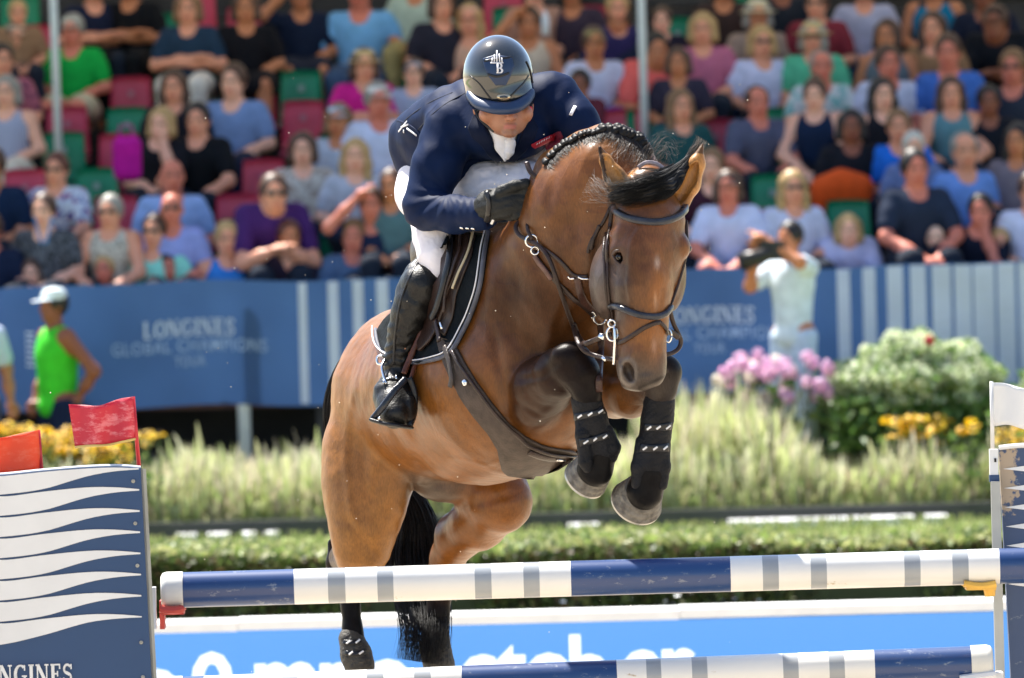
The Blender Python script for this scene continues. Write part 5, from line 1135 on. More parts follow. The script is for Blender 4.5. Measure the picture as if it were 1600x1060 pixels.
    mr2 = nt.nodes.new('ShaderNodeMapRange'); mr2.inputs[1].default_value = .75; mr2.inputs[2].default_value = 1.25; mr2.inputs[3].default_value = .78; mr2.inputs[4].default_value = 1.22; nt.links.new(ad2.outputs[0], mr2.inputs[0])
    nt.links.new(src, m2.inputs[6]); nt.links.new(mr2.outputs[0], m2.inputs[7]); nt.links.new(m2.outputs[2], b.inputs['Base Color'])
    return m
M_coat = hair_mat('bay_coat', rough=.33)
horse = empty('horse', W((700, 1050, -480)), 'bay show jumping horse in mid jump over the striped poles', 'horse')
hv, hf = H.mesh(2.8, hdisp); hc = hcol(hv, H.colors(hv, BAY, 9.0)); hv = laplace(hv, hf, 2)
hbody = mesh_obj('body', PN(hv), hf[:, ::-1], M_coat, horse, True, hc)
def bvh_of(v, f): return BVHTree.FromPolygons([Vector(a) for a in v], [tuple(int(i) for i in q) for q in f])
HB = bvh_of(PN(hv), hf[:, ::-1])
def hit(px, py, tree=None):
    d = ray(px, py).normalized(); r = (tree or HB).ray_cast(Vector(CAMP), d, 60)
    return r[0], r[1]
def snap(pts, off=.004, tree=None):
    """put (px,py) outline points onto a surface; (px,py,z) stay where they are"""
    out = []
    for p in pts:
        if len(p) == 3: out.append([W(p), None]); continue
        h, n = hit(p[0], p[1], tree)
        out.append([h+n*off, n] if h is not None else [None, None])
    good = [i for i, o in enumerate(out) if o[0] is not None]
    for i, o in enumerate(out):
        if o[0] is None:
            j = min(good, key=lambda g: abs(g-i)); ref = out[j][0]; D = -(RC.transposed() @ (ref-Vector(CAMP))).z; o[0] = P(pts[i][0], pts[i][1], D)
    view = (Vector(CAMP)-out[0][0]).normalized()
    for o in out:
        if o[1] is None: o[1] = view
    return out
def resample(pts, step=5):
    out = [pts[0]]
    for a, b in zip(pts[:-1], pts[1:]):
        n = max(1, int(math.dist(a[:2], b[:2])/step)); 
        for k in range(1, n+1):
            t = k/n; out.append(tuple(a[i]+(b[i]-a[i])*t for i in range(min(len(a), len(b)))))
    return out
def spline(pts, n=6):
    P_ = [np.array(p, float) for p in pts]; out = []
    for i in range(len(P_)-1):
        p0 = P_[max(i-1, 0)]; p1 = P_[i]; p2 = P_[i+1]; p3 = P_[min(i+2, len(P_)-1)]
        for k in range(n):
            t = k/n; out.append(tuple(.5*((2*p1)+(-p0+p2)*t+(2*p0-5*p1+4*p2-p3)*t*t+(-p0+3*p1-3*p2+p3)*t**3)))
    out.append(tuple(P_[-1])); return out
def strap_mb(pts, w, t=.0045, off=.003, tree=None, mb=None, n=10, smooth=True, rnd=2.6):
    """a leather strap: flattened tube following a surface; w in 1/500 m"""
    mb = mb or MB(); pts = spline(pts) if smooth else resample(pts)
    s = snap(pts, off, tree); pos = [o[0] for o in s]; nor = [o[1] for o in s]
    for _ in range(2):
        pos = [pos[0]]+[(pos[i-1]+pos[i]*2+pos[i+1])/4 for i in range(1, len(pos)-1)]+[pos[-1]]; nor = [nor[0]]+[(nor[i-1]+nor[i]*2+nor[i+1]).normalized() for i in range(1, len(nor)-1)]+[nor[-1]]
    m = len(pos); vs = []; hw = w/500/2
    for i, (p, nn) in enumerate(zip(pos, nor)):
        tg = (pos[min(i+1, m-1)]-pos[max(i-1, 0)]).normalized(); sd = tg.cross(nn).normalized(); up = sd.cross(tg).normalized()
        for k in range(n):
            a = 2*math.pi*k/n; ca, sa = math.cos(a), math.sin(a); vs.append(p+sd*hw*math.copysign(abs(ca)**(2/rnd), ca)+up*t*math.copysign(abs(sa)**(2/rnd), sa))
    fs = [(i*n+k, (i+1)*n+k, (i+1)*n+(k+1) % n, i*n+(k+1) % n) for i in range(m-1) for k in range(n)]+[tuple(range(n)), tuple((m-1)*n+k for k in range(n))[::-1]]
    mb.add(vs, fs); return mb
def strap(name, pts, w, m, parent, t=.0045, off=.003, tree=None, **k):
    return fix_normals(strap_mb(pts, w, t, off, tree, **k).build(name, m, parent, True))
def patch(name, poly, m, parent, off=.006, thick=.006, tree=None, step=5.0, attr=None):
    """a sheet (pad, flap, guard) cut to an outline and laid on a surface, with real thickness"""
    poly = np.array(poly, float); lo = poly.min(0); hi = poly.max(0); nx = max(2, int((hi[0]-lo[0])/step)); ny = max(2, int((hi[1]-lo[1])/step))
    # clip rows: for every scan line lay a row between the outline's left and right edge
    rows = []; N = 14
    for j in range(ny+1):
        y = lo[1]+(hi[1]-lo[1])*j/ny; y = min(max(y, lo[1]+.3), hi[1]-.3); xs = []
        for a, b in zip(poly, np.roll(poly, -1, 0)):
            if (a[1] <= y) != (b[1] <= y): xs.append(a[0]+(b[0]-a[0])*(y-a[1])/(b[1]-a[1]))
        if len(xs) >= 2: rows.append([(min(xs)+(max(xs)-min(xs))*i/N, y) for i in range(N+1)])
    g = snap([p for r in rows for p in r], off, tree); w = N+1; pos = np.array([tuple(o[0]) for o in g]).reshape(len(rows), w, 3); nor = np.array([tuple(o[1]) for o in g]).reshape(len(rows), w, 3)
    vd = np.array(RC.col[2])
    dep = (pos-CAMP) @ vd                                           # smooth only the depth so the outline stays
    d2 = dep.copy()
    for _ in range(6):
        q = np.pad(d2, 1, mode='edge'); d2 = (q[:-2, 1:-1]+q[2:, 1:-1]+q[1:-1, :-2]+q[1:-1, 2:]+4*d2)/8
    d2 = np.maximum(d2, dep+.0); pos = CAMP+(pos-CAMP)*(d2/dep)[..., None]
    top = pos.reshape(-1, 3); bot = top-nor.reshape(-1, 3)*thick; n = len(top); R_ = len(rows)
    fs = [(j*w+i, j*w+i+1, (j+1)*w+i+1, (j+1)*w+i) for j in range(R_-1) for i in range(N)]; fb = [tuple(n+a for a in q[::-1]) for q in fs]
    rim = [i for i in range(w)]+[j*w+N for j in range(1, R_)]+[(R_-1)*w+i for i in range(N-1, -1, -1)]+[j*w for j in range(R_-2, 0, -1)]
    fr = [(a, n+a, n+b, b) for a, b in zip(rim, rim[1:]+rim[:1])]
    return fix_normals(mesh_obj(name, np.concatenate((top, bot)), fs+fb+fr, m, parent, True))
def leather(name, c, rough=.38, coat=.25): return mat(name, c, rough, .25, 30, .25, 160, coat=coat*.5, spec=.3)
M_br = leather('brown_leather', (.030, .016, .012)); M_bk = leather('black_leather', (.010, .010, .012), .3, .4); M_tan = leather('tan_leather', (.10, .035, .02))
M_ni = mat('nickel', (.75, .75, .76), .16, .03, metal=1)
M_hblk = mat('black_hair', (.0075, .007, .0075), .5, .3, 30, spec=.22); M_hmix = mat('mane_hair', (1, 1, 1), .42, .2, 30, attr=True, spec=.35)
# eyes
for (c, r_) in (((968.5, 402, 344+HZ), 10), ((1074, 389, 328+HZ), 7)):
    v, f = SDF().ball(*c, r_, 1).mesh(1.0); mesh_obj('eye', PN(v), f[:, ::-1], mat('eye_dark', (.010, .006, .004), .12, .1, coat=.3), horse)
lid = strap('eyelid', [(957, 399, 396), (961, 393, 400), (968, 392, 402), (976, 397, 402), (981, 406, 400)], 4, mat('eyelid_skin', (.05, .028, .02), .5), horse, t=.003)
strap('eyelid', [(957, 399, 396), (962, 408, 399), (970, 413, 400), (981, 406, 400)], 3.4, lid.data.materials[0], horse, t=.0026)
# hooves
M_hoof = mat('hoof_horn', (.10, .088, .075), .6, .3, 40, .5, 60, col2=(.22, .20, .165), spec=.3); M_shoe = mat('steel_shoe', (.45, .44, .42), .35, .1, metal=.8)
def hoof(c0, r0, c1, r1):
    c0 = W(c0); c1 = W(c1); ax = (c1-c0).normalized(); u = ax.orthogonal().normalized(); w = ax.cross(u); L = (c1-c0).length; Mx = Matrix((u, w, ax)).transposed(); r0 /= 500; r1 /= 500
    pr = [(.001, -.008), (r0*.8, -.008), (r0, 0)]+[(r0+(r1-r0)*t+.0015*math.sin(t*22), L*t) for t in np.linspace(.08, .93, 12)]+[(r1, L*.96), (r1*.97, L), (r1*.7, L*.99), (.001, L*.95)]
    h = MB().lathe(c0, pr, 36, Mx).build('hoof', M_hoof, horse, True)
    MB().lathe(c1, [(r1*.72, -.001), (r1*.985, -.001), (r1*.985, .006), (r1*.74, .006), (r1*.72, -.001)], 36, Mx).build('horseshoe', M_shoe, h)
    return h
hoof((930, 730, 256), 29, (914, 750, 236), 35); hoof((1006, 766, 260), 30, (994, 786, 236), 41); hoof((560, 1046, -484), 21, (566, 1082, -470), 31); hoof((684, 1048, -472), 22, (690, 1086, -462), 32)
# ---- hair
def strands(name, n, path, spread, wid, m, parent, seed=1, wav=4, ends=.15, cols=None, taper=True):
    """path: list of (x,y,z,radius x,radius z); strands run along it"""
    r = np.random.RandomState(seed); sp = np.array(spline(path, 4)); K = len(sp); V = []; Fc = []; C = []
    for i in range(n):
        a = r.rand()*6.283; q = math.sqrt(r.rand()); ux, uz = math.cos(a)*q, math.sin(a)*q; e = K if r.rand() > .5 else max(4, int(K*(1-ends*r.rand()*2.2))); ph = r.rand(3)*6.28; fr = 1+r.rand()*2; dr = r.normal(size=2)*spread
        s0 = 0; pts = []
        tgs = np.gradient(sp[:, :3], axis=0)
        for k in range(s0, e):
            t = k/(K-1); tx, ty, tz = tgs[k]; ln = math.hypot(tx, ty)+1e-6; nx_, ny_ = -ty/ln, tx/ln
            w_ = wav*t*math.sin(fr*6.28*t+ph[0]); off = ux*sp[k, 3]+w_+dr[0]*t**3
            pts.append((sp[k, 0]+nx_*off, sp[k, 1]+ny_*off, sp[k, 2]+uz*sp[k, 4]+dr[1]*t**3+wav*.5*t*math.sin(fr*5*t+ph[1])))
        W_ = PN(pts); L = len(W_); b = len(V)*0+sum(len(x) for x in V)
        th = r.rand()*3.14; d0 = np.array((math.cos(th), math.sin(th)*.6, 0)); d1 = np.array((-math.sin(th)*.6, math.cos(th), .3)); ww = wid*(.6+.8*r.rand())
        rad = np.array([ww*(1 if not taper else (1-.85*(k/(L-1))**3)) for k in range(L)])[:, None]
        ring = np.stack((W_+d0*rad, W_-d0*rad*.5+d1*rad*.8, W_-d0*rad*.5-d1*rad*.8), 1).reshape(-1, 3); V.append(ring)
        for k in range(L-1):
            for s in range(3): Fc.append((b+k*3+s, b+k*3+(s+1) % 3, b+(k+1)*3+(s+1) % 3, b+(k+1)*3+s))
        if cols is not None:
            c0 = np.array(cols[0][r.randint(len(cols[0]))]); c1 = np.array(cols[1][r.randint(len(cols[1]))]); tt = np.repeat(np.linspace(0, 1, L), 3)[:, None]; C.append(c0*(1-tt**2)+c1*tt**2)
    return mesh_obj(name, np.concatenate(V), Fc, m, parent, True, np.concatenate(C) if C else None)
tail = strands('tail', 1300, [(640, 520, -530, 14, 14), (572, 538, -575, 14, 14), (532, 588, -600, 13, 16), (520, 650, -615, 14, 18), (545, 720, -620, 22, 24), (622, 768, -610, 24, 26), (644, 815, -600, 36, 28), (646, 870, -592, 50, 30), (658, 930, -540, 44, 28), (664, 985, -470, 36, 22), (658, 1035, -450, 32, 18)], 7, .0018, M_hblk, horse, 4, 6, .25)
# forelock swept across the brow
DK = [(.007, .0065, .007), (.011, .009, .009)]; LT = [(.05, .035, .028), (.20, .15, .12), (.40, .33, .28), (.03, .02, .018)]
fc = SDF(); fc.chain([(1072, 256, 350, 5), (1060, 274, 366, 9), (1040, 291, 388, 14), (1010, 300, 398, 16), (978, 304, 394, 14), (960, 308, 384, 9)], 8); v, f = fc.mesh(1.8, lambda p: 1.2*np.sin((p[:, 1]+p[:, 0]*.35)*.9+fbm(p, 30, 2)*2)); mesh_obj('forelock', PN(v), f[:, ::-1], M_hblk, horse)
strands('forelock', 700, [(1080, 244, 338, 5, 5), (1064, 264, 360, 11, 9), (1040, 287, 392, 22, 14), (1008, 297, 406, 25, 14), (974, 303, 402, 22, 14), (948, 305, 384, 18, 14)], 6, .0010, M_hblk, horse, 5, 3, .2)
strands('forelock', 160, [(1040, 296, 398, 16, 10), (1000, 300, 404, 18, 10), (962, 304, 394, 20, 10), (940, 298, 376, 22, 12), (926, 284, 358, 22, 12)], 8, .0007, M_hmix, horse, 6, 4, .4, (DK, LT))
strands('forelock', 220, [(1056, 262, 330, 8, 6), (1034, 272, 360, 9, 8), (1006, 280, 380, 10, 8), (978, 284, 380, 8, 6)], 3, .0009, M_hblk, horse, 7, 2, .2)
strands('flyaway_hair', 90, [(1012, 262, 320, 14, 10), (1022, 240, 322, 20, 12), (1042, 228, 326, 26, 12), (1064, 238, 332, 26, 12)], 12, .0005, M_hmix, horse, 7, 8, .4, (DK, LT))
strands('flyaway_hair', 150, [(1058, 284, 340, 8, 6), (1070, 264, 336, 9, 6), (1080, 246, 334, 8, 6), (1090, 230, 334, 7, 5), (1098, 217, 334, 6, 5)], 4, .0006, M_hmix, horse, 8, 3, .4, (DK, LT))
# plaited mane along the crest
bs = spline([(852, 252, 195), (872, 232, 205), (895, 217, 215), (920, 208, 225), (948, 203, 235), (975, 206, 248), (998, 218, 258), (1012, 236, 266)], 8); rb = random.Random(2)
L_ = [0]
for a, b in zip(bs[:-1], bs[1:]): L_.append(L_[-1]+math.dist(a, b))
def zat_px(px, py, dflt):
    h_, n_ = hit(px, py)
    if h_ is None: return dflt
    return (25+(RC.transposed() @ (h_-Vector(CAMP))).z)*500
NB = 26
for i in range(NB):
    d = L_[-1]*i/(NB-1); k = min(range(len(L_)), key=lambda q: abs(L_[q]-d)); c = np.array(bs[k]); s = SDF(); rr = (9.6 if c[0] > 935 else 5.6)*(.85+.3*rb.random()); c[1] += rb.uniform(-2, 1.5)
    z0 = zat_px(c[0]+2, c[1]+14, c[2]); z0 = z0-14 if z0 > 0 else c[2]; c[2] = z0
    for q in range(9): a = q*2.4; s.ball(c[0]+math.cos(a)*rr*.45, c[1]+math.sin(a)*rr*.45-1, c[2]+4*math.cos(a*1.7), rr*.52, 1.2)
    s.ball(c[0], c[1], c[2], rr*.75, 2); v, f = s.mesh(1.2); mesh_obj('mane_plait', PN(v), f[:, ::-1], M_hblk, horse)
def crest_hair(n, u0, u1, length, ang, seed, wid=.0009, cols=(DK, LT)):
    r = np.random.RandomState(seed); V = []; Fc = []; C = []; nb = 0
    for i in range(n):
        u = u0+(u1-u0)*r.rand(); k = min(int(u*(len(bs)-1)), len(bs)-2); p = np.array(bs[k])+(np.array(bs[k+1])-np.array(bs[k]))*(u*(len(bs)-1)-k)
        L = length*(.5+.8*r.rand()); a = R(ang[0]+(ang[1]-ang[0])*u+r.normal()*13); pts = []; cur = r.normal()*.5
        for q in range(6):
            t = q/5; x = p[0]+math.cos(a+cur*t)*L*t+r.normal()*.3; y = p[1]+2+math.sin(a+cur*t)*L*t; z = zat_px(x, y, None)
            if z is None or z < 60: z = pts[-1][2] if pts else p[2]
            pts.append((x, y, z+2.2+1.5*r.rand()))
        W_ = PN(pts); ww = np.array([wid*(1-.8*(q/5)**2) for q in range(6)])[:, None]; th = r.rand()*3; d0 = np.array((math.cos(th), 0, math.sin(th))); d1 = np.array((-math.sin(th), -.5, math.cos(th)))
        V.append(np.stack((W_+d0*ww, W_-d0*ww*.5+d1*ww*.8, W_-d0*ww*.5-d1*ww*.8), 1).reshape(-1, 3))
        for q in range(5):
            for s_ in range(3): Fc.append((nb+q*3+s_, nb+q*3+(s_+1) % 3, nb+q*3+3+(s_+1) % 3, nb+q*3+3+s_))
        nb += 18; c0 = np.array(cols[0][r.randint(len(cols[0]))]); c1 = np.array(cols[1][r.randint(len(cols[1]))]); tt = np.repeat(np.linspace(0, 1, 6), 3)[:, None]; C.append(c0*(1-tt**1.5)+c1*tt**1.5)
    return mesh_obj('mane', np.concatenate(V), Fc, M_hmix, horse, True, np.concatenate(C))
crest_hair(620, 0, 1, 15, (60, 95), 31, .0009, (DK, [(.02, .015, .013), (.05, .04, .034), (.12, .10, .08), (.01, .009, .009)])); crest_hair(120, .62, 1, 40, (70, 105), 32, .0007, (DK, [(.16, .10, .07), (.30, .24, .2), (.10, .05, .03)]))
strands('flyaway_hair', 110, [(1000, 300, 330, 8, 6), (975, 305, 352, 14, 8), (950, 303, 356, 18, 8), (928, 296, 340, 20, 8), (915, 290, 325, 22, 8)], 9, .0008, M_hmix, horse, 28, 5, .4, (LT, LT))
# ---- leg boots
M_boot = mat('neoprene', (.008, .0085, .011), .6, .3, 20, .4, 120, spec=.2); M_refl = mat('strap_mark', (.75, .75, .75), .4); M_mud = mat('muddy_boot', (.02, .02, .02), .7, .3, 60, .6, 150, col2=(.06, .053, .04))
def legboot(label, chains, bands, extra, m=M_boot, dash=3):
    c = chains[0][0]; root = empty('tendon_boot', W(c[:3]), label, 'leg boot', 'protective boots on the horse legs'); s = SDF()
    for ch in chains: s.chain(ch, 5)
    for e in extra: s.ell(*e[0], k=5) if isinstance(e[0], tuple) and len(e[0]) == 3 and isinstance(e[0][0], tuple) else s.chain(e, 4)
    v, f = s.mesh(1.6, lambda p: fbm(p, 14, 6)*.5); v = laplace(v, f, 1); mesh_obj('shell', PN(v), f[:, ::-1], m, root); tr = bvh_of(PN(v), f[:, ::-1])
    for (a, b, w) in bands:
        bd = strap('strap', [a, ((a[0]+b[0])/2, (a[1]+b[1])/2+1.5), b], w, M_bk, root, .003, .002, tr)
        for k in range(dash):
            t = (k+.6)/dash; x = a[0]+(b[0]-a[0])*t; y = a[1]+(b[1]-a[1])*t+1
            strap('reflective_mark', [(x-3.0, y+2.4), (x, y), (x+3.0, y-2.4)], 3.2, M_refl, bd, .0018, .005, tr)
    return root
legboot('black front boot on the tucked foreleg nearest the girth', [[(916, 628, 288, 24), (924, 655, 282, 25), (934, 690, 272, 26), (938, 706, 268, 27)]], [((898, 652), (943, 641), 11), ((906, 692), (950, 680), 12)],
    [[(908, 640, 290, 11), (911, 680, 296, 12), (915, 722, 292, 11), (917, 732, 290, 7)], [(948, 676, 280, 12), (957, 700, 276, 13), (956, 714, 272, 9)], [(900, 622, 284, 6), (912, 640, 290, 9)]])
legboot('black front boot on the foreleg under the horse\'s muzzle', [[(1031, 628, 294, 24), (1027, 655, 289, 25), (1021, 700, 282, 26), (1018, 722, 280, 27)]], [((1007, 668), (1048, 666), 12), ((1000, 700), (1044, 699), 13)],
    [[(1003, 690, 292, 10), (998, 730, 292, 12), (996, 756, 288, 10)], [(1036, 690, 290, 9), (1037, 730, 288, 11), (1034, 758, 284, 9)], [(1012, 630, 294, 7), (1014, 650, 294, 9)], [(1046, 632, 292, 6), (1044, 655, 292, 8)]])
legboot('muddy black hind boot with two reflective straps behind the left part of the poles', [[(549, 998, -498, 20), (556, 1022, -490, 24), (562, 1040, -482, 24)]], [((537, 1004), (564, 1002), 9), ((540, 1021), (570, 1019), 9)], [[(543, 1000, -488, 11), (548, 1034, -478, 12)]], M_mud, 2)
legboot('mud caked hind boot half hidden by the end of the tail', [[(680, 990, -486, 21), (681, 1018, -482, 24), (686, 1040, -474, 25)]], [], [[(690, 984, -480, 11), (694, 1020, -472, 11)]], M_mud)
# ================================================================== THE RIDER
SKIN = (.36, .165, .10)
rider = empty('person', W((690, 660, -20)), 'show jumping rider in a navy jacket and dark helmet crouching over the horse\'s neck', 'person')
body = SDF()
body.ell((786, 140, 78), (42, 56, 56), k=6); body.ell((790, 172, 92), (38, 38, 38), k=10); body.ell((795, 190, 104), (27, 23, 26), k=10)     # skull, face, jaw
body.ell((760, 180, 112), (12, 11, 14), k=10); body.ell((824, 178, 112), (9, 12, 14), k=8)                   # cheekbones
body.chain([(795, 166, 126, 5), (798, 178, 134, 6), (799, 184, 137, 6.5)], 4); body.ball(793, 185, 134, 4, 3); body.ball(805, 184, 134, 4, 3)  # nose
body.ell((797, 196, 127), (11, 3, 6), k=2.5); body.ell((797, 201, 126), (9, 3.2, 6), k=2.5); body.ell((796, 209, 120), (12, 7, 10), k=5)
body.chain([(785, 198.4, 134, .8), (809, 198.2, 134, .8)], 1.5, op=-1)
body.ell((778, 168, 128), (7, 4, 5), k=4, op=-1); body.ell((815, 166, 126), (7, 4, 5), k=4, op=-1)
for q in (-1, 1): body.ell((786+q*44, 165, 82), (4, 15, 9), k=3)
body.chain([(788, 190, 70, 26), (785, 200, 20, 28)], 12)
body.chain([(785, 195, 0, 40), (740, 215, -60, 52), (690, 235, -130, 50), (680, 290, -150, 52)], 20)
body.chain([(735, 195, 0, 30), (835, 175, 0, 34)], 20)
body.chain([(705, 205, 8, 30), (680, 265, 30, 25), (662, 328, 45, 22), (715, 334, 100, 18), (762, 330, 155, 13)], 8)
body.chain([(862, 165, 10, 30), (905, 200, 40, 24), (925, 250, 60, 20), (900, 290, 60, 17), (880, 300, 60, 13)], 8)
body.chain([(680, 300, -140, 48), (680, 370, 5, 26), (684, 414, 30, 16), (645, 477, 24, 20), (620, 585, 6, 12), (618, 630, 30, 15), (620, 650, 62, 13)], 10)
body.chain([(700, 300, -130, 44), (800, 300, -60, 38), (860, 330, 0, 30)], 12)
def fingers(s, c, sg, z0):
    """a closed fist: palm, four curled fingers of unequal length and a thumb lying over them"""
    x, y = c
    s.ell((x, y, z0), (25, 26, 17), rot=(0, 0, -10), k=6)
    for i, (dy, L) in enumerate(((-19, .94), (-6.5, 1.06), (6.5, 1.0), (18.5, .82))):
        r_ = 7.3-.4*abs(i-1)
        s.chain([(x+10, y+dy, z0+8, r_+.3), (x+10+20*L, y+dy*.95-2, z0+10, r_), (x+14+24*L, y+dy*.9, z0-8, r_-.6), (x+8+16*L, y+dy*.88, z0-18, r_-1.2)], 3.2)
    s.chain([(x-14, y-18, z0+8, 9), (x+6, y-27, z0+14, 7.6), (x+24, y-30, z0+14, 6.6), (x+34, y-27, z0+10, 5.6)], 4)
fingers(body, (798, 318), 1, 190); body.ell((880, 300, 62), (16, 18, 12), k=4)
for i in range(4): body.chain([(888, 288+i*8, 64, 5), (900, 288+i*8, 66, 4.6), (902, 290+i*8, 54, 4)], 2)
body.chain([(876, 286, 66, 6), (890, 280, 70, 5), (900, 281, 70, 4)], 2)
def skincol(v, c):
    x, y, z = v.T; c = c.copy()
    b = np.exp(-(((x-797)/16)**2+((y-203)/9)**2)); c = c*(1-.28*b[:, None]*np.array((1, .9, .8)))+.0
    lip = (np.abs(x-797) < 10) & (np.abs(y-198.6) < 3.4) & (z > 120); c[lip] = (.36, .12, .095)
    n = fbm(v, 16, 3)[:, None]; ns = np.exp(-(((x-798)/9)**2+((y-182)/8)**2))[:, None]; c = c*(1+.07*n); c[:, 1:] *= (1-.12*ns); 
    br = (np.abs(y-163) < 2.4) & (np.abs(np.abs(x-796)-17) < 11) & (z > 110); c[br] = (.08, .045, .03); return c
M_skin = mat('skin', (1, 1, 1), .48, .05, 20, attr=True, bump=.1, bs=220); M_skin.node_tree.nodes['Principled BSDF'].inputs['Subsurface Weight'].default_value = .12; M_skin.node_tree.nodes['Principled BSDF'].inputs['Subsurface Scale'].default_value = .01
vb_, fb_ = body.mesh(1.9); cb_ = skincol(vb_, np.tile(np.array(SKIN), (len(vb_), 1))); vb_ = laplace(vb_, fb_, 1); mesh_obj('body', PN(vb_), fb_[:, ::-1], M_skin, rider, True, cb_)
# ---- jacket
def cloth(name, c, rough=.75, sheen=.3, bump=.25, var=.15):
    m = mat(name, c, rough, var, 12, sheen=sheen, spec=.09); nt = m.node_tree; b = nt.nodes['Principled BSDF']; b.inputs['Sheen Roughness'].default_value = .4
    tc = nt.nodes.new('ShaderNodeTexCoord'); n1 = nt.nodes.new('ShaderNodeTexNoise'); n1.inputs['Scale'].default_value = 13; n1.inputs['Distortion'].default_value = 1.2; n1.inputs['Detail'].default_value = 2
    w = nt.nodes.new('ShaderNodeTexNoise'); w.inputs['Scale'].default_value = 900; nt.links.new(tc.outputs['Object'], n1.inputs['Vector']); nt.links.new(tc.outputs['Object'], w.inputs['Vector'])
    b1 = nt.nodes.new('ShaderNodeBump'); b1.inputs['Strength'].default_value = bump; b1.inputs['Distance'].default_value = .02; nt.links.new(n1.outputs[0], b1.inputs['Height'])
    b2 = nt.nodes.new('ShaderNodeBump'); b2.inputs['Strength'].default_value = .15; b2.inputs['Distance'].default_value = .001; nt.links.new(w.outputs[0], b2.inputs['Height']); nt.links.new(b1.outputs[0], b2.inputs['Normal']); nt.links.new(b2.outputs[0], b.inputs['Normal']); return m
M_jack = cloth('navy_cloth', (.0045, .0125, .045), .6, .0, .08); M_bre = cloth('breeches_cloth', (.80, .78, .84), .8, .1, .35, .04)
J = SDF()
J.chain([(782, 185, 5, 60), (738, 196, -50, 66), (700, 214, -100, 66), (672, 232, -160, 62)], 18)
J.chain([(700, 182, -40, 44), (652, 212, -150, 40)], 20)
J.ell((790, 210, 35), (72, 42, 52), k=18); J.chain([(720, 190, 5, 45), (845, 165, 5, 50)], 22); J.ell((752, 160, -20), (44, 40, 50), k=24)
J.chain([(702, 206, 10, 43), (682, 262, 30, 38), (664, 318, 46, 33)], 12)
J.chain([(664, 328, 46, 33), (712, 335, 98, 28), (755, 335, 146, 26)], 12)
J.chain([(866, 158, 10, 45), (900, 192, 38, 35), (925, 232, 55, 29), (905, 285, 60, 24), (885, 298, 60, 20)], 12)
J.ell((728, 272, -30), (46, 32, 34), rot=(0, 0, 30), k=12)
J.chain([(640, 215, -150, 26), (650, 262, -140, 22)], 16)
J.ell((790, 178, 88), (34, 32, 42), k=8, op=-1); J.chain([(788, 254, 82, 3), (787, 228, 94, 16), (787, 200, 105, 28)], 3, op=-1); J.chain([(788, 250, 74, 3), (787, 228, 74, 16), (787, 200, 78, 28)], 3, op=-1); J.chain([(788, 254, 100, 3), (787, 228, 112, 16), (787, 200, 128, 27)], 3, op=-1)                       # neck opening
J.ell((768, 336, 166), (8, 40, 14), k=3, op=-1)
def folds(p):
    x, y, z = p.T; d = fbm(p*np.array((1, 1, .8)), 70, 8)*1.3+fbm(p, 28, 9)*.25
    el = np.exp(-(((x-660)/40)**2+((y-335)/45)**2)); a = np.arctan2(y-300, x-700+1e-3); d += el*1.4*np.sin(a*16+z*.05)
    sh = np.exp(-(((x-700)/45)**2+((y-235)/38)**2)); d += sh*1.0*np.sin((x*.55+y*.9)*.16)
    bk = np.exp(-(((x-660)/55)**2+((y-170)/40)**2))*(z < 20); d += bk*1.3*np.sin((x*.4+y*.92)*.17+1)
    wr = np.exp(-(((x-735)/30)**2+((y-318)/20)**2)); d += wr*.6*np.sin(x*.55)
    ar = np.exp(-(((x-875)/40)**2+((y-165)/50)**2)); d += ar*1.1*np.sin((x*.8+y*.5)*.2); return d
vj, fj = J.mesh(2.0, folds); vj = laplace(vj, fj, 2); jacket = mesh_obj('jacket', PN(vj), fj[:, ::-1], M_jack, rider); JB = bvh_of(PN(vj), fj[:, ::-1])
# breeches
B = SDF(); B.chain([(672, 268, -150, 50), (668, 300, -125, 48), (680, 350, -15, 34), (680, 372, 15, 32), (682, 400, 32, 26), (689, 422, 40, 18)], 14); B.chain([(700, 290, -110, 48), (762, 298, -15, 44), (826, 296, 25, 42), (862, 296, 40, 32)], 14)
B.chain([(830, 262, -20, 22), (868, 238, 0, 18), (890, 225, -10, 16)], 10)
vq, fq = B.mesh(2.2, lambda p: fbm(p, 38, 12)*1.2+1.6*np.sin((p[:, 0]*.25+p[:, 1])*.22+fbm(p, 50, 2)*2)*np.exp(-(((p[:, 0]-760)/60)**2+((p[:, 1]-285)/35)**2))); vq = laplace(vq, fq, 2); breeches = mesh_obj('breeches', PN(vq), fq[:, ::-1], M_bre, rider)
# shirt front, collar and stock tie
M_shirt = cloth('white_cotton', (.74, .74, .76), .8, .1, .2, .03)
SH = SDF(); SH.chain([(789, 251, 85, 2.5), (788, 228, 77, 15), (787, 203, 68, 27)], 4); v, f = SH.mesh(1.6, lambda p: fbm(p, 20, 4)*.6); mesh_obj('shirt', PN(v), f[:, ::-1], M_shirt, rider)
tie = SDF(); tie.chain([(797, 214, 93, 5.5), (798, 226, 94, 7), (796, 237, 92, 7), (793, 246, 89, 4)], 4); tie.ell((797, 221, 95), (8.5, 5.5, 6), k=2)
v, f = tie.mesh(1.2); tieo = mesh_obj('stock_tie', PN(v), f[:, ::-1], M_shirt, rider)
MLap = cloth('lapel_cloth', (.0045, .009, .028), .6, .05, .1)
patch('lapel', [(742, 178), (752, 184), (757, 197), (768, 215), (778, 234), (787, 250), (778, 254), (762, 240), (752, 226), (738, 214), (732, 200)], MLap, rider, .005, .005, JB, 3)
patch('lapel', [(820, 186), (832, 186), (840, 200), (835, 215), (820, 236), (800, 254), (788, 250), (800, 241), (811, 224), (817, 204)], MLap, rider, .005, .005, JB, 3)
M_seam = leather('seam_dark', (.003, .006, .018), .8, 0)
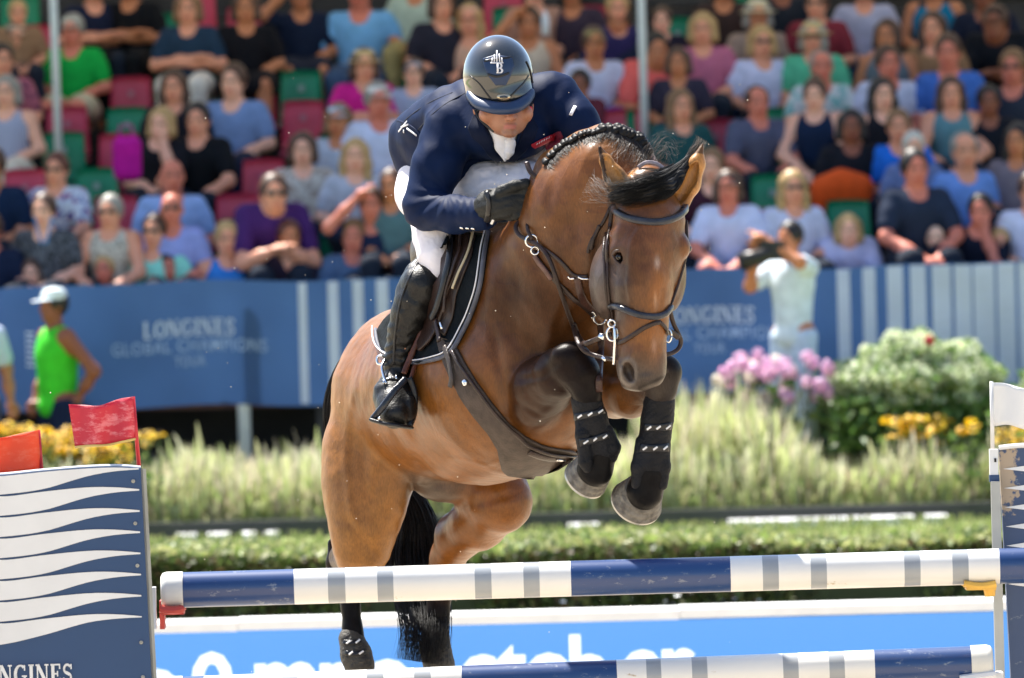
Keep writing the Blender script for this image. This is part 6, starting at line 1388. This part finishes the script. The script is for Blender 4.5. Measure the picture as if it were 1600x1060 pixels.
strap('seam', [(707, 145), (672, 160), (640, 182), (627, 196)], 2.4, M_seam, rider, .0015, .0, JB); strap('seam', [(735, 142), (700, 160), (672, 182), (652, 205)], 2.2, M_seam, rider, .0015, .0, JB)
strap('seam', [(620, 188), (640, 196), (656, 208)], 3, M_jack, rider, .002, .001, JB)
M_badge = mat('badge_red', (.42, .012, .03), .5); M_mar = mat('maroon_cloth', (.16, .01, .035), .7); M_thr = mat('white_thread', (.75, .75, .78), .6)
patch('badge', [(852, 232), (850, 222), (868, 206), (876, 205), (881, 216), (872, 226), (858, 243)], M_mar, rider, .004, .004, JB, 3)
bdg = patch('badge', [(829, 224), (862, 209), (869, 208), (870, 214), (834, 230), (830, 229)], M_badge, rider, .009, .004, JB, 2.5)
for k in range(9): strap('stitching', [(836+k*3.4, 224-k*1.6), (837.4+k*3.4, 221.4-k*1.6)], 1.2, M_thr, bdg, .0008, .0105, JB, smooth=False)
strap('brand_mark', [(892, 181), (899, 167)], 5.5, M_thr, rider, .0012, .004, JB, smooth=False)
for a, b in (((624, 206), (637, 190)), ((628, 199), (639, 195)), ((632, 203), (632, 208)), ((637, 201), (652, 212))): strap('brand_mark', [a, b], 3.0, M_thr, rider, .0012, .003, JB, smooth=False)
for (x, y) in ((722, 356), (731, 356.5), (739.5, 357)):
    h, n_ = hit(x, y, JB); 
    if h is None: h = P(x, y, 24.8); n_ = Vector((0, -1, 0))
    q = n_.to_track_quat('Z', 'Y').to_matrix(); MB().lathe(h+n_*.002, [(.001, .004), (.0055, .0035), (.0075, .002), (.0078, 0), (.007, -.002)], 14, q).build('button', M_ni, rider, True)
# glove
G = SDF(); fingers(G, (798, 318), 1, 190); G.pr = [(q[0], q[1], q[2], q[3], q[4], q[5]) + tuple(q[6:]) for q in G.pr]
for i, q in enumerate(G.pr):
    if q[0] == 'c': a = q[1].copy(); b = q[2].copy(); a[3] += 1.6; b[3] += 1.6; G.pr[i] = (q[0], a, b)+q[3:]
    else: G.pr[i] = (q[0], q[1], q[2]+2)+q[3:]
G.chain([(765, 322, 162, 25), (778, 320, 176, 26)], 6); G.chain([(762, 303, 186, 7), (770, 312, 196, 5)], 5)
vg, fg = G.mesh(1.5, lambda p: fbm(p, 12, 4)*.5+.5*np.sin((p[:, 1]+p[:, 0]*.3)*.5)*(p[:, 0] < 800)); vg = laplace(vg, fg, 1); glove = mesh_obj('glove', PN(vg), fg[:, ::-1], leather('glove_leather', (.008, .0095, .010), .6, .0), rider); GB = bvh_of(PN(vg), fg[:, ::-1])
strap('wrist_strap', [(760, 300), (764, 315), (763, 335), (760, 346)], 9, M_bk, glove, .003, .002, GB)
G2 = SDF(); G2.ell((880, 300, 62), (19, 21, 15), k=4)
for i in range(4): G2.chain([(888, 288+i*8, 64, 6.4), (900, 288+i*8, 66, 6), (902, 290+i*8, 54, 5)], 2)
v, f = G2.mesh(2); mesh_obj('glove', PN(v), f[:, ::-1], glove.data.materials[0], rider)
c = W((770, 345, 150)); fix_normals(MB().tube([W((761, 338, 176)), W((767, 335, 182)), W((772, 341, 184)), W((768, 350, 178))], .0045, 8).build('cuff_edge', M_shirt, rider, True))
# riding boots
BO = SDF()
BO.chain([(676, 428, 26, 22), (661, 445, 28, 32), (645, 477, 24, 29), (637, 500, 18, 26.5), (629, 525, 12, 23), (622, 556, 6, 20), (620, 588, 4, 20), (616, 616, 20, 29), (618, 636, 44, 28), (617, 647, 62, 23)], 9, (.010, .010, .009))
BO.chain([(657, 403, 8, 6), (648, 424, 14, 13), (636, 452, 18, 17)], 8); BO.ell((640, 640, 44), (12, 28, 26), k=8); BO.ell((594, 622, 20), (10, 24, 18), k=8)
BO.ell((694, 388, 30), (40, 34, 50), rot=(0, 0, 20), k=3, op=-1)
def bfold(p):
    x, y, z = p.T; t = np.exp(-((y-560)/42.)**2); return t*1.3*np.sin(y*.42+x*.12+fbm(p, 30, 3)*1.5)+fbm(p, 26, 4)*.7+np.exp(-((y-500)/50.)**2)*1.0*np.sin(y*.2-x*.15)
vo_, fo_ = BO.mesh(1.9, bfold); vo_ = laplace(vo_, fo_, 1); boot = mesh_obj('riding_boot', PN(vo_), fo_[:, ::-1], leather('boot_leather', (.0085, .008, .0075), .42, .15), rider); BB = bvh_of(PN(vo_), fo_[:, ::-1])
strap('boot_seam', [(657, 404), (642, 430), (630, 458), (622, 490), (617, 530), (615, 570)], 3.5, M_bk, boot, .0025, .001, BB); strap('spur_strap', [(598, 596), (610, 592), (628, 592), (642, 592)], 7, M_bk, boot, .003, .002, BB)
fix_normals(MB().tube([W(p) for p in spline([(603, 560, 10), (597, 572, 24), (599, 586, 34), (604, 600, 44)], 5)], .0048, 8).build('spur', M_ni, boot, True))
fix_normals(MB().tube([W(p) for p in spline([(598, 556, 8), (590, 558, 6), (590, 568, 8), (600, 570, 14)], 5)], .0042, 8).build('spur', M_ni, boot, True))
for (x, y) in ((601, 597), (619, 591), (629, 592)): fix_normals(strap_mb([(x, y-4), (x, y+4)], 3, .0025, .006, BB, smooth=False).build('buckle', M_ni, boot, True))
BO2 = SDF(); BO2.chain([(870, 330, 0, 27), (900, 420, -10, 34), (890, 520, -30, 24), (880, 545, 0, 22)], 10)
# ---- helmet
hel = SDF(); hel.ell((778, 118, 78), (55, 63, 66), k=6); hel.ell((783, 150, 84), (54, 36, 58), k=10); 
hel.ell((786, 176, 96), (43, 22, 60), rot=(0, 0, 0), k=3, op=-1) if False else None
hcut = SDF()
hel.pr.append(('e', np.array((792, 196., 100)), np.array((66, 30., 90)), 5, None, -1, np.array(Matrix.Rotation(R(-6), 3, 'Z'))))
v, f = hel.mesh(1.6); v = laplace(v, f, 3); M_hel = mat('helmet_gloss', (.018, .021, .024), .10, .1, 6, coat=1); M_nvy = mat('helmet_navy', (.010, .030, .085), .45, .1, 20, bump=.05, bs=400)
helmet = mesh_obj('helmet', PN(v), f[:, ::-1], M_hel, rider); XB = bvh_of(PN(v), f[:, ::-1])
vis = SDF(); vp = spline([(734, 150, 108, 5), (745, 163, 132, 5.5), (765, 170, 148, 6), (785, 172.5, 153, 6), (806, 170, 148, 6), (822, 160, 132, 5.5), (830, 148, 108, 5)], 4); vis.chain(vp, 4); vp2 = [(a, b-5, c-5, r_) for a, b, c, r_ in vp]; vis.chain(vp2, 5)
v, f = vis.mesh(1.5); v = laplace(v, f, 2); mesh_obj('visor', PN(v), f[:, ::-1], M_nvy, helmet)
patch('front_panel', [(755, 92), (775, 86), (800, 90), (803, 104), (798, 118), (790, 134), (775, 134), (764, 120), (757, 106)], M_nvy, helmet, .0022, .004, XB, 3)
strap('side_groove', [(733, 118), (748, 130), (760, 146), (770, 158)], 3, M_bk, helmet, .001, .0006, XB); strap('side_groove', [(826, 118), (818, 130), (806, 142), (792, 156)], 3, M_bk, helmet, .001, .0006, XB)
strap('vent', [(757, 96), (778, 93), (800, 90)], 4, M_bk, helmet, .0012, .003, XB); strap('vent', [(762, 116), (778, 120), (795, 114)], 4, M_bk, helmet, .0012, .003, XB); strap('side_vent', [(822, 96), (828, 110), (832, 130)], 4, M_bk, helmet, .0015, .002, XB)
# letter and crest on the helmet
v, f = serif_text('B', 15, .2); fl = []
for (a, b, d) in v: 
    h, n_ = hit(779+a+1.5, 115-b, XB); fl.append(h+n_*(.0062+d*.001) if h is not None else P(779+a, 112-b, 24.8))
mesh_obj('helmet_letter', fl, f, M_thr, helmet)
for a, b, w in (((770, 92), (769, 98), 2), ((773, 87), (772.5, 98), 1.8), ((776.5, 81), (776.5, 98), 2), ((780, 86), (780.5, 98), 1.8), ((783.5, 92), (784, 98), 2), ((767, 99.5), (786, 99.5), 1.8)): strap('crest', [a, b], w, M_thr, helmet, .001, .0062, XB, smooth=False)
bd = SDF(); c0 = hit(787, 151, XB)[0]; cc = RC.transposed() @ (c0-Vector(CAMP)); zz_ = (25+cc.z)*500
bd.ell((787, 152, zz_+2), (11, 5.5, 5), k=1); v, f = bd.mesh(.8); mesh_obj('emblem', PN(v), f[:, ::-1], mat('brass', (.62, .50, .33), .3, metal=.8), helmet)
bd = SDF(); bd.ell((787, 152, zz_+5.5), (7, 2.6, 3), k=1); v, f = bd.mesh(.7); mesh_obj('emblem_center', PN(v), f[:, ::-1], M_hel, helmet)
strap('chin_strap', [(741, 164, 92), (746, 180, 98), (758, 194, 104), (772, 206, 106)], 5, M_bk, helmet, .002); strap('chin_strap', [(830, 160, 92), (830, 175, 98), (825, 190, 102), (812, 206, 106)], 4, M_bk, helmet, .002)
M_rd = mat('red_toggle', (.6, .015, .03), .4); 
for (x, y) in ((829, 172), (827, 184)): s = SDF(); s.ell((x, y, 112), (3, 6, 3), k=1); v, f = s.mesh(.8); mesh_obj('toggle', PN(v), f[:, ::-1], M_rd, helmet)
hr_ = SDF(); hr_.ell((784, 158, 74), (45, 26, 48), k=4); v, f = hr_.mesh(2); mesh_obj('hair', PN(v), f[:, ::-1], cm(HR['brown'], 'hair'), rider)
# ================================================================== SADDLE
saddle = empty('saddle', W((720, 400, -60)), 'brown jumping saddle over a black quilted pad with a grey belly guard', 'saddle')
def quilt(name, c):
    m = mat(name, c, .9, .15, 20, spec=.08); nt = m.node_tree; b = nt.nodes['Principled BSDF']; tc = nt.nodes.new('ShaderNodeTexCoord'); mp = nt.nodes.new('ShaderNodeMapping'); mp.inputs['Rotation'].default_value = (0, R(45), 0); mp.inputs['Scale'].default_value = (34, 34, 34); nt.links.new(tc.outputs['Object'], mp.inputs[0])
    ck = nt.nodes.new('ShaderNodeTexVoronoi'); ck.distance = 'CHEBYCHEV'; ck.inputs['Randomness'].default_value = 0; ck.inputs['Scale'].default_value = 1; nt.links.new(mp.outputs[0], ck.inputs['Vector']); bp = nt.nodes.new('ShaderNodeBump'); bp.invert = True; bp.inputs['Strength'].default_value = .6; bp.inputs['Distance'].default_value = .008; nt.links.new(ck.outputs['Distance'], bp.inputs['Height']); nt.links.new(bp.outputs[0], b.inputs['Normal']); return m
pad_poly = [(700, 362), (766, 366), (761, 400), (756, 440), (748, 470), (738, 497), (722, 530), (708, 552), (688, 562), (650, 568), (618, 560), (598, 545), (592, 518), (604, 500), (640, 470), (670, 430)]
pad = patch('saddle_pad', pad_poly, quilt('quilted_black', (.008, .011, .014)), saddle, .010, .014, None, 6)
edge = [(766, 366), (761, 400), (756, 440), (748, 470), (738, 497), (722, 530), (708, 552), (688, 562), (650, 568), (618, 560), (598, 545), (592, 518)]
strap('pad_binding', edge, 7, leather('grey_binding', (.09, .095, .12), .6, 0), pad, .007, .012); strap('pad_piping', [(x-3.5, y-2.5) for x, y in edge], 1.9, M_thr, pad, .0022, .0195)
patch('saddle_flap', [(703, 360), (738, 364), (738, 392), (722, 428), (708, 455), (700, 490), (690, 520), (678, 540), (664, 552), (660, 520), (676, 470), (698, 430)], M_br, saddle, .026, .010, None, 5)
patch('under_flap', [(700, 366), (747, 368), (742, 402), (730, 430), (718, 462), (712, 500), (700, 528), (690, 520), (704, 440)], leather('cream_edge_leather', (.03, .018, .014)), saddle, .018, .006, None, 5)
strap('flap_piping', [(746, 368), (741, 398), (726, 428), (716, 452)], 4.5, mat('cream_piping', (.42, .36, .24), .6), saddle, .003, .028)
strap('flap_roll', [(713, 366), (716, 400), (708, 440), (698, 478), (690, 500)], 12, M_bk, saddle, .007, .038); strap('flap_roll', [(728, 366), (728, 395), (718, 425), (708, 455), (706, 490)], 5, M_br, saddle, .004, .034)
seat_ = SDF(); seat_.chain([(700, 380, -90, 40), (690, 400, -160, 44), (680, 392, -220, 40)], 20); v, f = seat_.mesh(3); mesh_obj('saddle_seat', PN(v), f[:, ::-1], M_br, saddle)
strap('stirrup_leather', [(685, 460, 22), (670, 492, 26), (652, 534, 30), (638, 566, 34), (631, 584, 44)], 9, M_tan, saddle, .004, .050); strap('stirrup_leather', [(691, 476, 10), (678, 504, 16), (660, 544, 24), (648, 572, 32), (642, 592, 44)], 7, M_tan, saddle, .004, .044)
# stirrup iron
st_ = empty('stirrup', W((615, 650, 60)), 'black stirrup iron under the rider\'s boot', 'stirrup')
fix_normals(strap_mb([(634, 592, 66), (616, 612, 78), (598, 636, 84), (582, 656, 78)], 11, .009, 0, BB).build('stirrup_arm', leather('stirrup_black', (.014, .016, .022), .22, .7), st_, True))
fix_normals(strap_mb([(582, 657, 78), (600, 662, 90), (620, 665, 90), (640, 668, 74)], 7, .020, 0, BB).build('tread', M_bk, st_, True)); fix_normals(strap_mb([(640, 590, 50), (648, 615, 50), (647, 642, 52), (640, 666, 66)], 10, .008, 0, BB).build('stirrup_arm', M_bk, st_, True))
s = SDF(); s.ball(593, 654, 94, 2.8, 1); v, f = s.mesh(.7); mesh_obj('rivet', PN(v), f[:, ::-1], M_ni, st_)
# belly guard
M_gd = leather('taupe_guard', (.060, .043, .034), .55, .0)
patch('belly_guard', [(684, 528), (692, 560), (705, 590), (722, 622), (742, 650), (764, 676), (778, 700), (784, 732), (798, 744), (836, 745), (868, 738), (893, 722), (905, 706), (880, 702), (850, 696), (822, 682), (796, 662), (770, 630), (748, 600), (728, 568), (716, 545), (700, 530)], M_gd, saddle, .010, .010, None, 5)
gd = [(712, 552), (728, 577), (750, 608), (772, 637), (797, 667), (823, 688), (850, 701), (880, 706), (905, 708)]
strap('guard_edge', gd, 6, M_br, saddle, .004, .020); strap('girth_strap', [(826, 700), (850, 708), (878, 710), (903, 706)], 12, M_br, saddle, .004, .020); strap('girth_strap', [(700, 545), (708, 566), (712, 590), (710, 605)], 9, leather('guard_flap', (.055, .042, .034)), saddle, .004, .020)
h, n_ = hit(733, 598); q = n_.to_track_quat('Z', 'Y').to_matrix(); MB().lathe(h+n_*.024, [(.001, .003), (.008, .002), (.010, 0), (.010, -.006)], 16, q).build('stud', M_ni, saddle, True)
strap('girth_buckle', [(866, 708), (878, 709)], 4, M_ni, saddle, .003, .026, smooth=False); strap('girth_strap', [(692, 500), (694, 520), (696, 540)], 8, M_br, saddle, .004, .030); strap('girth_buckle', [(700, 505), (703, 520)], 4, M_ni, saddle, .003, .034, smooth=False)
# ================================================================== BRIDLE
bri = empty('bridle', W((1005, 320, 380)), 'dark leather bridle with padded browband, flash noseband and reins', 'bridle'); M_pad = leather('padded_leather', (.024, .026, .036), .32, .5)
strap('browband', [(954, 322), (964, 331), (978, 339), (998, 345), (1022, 348), (1045, 344), (1060, 337), (1069, 327)], 11, M_pad, bri, .009, .006); strap('browband', [(1068, 328, 372), (1071, 322, 352), (1068, 316, 336)], 10, M_pad, bri, .008)
strap('cheekpiece', [(957, 326), (954, 350), (951, 380), (950, 410), (950, 440), (953, 470), (957, 495), (960, 520)], 7, M_br, bri, .0035, .006); strap('cheekpiece', [(948, 362), (947, 385), (947, 412), (948, 440), (951, 470), (955, 500)], 5, M_br, bri, .0035, .009)
strap('cheekpiece', [(1072, 345, 350), (1073, 390, 358), (1064, 430, 362), (1052, 466, 374), (1046, 482, 380)], 5, M_br, bri, .0035); strap('throat_latch', [(953, 326), (944, 346), (930, 366), (922, 382), (919, 396)], 5, M_br, bri, .003, .005); strap('throat_latch', [(938, 352), (928, 372), (924, 390)], 6, M_br, bri, .003, .008)
strap('headpiece', [(997, 262, 345), (1010, 254, 346), (1026, 256, 345), (1040, 266, 344)], 6, M_ni if False else leather('pale_lining', (.30, .25, .27), .5), bri, .003)
strap('noseband', [(955, 478), (965, 479), (982, 486), (1003, 493), (1024, 495), (1038, 490), (1046, 480)], 10, M_pad, bri, .008, .006); strap('flash_strap', [(964, 537), (974, 534), (988, 525), (1004, 514), (1020, 506), (1030, 504)], 7, M_br, bri, .0035, .005); strap('flash_strap', [(1030, 504), (1038, 512), (1041, 522)], 6, M_br, bri, .0035, .005)
def az(pts, lift=6, lo=-1e9):
    o = []; z_ = None
    for p in pts:
        if len(p) == 2: zz = zat_px(p[0], p[1], None); z_ = max(zz+lift, lo) if zz is not None else (z_ if z_ is not None else 200); p = (p[0], p[1], z_)
        z_ = p[2]; o.append(p)
    return o
def ring(cx, cy, cz, r_, m, parent, w=.0032, name='ring', sx=1, a0=0, a1=360): return fix_normals(MB().tube([W((cx+sx*r_*math.cos(R(a0+(a1-a0)*t/20)), cy+r_*math.sin(R(a0+(a1-a0)*t/20)), cz)) for t in range(21)], w, 7).build(name, m, parent, True))
ring(1028, 508, 392, 8, M_br, bri, .005, 'flash_loop', .7)
bit = fix_normals(MB().tube([W(p) for p in spline([(960, 510, 396), (961, 530, 398), (960, 550, 396), (959, 570, 394)], 3)], .005, 8).build('bit', M_ni, bri, True)); ring(957, 522, 392, 11, M_ni, bit, .0036, 'bit_ring', .8); ring(956, 506, 396, 5.5, M_ni, bit, .0032, 'bit_ring'); ring(1044, 525, 372, 10, M_ni, bit, .0034, 'bit_ring', .5)
strap('rein', [(1047, 486, 362), (1052, 505, 352), (1060, 522, 345), (1064, 534, 340), (1060, 545, 342), (1050, 552, 350), (1040, 554, 356)], 7, M_br, bri, .004); strap('rein', [(1040, 518, 372), (1050, 520, 360), (1060, 528, 348)], 9, M_br, bri, .004)
strap('rein', az([(822, 340, 196), (806, 352), (811, 368), (832, 378), (846, 388), (858, 405), (868, 432), (878, 462), (888, 490), (896, 512)], 9), 7, M_br, bri, .004)
strap('rein', [(896, 506, zat_px(896, 506, 250)+9), (903, 524, zat_px(903, 520, 280)+14), (912, 537, 345), (926, 533, 360), (945, 525, 382), (955, 522, 392)], 8, M_br, bri, .004); strap('rein', [(896, 510, zat_px(896, 510, 250)+9), (902, 532, 335), (912, 548, 348), (930, 556, 355), (946, 560, 380), (959, 562, 392)], 7, M_br, bri, .004)
strap('rein', az([(826, 336, 200), (824, 358), (832, 374)], 8), 6, M_br, bri, .004); strap('rein_buckle', [(936, 524, 378), (944, 528, 382)], 8, M_ni, bri, .003, smooth=False); strap('rein_buckle', [(941, 558, 378), (947, 563, 382)], 6, M_ni, bri, .003, smooth=False)
# loose end of the rein above the glove
strap('rein_end', [(823, 254, 208), (828, 268, 216), (838, 278, 220), (844, 288, 216), (836, 296, 212), (824, 300, 208)], 8, M_br, bri, .005)
# ================================================================== BREASTPLATE
bp_ = empty('breastplate', W((860, 450, 260)), 'brown leather breastplate with steel rings across the horse\'s chest', 'breastplate')
ring(831, 377, zat_px(831, 377, 200)+8, 9.5, M_ni, bp_, .0036); ring(836, 392, zat_px(836, 392, 200)+8, 6, M_ni, bp_, .003); ring(937, 497, zat_px(937, 497, 330)+8, 10, M_ni, bp_, .0032, a0=-40, a1=250)
strap('shoulder_strap', [(834, 392), (842, 406), (856, 424), (874, 444), (896, 466), (912, 478), (926, 490)], 9, M_br, bp_, .004, .004); strap('shoulder_strap', [(838, 400), (846, 412), (856, 424), (864, 436)], 9, leather('worn_leather', (.12, .06, .045), .5), bp_, .004, .008)
strap('neck_strap', [(846, 386), (864, 398), (880, 412), (892, 426), (903, 432), (918, 432)], 7, M_br, bp_, .004, .004); strap('center_strap', [(903, 434), (906, 452), (912, 470), (922, 482), (932, 492)], 13, leather('red_leather', (.055, .024, .018)), bp_, .004, .004)
strap('buckle', [(889, 430), (893, 434), (900, 434)], 3, M_ni, bp_, .003, .010); strap('buckle', [(906, 431), (912, 434), (919, 434)], 3, M_ni, bp_, .003, .010); strap('buckle', [(924, 484), (928, 491), (922, 494)], 3, M_ni, bp_, .003, .010)
strap('martingale', az([(938, 506), (939, 530), (938, 556), (936, 585), (936, 612)], 3), 11, leather('martingale_leather', (.05, .024, .018)), bp_, .004); strap('buckle', [(933, 612, 232), (940, 610, 232), (941, 618, 232)], 3, M_ni, bp_, .003)

# ================================================================== SAND THROWN UP BY THE HORSE
rs = np.random.RandomState(12); sg = MB()
for i in range(150):
    x = rs.normal(760, 260); y = rs.uniform(120, 1050); z = rs.uniform(-500, 420); p = W((x, y, z)); s_ = rs.uniform(.0009, .0024)
    sg.add([p+Vector((s_, 0, 0)), p+Vector((-s_, 0, 0)), p+Vector((0, s_, 0)), p+Vector((0, -s_, 0)), p+Vector((0, 0, s_)), p+Vector((0, 0, -s_))], [(0, 2, 4), (2, 1, 4), (1, 3, 4), (3, 0, 4), (2, 0, 5), (1, 2, 5), (3, 1, 5), (0, 3, 5)])
tag(sg.build('flying_sand', mat('sand_grain', (.75, .68, .55), .6)), kind='stuff')
